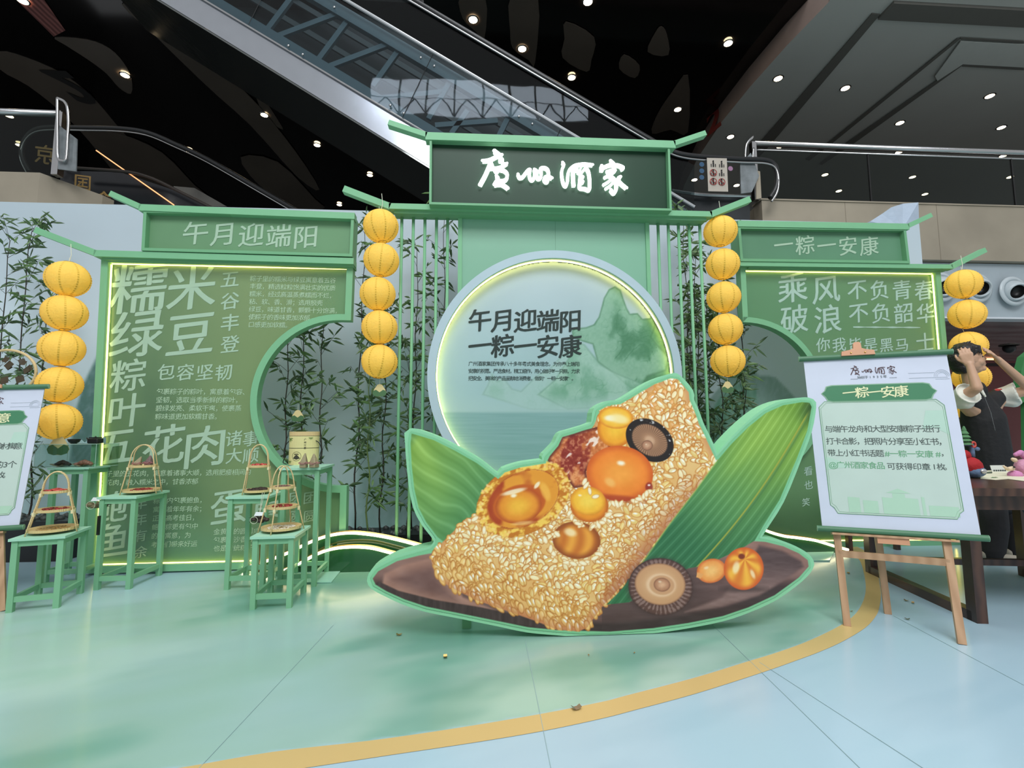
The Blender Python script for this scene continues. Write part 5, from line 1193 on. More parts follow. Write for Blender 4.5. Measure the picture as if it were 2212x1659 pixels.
def poster_common(po, pl, Q, s0=0., s1=1.):
    d = .0012; f = lambda s, t, dd=d: pl.w(*bil(Q, s, t), dd)
    # field with notched corners
    base = [(.075, .30), (.12, .265), (.88, .265), (.925, .30), (.925, .88), (.90, .895), (.88, .925), (.12, .925), (.10, .895), (.075, .88)]
    mb = MB(); mb.face([f(*p) for p in base]); part('field', mb, M_pgreen, po)
    for g in (0, .012):
        mb = MB(); B = [(.5+(x-.5)*(1-g*0)+(-g if x > .5 else g)*-1*0, y) for x, y in base]
        P = [f(x+(.0 if not g else (.012 if x < .5 else -.012)), y+(0 if not g else (.009 if y < .5 else -.009)), .0016) for x, y in base]
        mb.tube(P+[P[0]], .0022 if not g else .001, 4); part('border_line', mb, M_pline, po)
    pill = [(.11, .215), (.135, .20), (.15, .175), (.19, .168), (.81, .168), (.85, .175), (.865, .20), (.89, .215), (.865, .235), (.85, .258), (.81, .265), (.19, .265), (.15, .258), (.135, .235)]
    mb = MB(); mb.face([f(.5+(x-.5)*1.02, .216+(y-.216)*1.12, .0022) for x, y in pill]); part('title_plate', mb, M_pline, po); mb = MB(); mb.face([f(x, y, .0028) for x, y in pill]); part('title_plate', mb, M_pdark, po, 'dark green title plate')
    mb = MB(); 
    P = lambda s0_, s1_, t_: mb.tube([f(s0_+(s1_-s0_)*i/4, t_, .0018) for i in range(5)], .0009, 4)
    P(.73, .90, .105); P(.73, .98, .135); P(.90, .99, .145)
    for r_ in (.05, .04, .03): mb.tube([f(.945+r_*cos(a), .13-r_*.8*sin(a), .0018) for a in [pi*i/10 for i in range(11)]], .0009, 4)
    part('cloud_motif', mb, mat('motif_grey', (186, 194, 200), .6) if 'motif_grey' not in MATS else MATS['motif_grey'], po)
    # pale town silhouette and hills
    mb = MB(); mb.face([f(.80, .33), f(.925, .33+.0), f(.925, .47), f(.84, .43), f(.76, .44)]); mb.face([f(.075, .60), f(.16, .62), f(.24, .66), f(.075, .68)]); mb.v = [tuple(np.array(v)+pl.n*.0005) for v in mb.v]; part('pale_hills', mb, mat('pale_field_shape', (176, 206, 190), .6) if 'pale_field_shape' not in MATS else MATS['pale_field_shape'], po)
    mb = MB(); dd = .002
    for x0, x1, t0 in ((.20, .28, .83), (.30, .40, .845), (.43, .50, .825), (.50, .58, .80), (.58, .66, .825), (.68, .70, .815), (.72, .90, .86)):
        mb.face([f(x0, t0, dd), f(x1, t0+.003, dd), f(x1, .915, dd), f(x0, .915, dd)])
    mb.face([f(.46, .80, dd), f(.54, .775, dd), f(.62, .80, dd)]); part('town_silhouette', mb, M_pale, po)
    return f
def text_r(po, pl, Q):
    f = poster_common(po, pl, Q)
    mb = MB(); logo(mb, pl, .002, 1835, 790, 1935, wk=.8); part('logo', mb, M_logo, po, 'maroon brush characters')
    mb = MB(); write(mb, '始创于1935年', 1852, 815.5, 1916, 6.5, pl, .002, bold=.0, y1=813.5, res=2); mb.tube([f(.33, .128, .002), f(.38, .128, .002)], .0008, 4); mb.tube([f(.60, .128, .002), f(.65, .128, .002)], .0008, 4); part('lettering', mb, M_ptext, po, 'tiny grey founding year line')
    mb = MB(); write(mb, '一粽一安康', 1821, 849, 1961, 24, pl, .0034, fat=.02, brush=.1, y1=844.5); part('lettering', mb, M_pcream, po, 'cream title characters')
    mb = MB()
    def row(s, x0, x1, y, sz=15.2, mb_=None): write(mb_ or mb, s, x0, y, x1, sz, pl, .0022, bold=.004, y1=y+.5)
    row('与端午龙舟和大型安康粽子进行', 1782, 2031, 927); row('打卡合影，把照片分享至小红书，', 1785, 2046, 953); row('带上小红书话题', 1788, 1909, 978)
    row('，', 2032, 2050, 979); row('可获得印章', 1916, 2010, 1007); row('1枚。', 2011, 2055, 1008)
    part('lettering', mb, M_ptext, po, 'dark grey body text')
    mb = MB(); row('#', 1911, 1922, 979.5); row('一粽一安康', 1922, 2016, 980); row('#', 2021, 2032, 980.5); row('@', 1791, 1807, 1004); row('广州酒家食品', 1807, 1911, 1004)
    part('lettering', mb, M_pgtext, po, 'green body text')
easel(PEr, [(1736,781),(2045,766),(2119,1156),(1776,1136)], 'wooden folding easel holding the right scroll poster', 'scroll poster with green rods at right, titled in cream characters on a dark green plate', [(1830,1352),(2078,1392),(1918,1326)], (1851,768), text_r)
PEl = Plane(PF(60, 1310), radians(20), radians(12))
def text_l(po, pl, Q):
    f = poster_common(po, pl, Q)
    mb = MB(); logo(mb, pl, .002, -95, 852, 12, wk=.8); part('logo', mb, M_logo, po, 'maroon brush characters')
    mb = MB(); write(mb, '食材寓意', -73, 903, 20, 22, pl, .0034, fat=.02, brush=.1); part('lettering', mb, M_pcream, po, 'cream title characters')
    mb = MB(); r_ = lambda s, x1, y, sz: write(mb, s, x1-sz*.92*len(s), y, x1, sz, pl, .0022, bold=.004)
    r_('找到对应的食材寓意', 46, 965, 15); r_('并拍下展台的3个', 33, 1006, 16); r_('可获得印章1枚。', 21, 1029, 15); part('lettering', mb, M_ptext, po, 'dark grey body text')
easel(PEl, [(-170,846),(96,840),(41,1134),(-190,1149)], 'wooden folding easel at the far left edge of the scene', 'scroll poster with green rods cut off by the left edge', [(-150,1330),(5,1320),(-60,1290)], (-22,838), text_l)
# bamboo hoop with leaves
c = PY(12, 805, 4.3); t = thing('bamboo_hoop', 'bamboo hoop with dark dried leaves hanging at the far left among the bamboo', 'hoop', c)
mb = MB(); mb.tube([c+np.array([.24*cos(a), 0, .19*sin(a)]) for a in [2*pi*i/40 for i in range(41)]], .011, 8, cap=False); part('ring', mb, M_bamboo, t, smooth=True)
mb = MB(); r = random.Random(3)
for i in range(9):
    a = c+np.array([r.uniform(-.05, .14), 0, r.uniform(-.05, .12)]); d = np.array([r.uniform(.03, .09), r.uniform(-.03, .03), r.uniform(-.06, .04)]); s_ = np.array([-d[2], .02, d[0]])*.5; mb.add([a, a+d*.5+s_, a+d, a+d*.5-s_], [(0, 1, 2, 3)])
part('dried_leaf', mb, mat('dry_leaf_dark', (66, 56, 36), .6, var=.4), t)
# confetti
M_gold = mat('confetti_gold', (176, 140, 80), .25, .7); M_sil = mat('confetti_silver', (170, 160, 150), .2, .8)
CF_ = [(862,1372,'gold foil confetti flake on the floor left of the standee base'),(962,1420,'gold foil confetti flake on the floor below the standee'),(1245,1531,'curled silver-brown foil flake lying on the ochre band'),(1272,1416,'tiny dark foil scrap on the floor below the standee base'),(1370,1411,'tiny curled scrap on the floor right of the standee base'),(1958,1298,'folded gold confetti pieces near the rear easel leg'),(1972,1303,'small gold confetti flake beside the folded pieces near the rear easel leg'),(1960,1338,'shiny white foil flake on the floor between the easel legs'),(1833,1239,'dark foil flake on the floor left of the rear easel leg'),(1839,1321,'dark foil flake beside the ochre band near the left easel leg')]
for i, (x, y, lab) in enumerate(CF_):
    p = PF(x, y, .003); s = (.018, .018, .024, .006, .006, .016, .014, .015, .016, .009)[i]; a = i*1.7; e = np.array([cos(a), sin(a), 0]); n = np.array([-sin(a), cos(a), 0]); mb = MB()
    g = [[p+e*s*(u-.5)*1.6+n*s*(v-.5)+np.array([0, 0, .002+s*.35*(u-.5)**2*4]) for u in (0, .33, .66, 1)] for v in (0, 1)]
    mb.add(g[0]+g[1]+[q+np.array([0, 0, .0008]) for q in g[0]+g[1]], [(i_, i_+1, 5+i_, 4+i_) for i_ in range(3)]+[(8+i_, 12+i_, 13+i_, 9+i_) for i_ in range(3)]+[(0, 8, 9, 1), (1, 9, 10, 2), (2, 10, 11, 3), (3, 11, 15, 7), (7, 15, 14, 6), (6, 14, 13, 5), (5, 13, 12, 4), (4, 12, 8, 0)])
    solo('confetti_flake', mb, M_sil if i in (2, 7) else M_gold, lab, 'confetti', 'confetti flakes on the floor')
# ================================================================ MALL BEHIND
YE = 8.0
ZG = PY(1901, 32, YE)[2]; ZK = ZG+.45
def inlay(pts, z, d=.02):
    mb = MB(); mb.prism([PF(x, y, z) for x, y in pts], (0, 0, d)); return mb
M_kceil = mat('black_gloss_ceiling', (10, 9, 9), .07, var=.2, bump=.05, bscale=.35)
M_gceil = mat('grey_ceiling', (186, 186, 180), .8, var=.06, vscale=.4)
mb = MB(); mb.box((-16, 8.75, ZK), (9, 20, ZK+.1)); mb.box((PY(912, 8, 8.5)[0], 8.2, ZK), (9, 8.75, ZK+.1)); struct('ceiling', mb, M_kceil)
GE = [(1812,-30),(1790,5),(1700,98),(1620,188),(1560,262),(1508,340),(1478,400),(1462,450)]
ge = [PF(x, y, ZG) for x, y in GE]
mb = MB(); mb.prism(ge+[np.array([ge[-1][0], 20, ZG]), np.array([22, 20, ZG]), np.array([22, ge[0][1], ZG])], (0, 0, .08)); struct('ceiling_grey', mb, M_gceil)
mb = MB(); n_ = len(ge); mb.add(ge+[p+np.array([-.02, 0, .5]) for p in ge]+[p+np.array([.05, 0, 0]) for p in ge], [(i, i+1, n_+i+1, n_+i) for i in range(n_-1)]); struct('trim_3', mb, mat('ceiling_edge_taupe', (120, 104, 96), .6))
# step, cove lines and coffer in the grey ceiling
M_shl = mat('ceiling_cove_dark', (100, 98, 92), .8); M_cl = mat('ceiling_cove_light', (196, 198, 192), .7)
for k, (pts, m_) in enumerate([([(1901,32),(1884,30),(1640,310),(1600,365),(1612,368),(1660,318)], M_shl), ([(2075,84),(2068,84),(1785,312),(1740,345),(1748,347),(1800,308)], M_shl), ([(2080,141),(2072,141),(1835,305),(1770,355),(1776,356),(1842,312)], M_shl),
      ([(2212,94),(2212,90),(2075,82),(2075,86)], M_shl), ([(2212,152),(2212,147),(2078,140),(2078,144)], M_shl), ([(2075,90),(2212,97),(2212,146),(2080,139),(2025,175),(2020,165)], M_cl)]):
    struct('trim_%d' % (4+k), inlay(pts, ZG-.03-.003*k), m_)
# fascia of the floor above at top right
M_fas = mat('fascia_taupe', (126, 116, 104), .8, var=.05, vscale=.5)
a = PY(1901, 32, YE); mb = MB(); mb.box((a[0], YE-.3, ZG), (22, YE+.0, ZG+1.6)); mb.box((PY(1777, 2, YE)[0], YE+.3, ZG+.05), (a[0], YE+.4, ZG+1.6)); struct('wall_upper_floor', mb, M_fas)
mb = MB(); mb.box((a[0], YE-.31, ZG-.06), (22, YE+.05, ZG)); struct('trim_12', mb, M_shl)
mb = MB(); p = PY(1470, 14, 8.6); q = PY(1740, 22, 8.6); mb.box((p[0], 8.6, q[2]), (q[0], 8.64, q[2]+.9)); struct('window_1', mb, mat('upper_glass_rail', (120, 130, 120), .2, var=.5, vscale=1.2))
# reflections in the black ceiling, put in as flat brown inlays
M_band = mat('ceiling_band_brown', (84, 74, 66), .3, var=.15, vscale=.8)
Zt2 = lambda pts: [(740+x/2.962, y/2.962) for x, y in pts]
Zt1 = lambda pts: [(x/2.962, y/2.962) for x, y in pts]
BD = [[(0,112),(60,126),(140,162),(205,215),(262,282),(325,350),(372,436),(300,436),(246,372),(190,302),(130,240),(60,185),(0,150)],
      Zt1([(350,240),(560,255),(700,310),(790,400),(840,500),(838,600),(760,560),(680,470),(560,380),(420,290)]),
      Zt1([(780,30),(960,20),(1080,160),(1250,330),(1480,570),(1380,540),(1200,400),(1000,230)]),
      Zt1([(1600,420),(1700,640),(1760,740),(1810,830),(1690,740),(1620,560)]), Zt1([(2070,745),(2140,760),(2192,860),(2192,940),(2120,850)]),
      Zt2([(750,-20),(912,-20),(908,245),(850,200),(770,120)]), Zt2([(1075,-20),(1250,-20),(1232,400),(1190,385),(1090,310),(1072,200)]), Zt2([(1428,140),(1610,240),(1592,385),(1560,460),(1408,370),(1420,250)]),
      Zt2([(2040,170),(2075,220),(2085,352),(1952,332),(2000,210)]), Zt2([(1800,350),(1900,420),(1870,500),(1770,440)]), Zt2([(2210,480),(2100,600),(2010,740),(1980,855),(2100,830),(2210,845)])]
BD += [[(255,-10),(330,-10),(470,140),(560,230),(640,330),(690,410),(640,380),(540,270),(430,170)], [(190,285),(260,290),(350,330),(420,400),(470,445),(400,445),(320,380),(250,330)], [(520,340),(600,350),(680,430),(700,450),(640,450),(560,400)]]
struct('ceiling_panel_0', inlay([(30,-5),(92,-5),(141,66),(116,79)], ZK-.02, .01), wave_mat('ceiling_panel_rose', (150, 92, 86), (96, 50, 48), 3, 1, 'X', .4))  # a red sign's reflection, painted in as a striped rose inlay
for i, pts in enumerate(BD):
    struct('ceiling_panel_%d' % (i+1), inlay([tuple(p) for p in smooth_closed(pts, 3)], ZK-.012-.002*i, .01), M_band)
mb = MB(); pl_ = Plane(PY(165, 190, 8.7)); write(mb, '2', 150, 190, 178, 44, PL if 0 else pl_, 0, bold=.03)
Z0 = ZK-.03
def ctext(px, py, s, txt, m_, nm):
    c = PF(px, py, Z0); mbt = MB(); vs, fs = glyph(txt, .03, 0); mbt.add([c+np.array([(p[0]-.3)*s, (p[1]-.35)*s*1.3, 0]) for p in vs], fs); struct(nm, mbt, m_)
ctext(162, 190, 1.15, '2', mat('ceiling_digit_black', (16, 14, 13), .5), 'trim_13')
c = PF(1548, 258, ZG+.24); mbt = MB(); vs, fs = glyph('2', .03, 0); mbt.add([c+np.array([.0+(p[0]-.3)*.25-.05, -(p[0]-.3)*1.0, (p[1]-.35)*.8]) for p in vs], fs); struct('trim_14', mbt, mat('edge_digit_red', (96, 28, 24), .5))
# downlights
def make_dl():
    t = thing('downlight', '', 'light', (0, 0, 0)); mb = MB(); mb.lathe([(.0, -.012), (.085, -.012)], k=20); part('lamp', mb, mat('downlight_glow', (255, 236, 200), .4, emis=22, ecol=(255, 226, 180)), t)
    mb = MB(); mb.lathe([(.085, -.012), (.10, -.014), (.115, -.004), (.115, 0)], k=20); part('trim_ring', mb, M_metal, t); return t
ORD = 'first second third fourth fifth sixth seventh eighth ninth tenth eleventh twelfth thirteenth fourteenth fifteenth sixteenth seventeenth eighteenth nineteenth twentieth'.split()
dl = make_dl(); fst = True
for pts, z, lab, grp in (([(1573,93),(1022,42),(1128,105),(1235,167),(1270,3),(1464,236),(853,356),(799,378),(412,100),(270,162),(560,187),(571,248),(707,272),(685,313),(408,326),(733,442),(42,313),(20,250),(49,1)], ZK-.03, 'round glowing downlight set in the black glossy ceiling', 'downlights in the black ceiling'),
                         ([(1681,169),(1826,190),(2138,207),(1944,265),(2163,275),(1578,295),(1685,316),(1942,328),(2167,336),(1782,377),(1812,412),(1971,382),(1998,419),(2182,382),(1500,388),(1591,400)], ZG-.0, 'round glowing downlight set in the grey ceiling at right', 'downlights in the grey ceiling')):
    for kk, (x, y) in enumerate(sorted(pts)):
        lab = 'round glowing downlight, %s in the %s' % ('leftmost' if kk == 0 else ORD[kk]+' from the left', grp[14:])
        o = dl if fst else copy_tree(dl); fst = False; place(o, PF(x, y, z), label=lab); o['group'] = grp; s = 1.0; o.scale = (s, s, s)
# enclosing walls far behind and aside
M_far = mat('far_wall_dark', (40, 36, 34), .5, var=.3, vscale=.5)
mb = MB(); mb.box((-16, 20, 0), (22, 20.2, ZK+.3)); struct('wall_back', mb, M_far)
mb = MB(); mb.box((-16.2, 8, 0), (-16, 20, ZK+.3)); struct('wall_left', mb, M_far)
mb = MB(); mb.box((22, 8, 0), (22.2, 20, ZK+.3)); struct('wall_right', mb, M_far)

# ---------------------------------------------------------------- right second-floor parapet
M_stone = mat('travertine', (158, 148, 130), .5, var=.14, vscale=1.1, bump=.1, bscale=5)
def E(x, y, Y=YE): return PY(x, y, Y)
pa, pb_ = E(1645, 430), E(2290, 452); zt = (pa[2]+pb_[2])/2; zb_ = E(2120, 563)[2]
mb = MB(); x0 = pa[0]; x1 = 21.5
seg = 2.35
M_joint = mat('stone_joint', (126, 117, 102), .7)
mb.box((x0, YE, zb_), (x1, YE+.25, zt)); pt = thing('stone_parapet', 'beige stone parapet of the second floor at right, below the glass railing', 'parapet', ((x0+x1)/2, YE, zb_)); part('face', mb, M_stone, pt)
mb = MB(); c_ = E(1605, 452, YE+.8); mb.prism([(x0, YE, zb_), (x0, YE, zt), (c_[0], YE+1.1, zt), (c_[0], YE+1.1, zb_)], (.05, .25, 0)); part('return_face', mb, M_stone, pt)
mb = MB()
for k, xx in enumerate((x0+1.55, x0+3.3, x0+5.6)): mb.box((xx, YE-.003, zb_), (xx+.006, YE, zt))

part('joint', mb, M_joint, pt)
mb = MB(); mb.box((x0-.02, YE-.02, zt), (x1, YE+.27, zt+.025)); part('coping', mb, M_stone, pt)
# soffit bulkhead with jet nozzles
zs1 = E(2130, 683)[2]; xb0 = E(1560, 600)[0]
mb = MB(); mb.box((xb0, YE+.12, zs1), (21.5, YE+.3, zb_-.012)); struct('wall_bulkhead', mb, mat('bulkhead_white', (176, 188, 194), .6))
mb = MB(); mb.box((xb0, YE+.06, zs1-.03), (21.5, YE+.3, zs1)); struct('trim_15', mb, mat('trim_bright', (225, 230, 235), .3))
for (x, y, lab) in ((2034,620,'round white air nozzle mostly hidden behind the far right lantern string'),(2112,622,'round white air nozzle just right of the topmost far right lantern'),(2189,629,'round white air nozzle nearest the right edge')):
    c = PY(x, y, YE+.02); t = thing('air_nozzle', lab, 'vent', c, 'white jet air nozzles'); R_ = .272; ax = (np.array([1., 0, 0]), np.array([0, 0, 1.]), np.array([0, -1., 0]))
    mb = MB(); mb.lathe([(R_, 0), (R_*.98, .02), (R_*.80, .035), (R_*.72, .01), (R_*.70, -.0)], c=c, k=40, ax=ax); part('flange', mb, mat('nozzle_white', (196, 206, 210), .25) if 'nozzle_white' not in MATS else MATS['nozzle_white'], t, smooth=True)
    d = np.array([-.28, -.9, -.36]); d /= np.linalg.norm(d); X_ = np.cross(d, (0, 0, 1.)); X_ /= np.linalg.norm(X_); Y_ = np.cross(X_, d)
    mb = MB(); mb.lathe([(R_*.70, -.05), (R_*.69, .03), (R_*.60, .10), (R_*.50, .14), (R_*.46, .13), (R_*.43, .10)], c=c, k=36, ax=(X_, Y_, d)); part('swivel_ball', mb, MATS['nozzle_white'], t, smooth=True)
    mb = MB(); mb.lathe([(R_*.43, .10), (R_*.36, .03), (R_*.2, -.0), (0, -.01)], c=c, k=30, ax=(X_, Y_, d)); part('throat', mb, M_black, t, smooth=True)
# ground floor beyond, under the bulkhead
mb = MB(); mb.box((xb0-3, YE+.3, zs1), (21.5, 15, zs1+.05)); struct('ceiling_ground', mb, wave_mat('soffit_streaks', (132, 124, 122), (108, 96, 96), .6, 6, 'Y', .3))
mb = MB(); mb.box((xb0-3, 13.5, 0), (21.5, 13.7, zs1)); struct('wall_ground', mb, mat('wall_dusty_red', (136, 84, 84), .6))
mb = MB(); p1, p2 = E(2080, 790, 12.8), E(2212, 777, 12.8); mb.box((p1[0]-2, 12.8, p1[2]), (p2[0]+2, 12.9, p1[2]+.08)); struct('trim_16', mb, mat('reveal_dark', (50, 34, 34), .5))
c = PY(2180, 752, 9.4); t = thing('dome_camera', 'dark dome camera on the corridor ceiling at right', 'camera', c); mb = MB(); mb.ball(c, .11, 16, (1, 1, .95)); part('dome', mb, M_black, t, smooth=True); mb = MB(); mb.lathe([(.16, .0), (.16, .03), (.0, .03)], c=c+np.array([0, 0, .05]), k=24); part('base_plate', mb, MATS['ceiling_band_brown'], t)
c = PF(2140, 776, zs1-.022); mb = MB(); mb.box(c-np.array([.25, .02, .02]), c+np.array([.25, .02, .02])); solo('light_slot', mb, mat('slot_glow', (255, 180, 140), .4, emis=4, ecol=(255, 170, 120)), 'small warm light slot on the corridor ceiling behind the person', 'light')
mb = MB(); mb.prism([PY(2206, 800, 6.2), PY(2214, 770, 6.2), PY(2300, 700, 6.2), PY(2300, 1114, 6.2), PY(2226, 1114, 6.2), PY(2222, 869, 6.2), PY(2178, 869, 6.2), PY(2178, 857, 6.2), PY(2206, 850, 6.2)], (0, .1, 0)); solo('green_board', mb, mat('board_green_deep', (62, 132, 74), .5), 'bright green board partly hidden behind the person at the right edge', 'board')
mb = MB(); mb.prism([PF(2130, 1150, .0), PF(2320, 1150, .0), PF(2320, 1150, 0)+np.array([0, 0, .5]), PF(2130, 1150, .0)+np.array([0, 0, .5])], (0, .1, 0)); solo('low_wall', mb, mat('low_wall_pale', (176, 194, 176), .6), 'low pale wall behind the dark wooden table', 'wall')

# railings
def rail_right():
    t = thing('glass_railing', 'steel and glass railing on the right stone parapet', 'railing', (x0, YE+.1, zt))
    ra, rb = E(1628, 303, YE+.1), E(2212, 338, YE+.1); zr = (ra[2]+rb[2])/2; mb = MB(); mb.tube([(ra[0], YE+.1, zr), (x1, YE+.1, zr)], .052, 12); part('handrail', mb, M_metal, t, smooth=True)
    mb = MB(); mb.tube([(ra[0], YE+.1, zr-.12), (x1, YE+.1, zr-.12)], .018, 8); part('lower_bar', mb, M_metal, t, smooth=True)
    mb = MB(); mb.box((ra[0]+.02, YE+.095, zt+.02), (x1, YE+.105, zr-.13)); part('glass_pane', mb, M_glz, t)
    for px_ in (1629,): p = E(px_, 400, YE+.1); mb = MB(); mb.box((p[0]-.04, YE+.03, zt+.026), (p[0]+.04, YE+.13, zr)); part('post', mb, M_metal, t)
    mb = MB()
    for px_ in (1879, 2189): p = E(px_, 400, YE+.1); mb.box((p[0]-.012, YE+.085, zt+.02), (p[0]+.012, YE+.115, zr-.13))
    part('joint', mb, M_black, t)
    mb = MB(); q = [(1611,310),(1616,300),(1628,300)]; P = [E(x, y, YE-.05) for x, y in [(1628,294),(1613,312),(1610,345),(1613,392),(1620,400),(1628,392),(1626,345),(1628,320)]]; mb.tube(smooth_open(P, 4), .018, 8); part('end_loop', mb, M_metal, t, smooth=True)
M_glz = glass_mat('railing_glass', (196, 204, 200), .45, .0)
rail_right()
# left second-floor stone and railing
la, lb = E(-80, 370), E(86, 371); zlt = (la[2]+lb[2])/2; zlb = E(60, 470)[2]
t = thing('stone_parapet', 'beige stone parapet end at the upper left, beside the glass railing', 'parapet', (la[0], YE, zlb)); mb = MB(); mb.box((la[0]-3, YE, zlb), (lb[0], YE+.3, zlt)); part('face', mb, M_stone, t)
mb = MB(); e_ = E(148, 400, YE+.0); mb.prism([(lb[0], YE, zlb), (lb[0], YE, zlt), (e_[0], YE+.7, zlt-.02), (e_[0], YE+.7, zlb)], (.05, .2, 0)); part('return_face', mb, M_stone, t)
t = thing('glass_railing', 'steel and glass railing at the upper left above the stone parapet', 'railing', (la[0], YE, zlt)); ra = E(0, 234); rb = E(124, 238); mb = MB(); mb.tube([(ra[0]-3, YE+.1, rb[2]), (rb[0], YE+.1, rb[2])], .055, 12); part('handrail', mb, M_metal, t, smooth=True)
p = E(118, 300); mb = MB(); mb.box((p[0]-.05, YE+.04, zlt+.003), (p[0]+.05, YE+.16, rb[2])); part('post', mb, M_metal, t)
mb = MB(); mb.box((ra[0]-3, YE+.095, zlt), (p[0], YE+.105, rb[2]-.05)); part('glass_pane', mb, M_glz, t)
mb = MB(); P = [E(x, y, YE-.05) for x, y in [(124,212),(143,224),(148,260),(146,300),(143,343),(135,347),(125,340),(124,300),(124,240),(124,212)]]; mb.tube(smooth_open(P, 4), .022, 8); part('end_loop', mb, M_metal, t, smooth=True)
mb = MB(); mb.prism([E(127, 270), E(166, 300), E(164, 370), E(125, 365)], (0, .02, 0)); part('end_panel', mb, mat('clear_grey_panel', (120, 126, 128), .15, var=.3), t)

# ---------------------------------------------------------------- main escalator (rises to the upper left)
def esc_main():
    Y0 = 7.6; t = thing('escalator', 'long escalator with glass sides and exposed grey truss rising to the upper left', 'escalator', PY(1200, 330, Y0)); Ep = lambda x, y, Y=Y0: PY(x, y, Y)
    x0_, x1_ = 180, 1420; Ls = lambda x: 243+.617*(x-740); Us = lambda x: 179+.60*(x-740); Tl = lambda x: .594*(x-747); Hr = lambda x: .588*(x-892)
    quad = lambda f, g, xa, xb, Y=Y0: [Ep(xa, f(xa), Y), Ep(xb, f(xb), Y), Ep(xb, g(xb), Y), Ep(xa, g(xa), Y)]
    mb = MB(); q = quad(Ls, Us, x0_, 1500); mb.prism(q, (0, .06, 0)); part('steel_skirt', mb, mat('skirt_steel', (176, 180, 186), .18, .85, bump=.04, bscale=1.2), t)
    mb = MB(); q = quad(Ls, Ls, x0_, 1500); a_, b_ = q[0], q[1]; dz = np.array([0, 0, .01]); mb.prism([a_-dz, b_-dz, b_-dz+np.array([0, 1.5, 0]), a_-dz+np.array([0, 1.5, 0])], (0, 0, -.03)); part('mirror_soffit', mb, mat('soffit_mirror', (120, 124, 122), .10, .9, bump=.12, bscale=3), t)
    # truss chords and braces
    M_tr = mat('truss_grey', (116, 130, 138), .5); M_in = mat('truss_inner_dark', (40, 46, 50), .6)
    mb = MB(); mb.prism(quad(Us, Tl, x0_, 1500, Y0+1.45), (0, .05, 0)); part('inner_cladding', mb, M_in, t)
    lo0 = lambda x: Us(x)-2; lo1 = lambda x: Us(x)-24; up0 = lambda x: Tl(x)+42; up1 = lambda x: Tl(x)+15
    mb = MB(); mb.prism(quad(lo0, lo1, x0_, 1500, Y0+.12), (0, .12, 0)); part('chord', mb, M_tr, t)
    mb = MB(); mb.prism(quad(up0, up1, x0_, 1500, Y0+.12), (0, .12, 0)); part('chord', mb, M_tr, t)
    X_ = 300; k = 0
    for (xa, ya, xb, yb) in [(628,0,575,70),(732,30,597,81),(753,44,688,131),(840,96,714,144),(862,109,806,187),(954,200,827,213),(975,172,926,258),(1010,240,975,290),(1075,262,940,272),(1100,250,1060,330)]:
        mb = MB(); mb.bar(Ep(xa, ya, Y0+.2), Ep(xb, yb, Y0+.2), .085, up=(0, 1, 0), h=.06); part('brace', mb, M_tr, t)
    M_tr2 = mat('truss_grey_deep', (84, 92, 96), .6)
    for s in (60, 110): mb = MB(); f = lambda x, s=s: Us(x)-s; g = lambda x, s=s: Us(x)-s-12; mb.prism(quad(f, g, x0_, 1500, Y0+1.2), (0, .05, 0)); part('inner_rail', mb, M_tr2, t)
    # cladding glass and balustrade
    mb = MB(); mb.prism(quad(Us, Tl, x0_, 1500, Y0-.02), (0, .012, 0)); part('cladding_glass', mb, glass_mat('cladding_glass', (214, 222, 224), .55, .0), t)
    mb = MB(); mb.prism(quad(Tl, Hr, x0_, 1500, Y0+.1), (0, .012, 0)); part('balustrade_glass', mb, glass_mat('balustrade_glass', (190, 200, 200), .5, .0), t)
    mb = MB()
    for xs in (602, 935, 1210): a_ = Ep(xs-65, Us(xs-65)-4, Y0-.03); b_ = Ep(xs, Tl(xs)+6, Y0-.03); mb.tube([a_, b_], .006, 4)
    part('glass_joint', mb, M_black, t)
    mb = MB(); mb.tube([Ep(x, Tl(x), Y0-.03) for x in (x0_, 1500)], .028, 8); part('deck_trim', mb, mat('deck_bright', (190, 194, 196), .3, .6), t)
    mb = MB(); mb.tube([Ep(x, Us(x), Y0-.03) for x in (x0_, 1500)], .014, 6); part('skirt_trim', mb, M_metal, t)
    hp = [(200, Hr(200)),(892,0),(1402,300),(1440,322),(1475,334),(1530,340),(1600,344),(1650,346),(1672,356),(1679,380),(1676,408),(1664,428)]
    P = [Ep(x, y, Y0+.1) for x, y in hp[:3]]+[Ep(x, y, Y0+.1) for x, y in smooth_open(hp[2:], 5)][1:]; mb = MB(); mb.tube(P, .045, 8); part('handrail', mb, mat('handrail_rubber', (26, 27, 28), .35), t, smooth=True)
    mb = MB(); mb.tube([p-np.array([0, .03, .075]) for p in P], .018, 6); part('handrail_guide', mb, M_metal, t, smooth=True)
    P2 = [Ep(x, y, Y0+.2) for x, y in smooth_open([(1451,412),(1490,418),(1530,422),(1620,424)], 4)]; mb = MB(); mb.tube(P2, .03, 6); part('landing_edge', mb, M_metal, t)
    mb = MB(); mb.prism([Ep(1420, 425, Y0+.3), Ep(1620, 424, Y0+.3), Ep(1620, 520, Y0+.3), Ep(1420, 520, Y0+.3)], (0, .5, 0)); part('landing_base', mb, mat('landing_dark', (44, 48, 50), .3, var=.4, vscale=2), t)
    for (x, y) in [(722,16),(623,99),(654,118),(909,125),(938,143),(843,228),(872,245),(1121,252),(1150,268),(960,300)]:
        c = Ep(x, y, Y0-.05); mb = MB(); mb.ball(c, .022, 10); part('bolt', mb, M_metal, t, smooth=True)
esc_main()
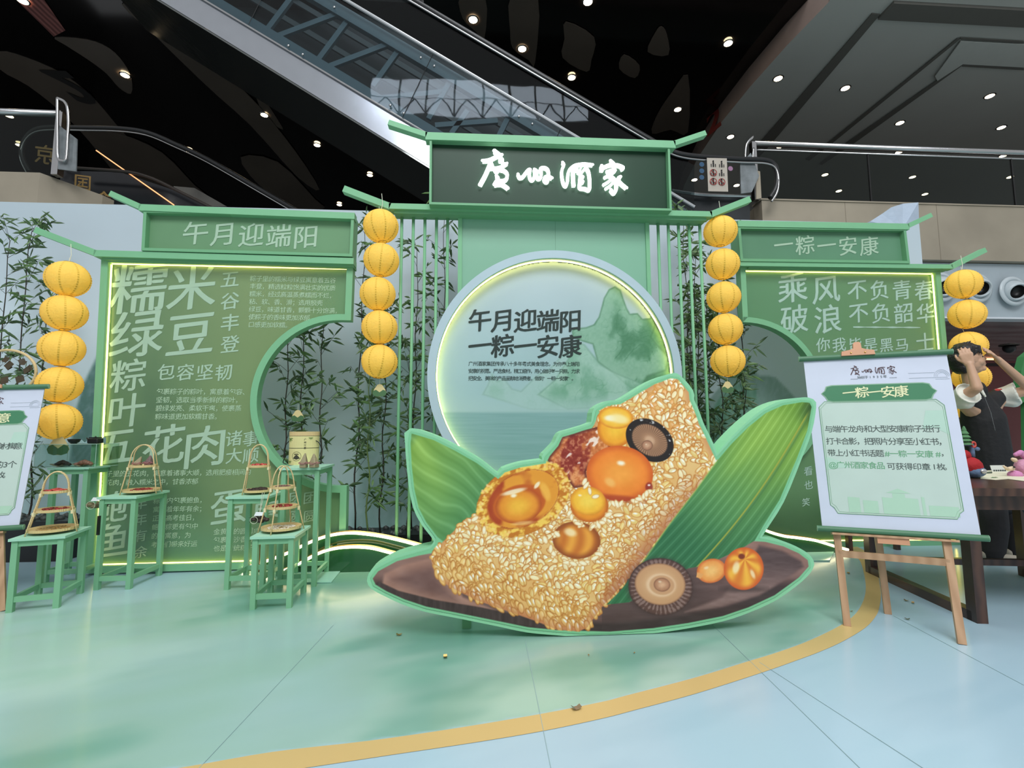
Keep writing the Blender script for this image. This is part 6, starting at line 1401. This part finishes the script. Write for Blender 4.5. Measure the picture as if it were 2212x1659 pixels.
# notice sheets on the landing glass
t = thing('safety_notice', 'white safety notice with pictograms on the escalator landing glass at right', 'notice', E(1549, 410, 7.65))
nq = [E(1527, 341, 7.62), E(1570, 342, 7.62), E(1573, 414, 7.62), E(1530, 413, 7.62)]; mb = MB(); mb.prism(nq, (0, .004, 0)); part('sheet', mb, mat('notice_white', (176, 168, 156), .5), t)
mb = MB(); mr = MB()
for i in range(2):
    for j in range(3):
        x = 1541+18*i; y = 354+19*j+(1 if i else 0); c = E(x, y, 7.612); mb.box(c-np.array([.012, .002, .05]), c+np.array([.012, .001, .03])); mb.ball(c+np.array([0, 0, .05]), .014, 8); mb.box(c-np.array([.045, .002, .05]), c+np.array([-.032, .001, .0])); mb.box(c-np.array([-.03, .002, .05]), c+np.array([.042, .001, .0]))
        if j == 2 or (j == 1 and i == 0): mr.tube([c+np.array([.058*cos(a), -.004, .058*sin(a)]) for a in [2*pi*q/20 for q in range(21)]], .005, 4, cap=False); mr.tube([c+np.array([-.04, -.004, .04]), c+np.array([.04, -.004, -.04])], .005, 4)
part('pictogram', mb, M_black, t); part('prohibition_ring', mr, mat('sign_red', (170, 40, 40), .5), t)
for k, (x, y, m_, lab) in enumerate([(1516,355,(34,74,104),'topmost dark blue round sticker on the landing glass'),(1516,369,(34,74,104),'second dark blue round sticker on the landing glass'),(1516,383,(34,74,104),'third dark blue round sticker on the landing glass'),(1578,364,(150,110,140),'round pink sticker on the landing glass right of the notice')]):
    c = E(x, y, 7.62); mb = MB(); mb.lathe([(0, 0), (.042, 0), (.042, .004)], c=c, k=20, ax=(np.array([1., 0, 0]), np.array([0, 0, 1.]), np.array([0, 1., 0]))); solo('round_sticker', mb, MATS.get('stk%d' % m_[0]) or mat('stk%d' % m_[0], m_, .5), lab, 'sticker', 'round stickers on the landing glass')
c = E(1637, 368, 7.7); t = thing('landing_panel', 'clear plastic guard panel hanging by the escalator end loop at right', 'panel', c); mb = MB(); mb.prism([E(1599, 355, 7.7), E(1622, 330, 7.7), E(1640, 380, 7.7), E(1624, 415, 7.7), E(1601, 418, 7.7)], (0, .02, 0)); part('sheet', mb, MATS['clear_grey_panel'], t)
mb = MB(); mb.prism([E(1633, 368, 7.75), E(1642, 370, 7.75), E(1645, 428, 7.75), E(1634, 430, 7.75)], (0, .02, 0)); part('newel', mb, M_stone, t)
# second escalator at left, going down to the right
def esc_left():
    Y0 = 9.2; Ep = lambda x, y, Y=Y0: PY(x, y, Y); t = thing('escalator', 'dark escalator at the upper left descending to the right behind the left panel', 'escalator', Ep(300, 430))
    hp = [(64,372),(50,345),(47,325),(56,300),(76,281),(110,275),(180,276),(260,278),(320,287),(380,312),(450,345),(560,408),(660,466)]
    P = [Ep(x, y) for x, y in smooth_open(hp, 5)]; mb = MB(); mb.tube(P, .045, 8); part('handrail', mb, MATS['handrail_rubber'], t, smooth=True); mb = MB(); mb.tube([p-np.array([0, .03, .07]) for p in P], .012, 5); part('handrail_guide', mb, M_metal, t, smooth=True)
    hp2 = [(150,362),(210,366),(280,372),(330,386),(380,410),(440,440),(500,470)]; P = [Ep(x, y) for x, y in smooth_open(hp2, 5)]; mb = MB(); mb.tube(P, .03, 6); part('lower_rail', mb, mat('rail_dull', (70, 64, 60), .4, .5), t, smooth=True)
    mb = MB(); mb.prism([Ep(130, 368, Y0+.3), Ep(260, 372, Y0+.3), Ep(380, 412, Y0+.3), Ep(500, 475, Y0+.3), Ep(130, 475, Y0+.3)], (0, .05, 0)); part('support_column', MB().box((P[0][0]-.2, Y0+.3, 0), (P[0][0]+.2, Y0+.6, 4.9)), M_far, t); part('side_cladding', mb, mat('cladding_black', (26, 28, 32), .2), t)
    mb = MB(); a_, b_ = Ep(208, 325, Y0+.05), Ep(376, 443, Y0+.05); mb.tube([a_, b_], .012, 6); part('light_line', mb, mat('orange_line', (255, 180, 130), .4, emis=1.3, ecol=(255, 170, 110)), t)
    mb = MB(); pl2 = Plane(Ep(180, 400, Y0-.02)); write(mb, '国', 163, 395, 194, 36, pl2, 0, bold=.01, asc=-1, brush=.1); write(mb, '食', 206, 432, 242, 38, pl2, 0, bold=.01, asc=-1, brush=.1); write(mb, '京', 78, 334, 116, 42, pl2, 0, bold=.01, asc=-1, brush=.1); part('lettering', mb, mat('gold_letter', (176, 140, 84), .35, .4), t, 'tarnished gold characters')
    mb = MB(); mb.prism([Ep(375, 402, Y0+.6), Ep(420, 406, Y0+.6), Ep(490, 446, Y0+.6), Ep(380, 446, Y0+.6)], (0, .05, 0)); part('lit_panel', mb, mat('pale_grey_panel', (86, 84, 78), .4, var=.4, vscale=2), t)  # flat panel in a lighter grey than the cladding
esc_left()
# reflected atrium windows, high behind the camera
mb = MB(); fr = MB()
for i in range(8):
    for j in range(2): mb.box((-7.2+1.85*i, -16, 22.2+1.3*j), (-7.2+1.85*i+1.7, -15.95, 22.2+1.3*j+1.2))
struct('window_2', mb, mat('atrium_glass_glow', (235, 242, 250), .5, emis=9, ecol=(225, 235, 250)))
mb = MB()
for i in range(8):
    x = -7.2+1.85*i
    for a_, b_ in (((x, 22.2), (x+.85, 23.4)), ((x+1.7, 22.2), (x+.85, 23.4))): mb.tube([(a_[0], -15.9, a_[1]), (b_[0], -15.9, b_[1])], .05, 4)
struct('trim_17', mb, M_black)

# ================================================================ RIGHT: WORK TABLE, TOYS, PERSON
M_dw = wave_mat('dark_wood', (84, 58, 46), (58, 40, 34), 5, 4, 'X', .28)
nl, nr, fl2 = PF(2100, 1342), PF(2330, 1392), PF(1876, 1238)
ex = (nl-fl2); Lx = np.linalg.norm(ex); ex /= Lx; ey = np.array([-ex[1], ex[0], 0.])
ZTb = zat(nl, 1050)
t = thing('work_table', 'heavy dark wooden table with sled legs at the right edge', 'table', (nl+fl2)/2+ey*.4)
ax = (ex, ey, np.array([0, 0, 1.])); TW = 1.15; LT = Lx
mid = fl2+ex*LT/2+ey*TW/2
mb = MB(); mb.obox(mid+np.array([0, 0, ZTb-.02]), ax, (LT/2+.12, TW/2+.05, .022)); part('tabletop', mb, M_dw, t)
mb = MB(); 
for v in (0.02, TW-.02): q = fl2+ex*LT/2+ey*v; mb.obox(q+np.array([0, 0, ZTb-.085]), ax, (LT/2+.06, .015, .045))
for u in (-.03, LT+.03): q = fl2+ex*u+ey*TW/2; mb.obox(q+np.array([0, 0, ZTb-.085]), ax, (.015, TW/2, .045))
part('apron', mb, M_dw, t)
for u in (0., LT):
    for v in (0.03, TW-.03): mb = MB(); q = fl2+ex*u+ey*v; mb.obox(q+np.array([0, 0, (ZTb-.04)/2]), ax, (.035, .03, (ZTb-.04)/2)); part('leg', mb, M_dw, t)
for v in (0.03, TW-.03): mb = MB(); q = fl2+ex*LT/2+ey*v; mb.obox(q+np.array([0, 0, .028]), ax, (LT/2, .03, .028)); part('sled_rail', mb, M_dw, t)
mb = MB(); q = fl2+ex*LT/2+ey*TW/2; mb.obox(q+np.array([0, 0, .22]), ax, (.02, TW/2-.05, .02)); part('stretcher', mb, M_dw, t)
# stool behind
c = PF(1868, 1190); s_ = thing('stool', 'small dark stool seen under the easel beyond the wooden table', 'stool', c)
mb = MB(); mb.box(c+np.array([-.15, 0, .40]), c+np.array([.35, .4, .44])); part('seat', mb, M_dw, s_)
for dx in (-.13, .33):
    for dy in (.02, .38): mb = MB(); mb.box(c+np.array([dx-.02, dy-.02, 0]), c+np.array([dx+.02, dy+.02, .40])); part('leg', mb, M_dw, s_)
zt_ = ZTb+.003
def ont(x, y, z=None): return PF(x, y, z or zt_)
mb = MB(); q = [ont(2118, 1034), ont(2150, 1037), ont(2177, 1035), ont(2215, 1040), ont(2290, 1030), ont(2260, 1016), ont(2170, 1016), ont(2120, 1017)]; mb.prism(q, (0, 0, .002)); solo('paper_sheet', mb, mat('paper_cream', (226, 222, 196), .6), 'large cream paper sheet lying on the dark table', 'paper')
c = PY(2160, 1012, 3.55); c[2] = zt_; t = thing('name_card', 'folded white card with small dark print standing on the dark table', 'card', c); mb = MB(); mb.prism([c+np.array([-.065, 0, 0]), c+np.array([.055, 0, 0]), c+np.array([.053, .01, .05]), c+np.array([-.068, .01, .05])], (0, .003, 0)); part('sheet', mb, mat('card_white', (206, 210, 204), .6), t)
mb = MB(); 
for i in range(6): mb.box(c+np.array([-.055+.018*i, -.001, .006]), c+np.array([-.043+.018*i, .0, .016]))
part('lettering', mb, M_ink, t)
mb = MB(); a_, b_ = ont(2119, 1024), ont(2142, 1023); mb.tube([a_+np.array([0, 0, .008]), b_+np.array([0, 0, .008])], .006, 8); solo('pen', mb, mat('pen_green', (60, 84, 66), .4), 'dark green pen lying on the cream paper', 'pen', smooth=True)
# toy with tree
c = ont(2098, 1032); t = thing('plush_ornament', 'red and blue felt ornament with a small green tree, on the dark table', 'toy', c)
M_blue = mat('felt_blue', (96, 118, 148), .8, bump=.3); M_redf = mat('felt_red', (168, 28, 34), .8, bump=.3); M_tree = mat('felt_green', (84, 132, 88), .8, bump=.3)
mb = MB(); mb.ball(c+np.array([.0, 0, .075]), .068, 16); part('red_body', mb, M_redf, t, smooth=True)
mb = MB(); mb.ball(c+np.array([.01, -.01, .045]), .066, 16, (1, 1, .68)); part('blue_base', mb, M_blue, t, smooth=True)
mb = MB(); mb.ball(c+np.array([.015, -.075, .05]), .02, 10, (1.2, .5, .8)); part('silver_button', mb, mat('silver', (200, 200, 200), .3, .6), t, smooth=True)
mb = MB(); mb.tube([c+np.array([.065*cos(a)+.005, -.03*abs(sin(a)), .09+.0+.012*sin(6*a)*.2+.02*sin(a)]) for a in [pi*i/16 for i in range(17)]], .006, 6); part('white_trim', mb, mat('felt_white', (226, 230, 236), .8), t)
mb = MB(); P = [c+np.array([-.09+.13*s, .02, .12+.11*sin(min(1, s*1.6)*pi/2)-.0]) for s in [i/8 for i in range(9)]]+[c+np.array([.045, .02, .20-.03*i]) for i in range(3)]; mb.tube(P, .015, 8); part('blue_arch', mb, M_blue, t, smooth=True)
mb = MB(); mb.ball(c+np.array([-.02, .02, .15]), .042, 12); part('red_ball', mb, M_redf, t, smooth=True)
mb = MB()
for i, (r_, z_) in enumerate(((.042, .225), (.040, .25), (.034, .275), (.026, .30), (.014, .325))): mb.lathe([(r_, z_), (r_*.45, z_+.024), (0, z_+.03)], c=c+np.array([.0, .02, 0]), k=12); mb.lathe([(r_, z_), (0, z_+.004)], c=c+np.array([.0, .02, 0]), k=12)
part('tree', mb, M_tree, t)
mb = MB(); mb.tube([c+np.array([.05+.014*cos(a), .01, .225+.018*sin(a)]) for a in [2*pi*i/12 for i in range(13)]], .007, 6); part('red_loop', mb, mat('felt_coral', (206, 84, 74), .8), t, smooth=True)
mb = MB(); mb.ball(c+np.array([.075, .01, .195]), .014, 8, (1.4, .8, 1)); part('blue_bow', mb, M_blue, t)
mb = MB(); g = c+np.array([.085, -.05, .004]); mb.add([g, g+np.array([.03, -.008, .006]), g+np.array([.06, 0, .0]), g+np.array([.03, .012, .004])], [(0, 1, 2, 3)]); part('leaf', mb, M_tree, t)

def remeshed(name, mb, material, parent, vox=.009, sm=6, label=None):
    o = part(name, mb, material, parent, label); r = o.modifiers.new('fuse', 'REMESH'); r.mode = 'VOXEL'; r.voxel_size = vox; r.use_smooth_shade = True
    s = o.modifiers.new('smooth', 'SMOOTH'); s.iterations = sm; s.factor = .5; return o
def limb(mb, pts, rs, k=12):
    P = [np.array(p, float) for p in pts]
    for i in range(len(P)-1):
        L_ = np.linalg.norm(P[i+1]-P[i]); n = max(2, int(L_/.02))
        mb.tube([P[i]+(P[i+1]-P[i])*j/n for j in range(n+1)], [rs[i]+(rs[i+1]-rs[i])*j/n for j in range(n+1)], k)
    for p, r in zip(P, rs): mb.ball(p, r*.995, 12)
# pink plush held at the right edge
Yp = 3.25; t = thing('plush_toy', 'pink plush animal toy with a cream horn poking in at the right edge', 'toy', PY(2205, 1060, Yp)); M_pink = mat('plush_pink', (214, 156, 182), .9, bump=.3, bscale=80); M_pink2 = mat('plush_pink_muzzle', (206, 136, 180), .9, bump=.3, bscale=80)
q = lambda x, y, d=0: PY(x, y, Yp+d)
mb = MB(); mb.ball(q(2212, 1008), .055, 14); limb(mb, [q(2226, 1040), q(2224, 1075)], [.045, .05]); remeshed('body', mb, M_pink, t, .006)
mb = MB(); mb.ball(q(2193, 1026, -.02), .040, 14, (1.15, 1, .8)); part('muzzle', mb, M_pink2, t, smooth=True)
mb = MB(); limb(mb, [q(2194, 982), q(2205, 978), q(2220, 992)], [.014, .02, .022], 8); part('ear', mb, M_pink2, t, smooth=True)
mb = MB(); limb(mb, [q(2186, 1012, -.03), q(2176, 1013, -.04), q(2168, 1007, -.05)], [.016, .012, .006], 8); limb(mb, [q(2192, 994), q(2188, 992)], [.016, .012], 8); part('horn', mb, mat('plush_cream', (222, 200, 168), .9), t, smooth=True)
mb = MB(); mb.ball(q(2191, 1009, -.055), .007, 8); part('eye', mb, M_black, t); mb = MB(); limb(mb, [q(2206, 1052), q(2199, 1044)], [.016, .013], 8); part('paw', mb, M_pink, t, smooth=True)
mb = MB(); limb(mb, [q(2226, 1058), q(2230, 1100)], [.052, .056], 10); part('grey_vest', mb, mat('plush_grey', (92, 92, 112), .9), t, smooth=True)

# ---------------------------------------------------------------- person
YPn = 4.05
def J(x, y, d=0.): return PY(x, y, YPn+d)
M_skin = mat('skin', (196, 156, 128), .5, var=.05); M_hair = mat('hair_black', (20, 18, 18), .45, bump=.5, bscale=60); M_vest = mat('vest_black', (24, 24, 26), .75, bump=.3, bscale=20); M_tee = mat('tshirt_white', (222, 222, 210), .8, bump=.4, bscale=14); M_trs = mat('trousers_black', (22, 22, 25), .8, bump=.3, bscale=12); M_shoe = mat('shoe_offwhite', (168, 160, 144), .6)
fA, fB = PF(2150, 1214), PF(2204, 1208)
per = thing('person', 'person in black vest over white t-shirt with both hands raised to a tilted-back head', 'person', (fA+fB)/2)
hc = J(2090, 778, .02)          # head centre
up = np.array([-.18, .05, .98]); up /= np.linalg.norm(up)
fw = np.array([.86, -.45, .32]); fw -= up*(fw@up); fw /= np.linalg.norm(fw); sd_ = np.cross(fw, up)
H_ = lambda f_, s_, u_: hc+fw*f_+sd_*s_+up*u_
neck0 = J(2098, 838, .04); chest = J(2122, 900, .04); belly = J(2140, 1000, .05); pel = J(2150, 1085, .06)
shR, shL = J(2072, 862, -.02), J(2162, 856, .10)       # image-left shoulder, image-right shoulder
elR, elL = J(2110, 838, -.20), J(2228, 842, -.06)
wrR, wrL = J(2094, 786, -.16), J(2155, 776, -.06)
body = MB()
for f_, s_, u_, r_, sc in ((0, 0, .02, .092, (1, 1, 1.1)), (.02, 0, -.045, .072, (1, 1, 1)), (.045, 0, -.085, .045, (1, 1, 1)), (.07, 0, -.02, .05, (1, 1, 1.2)), (.06, .035, -.035, .036, (1, 1, 1)), (.06, -.035, -.035, .036, (1, 1, 1))): body.ball(H_(f_, s_, u_), r_, 16, sc)
limb(body, [H_(.098, 0, .015), H_(.118, 0, -.018)], [.010, .015], 10); body.ball(H_(.108, .012, -.024), .009, 8); body.ball(H_(.108, -.012, -.024), .009, 8)      # nose
for s_ in (-1, 1): body.ball(H_(.088, s_*.033, .022), .016, 10); body.ball(H_(-.005, s_*.088, -.01), .020, 10, (1, 1, 1.4))     # brows, ears
limb(body, [H_(.102, -.022, -.055), H_(.110, 0, -.053), H_(.102, .022, -.055)], [.006, .009, .006], 8); limb(body, [H_(.098, -.018, -.066), H_(.106, 0, -.067), H_(.098, .018, -.066)], [.007, .010, .007], 8)
body.ball(H_(.088, 0, -.098), .024, 10)
limb(body, [H_(-.01, 0, -.05), neck0, chest], [.058, .055, .07]); limb(body, [chest, belly, pel], [.135, .125, .135], 16); limb(body, [shR, chest, shL], [.055, .09, .055])
limb(body, [shR, elR, wrR], [.052, .042, .027]); limb(body, [shL, elL, wrL], [.052, .042, .027])
def hand(mb, wr, dirv, palmn, side, curls, r=.0085, L_=.078):
    d = dirv/np.linalg.norm(dirv); n = palmn-d*(palmn@d); n /= np.linalg.norm(n); s = np.cross(d, n)*side
    for i in range(5): o_ = (i-2)*.017; limb(mb, [wr+s*o_*.6, wr+d*.085+s*o_*1.05], [.016, .0135], 8)
    for i, (ln, c_) in enumerate(zip((.066, .076, .072, .056), curls)):
        b = wr+d*.088+s*(.030-.020*i); P = [b]; dd = d.copy()
        for k in range(3):
            dd = dd*cos(c_)+n*sin(c_); dd /= np.linalg.norm(dd); P.append(P[-1]+(dd+s*(.10-.07*i))*ln*(.42, .33, .25)[k])
        limb(mb, P, [r*1.15, r*1.05, r*.95, r*.8], 8)
    th = wr+d*.025+s*.030; limb(mb, [th, th+d*.028+s*.026+n*.010, th+d*.058+s*.036+n*.014, th+d*.078+s*.034+n*.02], [.015, .012, .0105, .0085], 8)
hR = MB(); dR = J(2078, 745, -.13)-wrR; hand(hR, wrR, dR, hc-wrR, 1, (.20, .22, .25, .3)); hL = MB(); dL_ = J(2122, 744, -.09)-wrL; hand(hL, wrL, dL_, hc-wrL, -1, (.12, .15, .18, .2))
for m_ in (hR, hL): body.add(m_.v, m_.f)
hipA, hipB = pel+np.array([-.09, -.02, -.02]), pel+np.array([.09, .03, -.02])
kA, kB = (hipA*.5+fA*.5)+np.array([0, -.03, .05]), (hipB*.5+fB*.5)+np.array([.02, -.03, .05])
for h_, k_, f_ in ((hipA, kA, fA), (hipB, kB, fB)): limb(body, [h_, k_, f_+np.array([0, .02, .08])], [.085, .056, .038])
remeshed('body', body, M_skin, per, .0062, 3)
# clothes
v = MB(); limb(v, [J(2106, 858, .04), chest+np.array([0, 0, -.02]), belly, pel+np.array([0, 0, .02])], [.10, .158, .155, .160], 18); limb(v, [shR+np.array([.04, 0, .0]), chest+np.array([0, 0, .06]), shL+np.array([-.03, 0, .0])], [.068, .10, .070]); limb(v, [J(2112, 845, .0), J(2108, 838, .08)], [.07, .07]); vs_o = remeshed('vest', v, M_vest, per, .010, 4)
for nm, s_, e_ in (('sleeve', shR, elR), ('sleeve', shL, elL)):
    mb = MB(); d = e_-s_; limb(mb, [s_-d*.1, s_+d*.25], [.075, .082]); mb.lathe([(.070, 0), (.100, .11), (.088, .11), (.06, .02)], c=s_+d*.02, k=20, ax=(lambda z: (np.cross(z, (0, 0, 1.))/np.linalg.norm(np.cross(z, (0, 0, 1.))), np.cross(np.cross(z, (0, 0, 1.))/np.linalg.norm(np.cross(z, (0, 0, 1.))), z)*-1, z))(d/np.linalg.norm(d))); limb(mb, [s_+np.array([0, 0, -.02]), s_+d*.4+np.array([0, 0, -.07])], [.07, .055]); remeshed(nm, mb, M_tee, per, .009, 3, 'white t-shirt sleeve')
mb = MB(); c_ = J(2124, 842, -.07); limb(mb, [J(2116, 838, -.09), J(2128, 856, -.12)], [.016, .008], 8); part('collar', mb, M_tee, per, smooth=True)
mb = MB(); mb.tube([J(2127, 858, -.125), J(2140, 890, -.125), J(2150, 930, -.12)], .0014, 5); part('zip', mb, M_metal, vs_o)
mb = MB(); p_ = J(2154, 842, -.07); p_ = J(2155, 842, -.08); mb.ball(p_, .018, 8, (1.5, .3, .6)); mb.ball(p_+np.array([.03, 0, .004]), .01, 8, (1.5, .3, .6)); part('chest_badge', mb, mat('badge_red', (190, 60, 50), .6), vs_o, 'small red emblem')
tr_ = MB()
for h_, k_, f_ in ((hipA, kA, fA), (hipB, kB, fB)): limb(tr_, [h_+np.array([0, 0, .05]), k_, f_+np.array([0, .02, .05])], [.125, .094, .082], 14)
remeshed('trousers', tr_, M_trs, per, .010, 4)
for f_, d_ in ((fA, np.array([.80, -.6, 0])), (fB, np.array([.85, -.5, 0]))):
    d_ = d_/np.linalg.norm(d_); mb = MB()
    for i in range(9): s_ = i/8; mb.ball(f_+d_*(-.06+.24*s_)+np.array([0, 0, .035+.012*(1-s_)]), .046-.010*s_, 12, (1, 1, .9))
    o = remeshed('shoe', mb, M_shoe, per, .007, 4); mb = MB()
    q0 = [f_+d_*(-.07+.26*(.5-.5*cos(a)))+np.cross(d_, (0, 0, 1.))*.046*sin(a)+np.array([0, 0, .0]) for a in [2*pi*i/20 for i in range(20)]]; mb.prism(q0, (0, 0, .022)); part('sole', mb, mat('sole_brown', (96, 84, 72), .7) if 'sole_brown' not in MATS else MATS['sole_brown'], o)
# hair cap with fringe
hr = MB()
for f_, s_, u_, r_ in ((-.02, 0, .06, .100), (-.05, 0, .02, .098), (-.06, 0, -.04, .075), (.03, 0, .095, .062), (-.01, .04, .075, .075), (-.01, -.04, .075, .075), (-.06, .03, -.06, .055), (-.06, -.03, -.06, .055)): hr.ball(H_(f_, s_, u_), r_, 14)
rr_ = random.Random(4)
for i in range(46):
    a = rr_.uniform(-1.3, 1.3); p = H_(.045*cos(a)+.02, .085*sin(a), .115); e = H_(.085*cos(a)+.02, .098*sin(a), .055+rr_.uniform(-.02, .01)); limb(hr, [p, (p+e)/2+fw*.015+up*.012, e], [.014, .011, .004], 6)
for i in range(8): a = rr_.uniform(-1, 1); p = H_(-.01+.04*a, .03*a, .15); limb(hr, [p, p+up*.015+fw*.03+sd_*rr_.uniform(-.03, .03)], [.012, .003], 6)
remeshed('hair', hr, M_hair, per, .0055, 1)
for s_ in (-1, 1):
    mb = MB(); mb.ball(H_(.091, s_*.032, .006), .0115, 10); part('eye', mb, M_black, per, smooth=True)
    mb = MB(); limb(mb, [H_(.096, s_*.016, .032), H_(.100, s_*.034, .037), H_(.088, s_*.054, .030)], [.0035, .0045, .003], 6); part('eyebrow', mb, M_hair, per)
mb = MB(); limb(mb, [H_(.108, -.018, -.060), H_(.117, 0, -.060), H_(.108, .018, -.060)], [.003, .005, .003], 6); part('lips', mb, mat('lips', (150, 92, 82), .5), per)
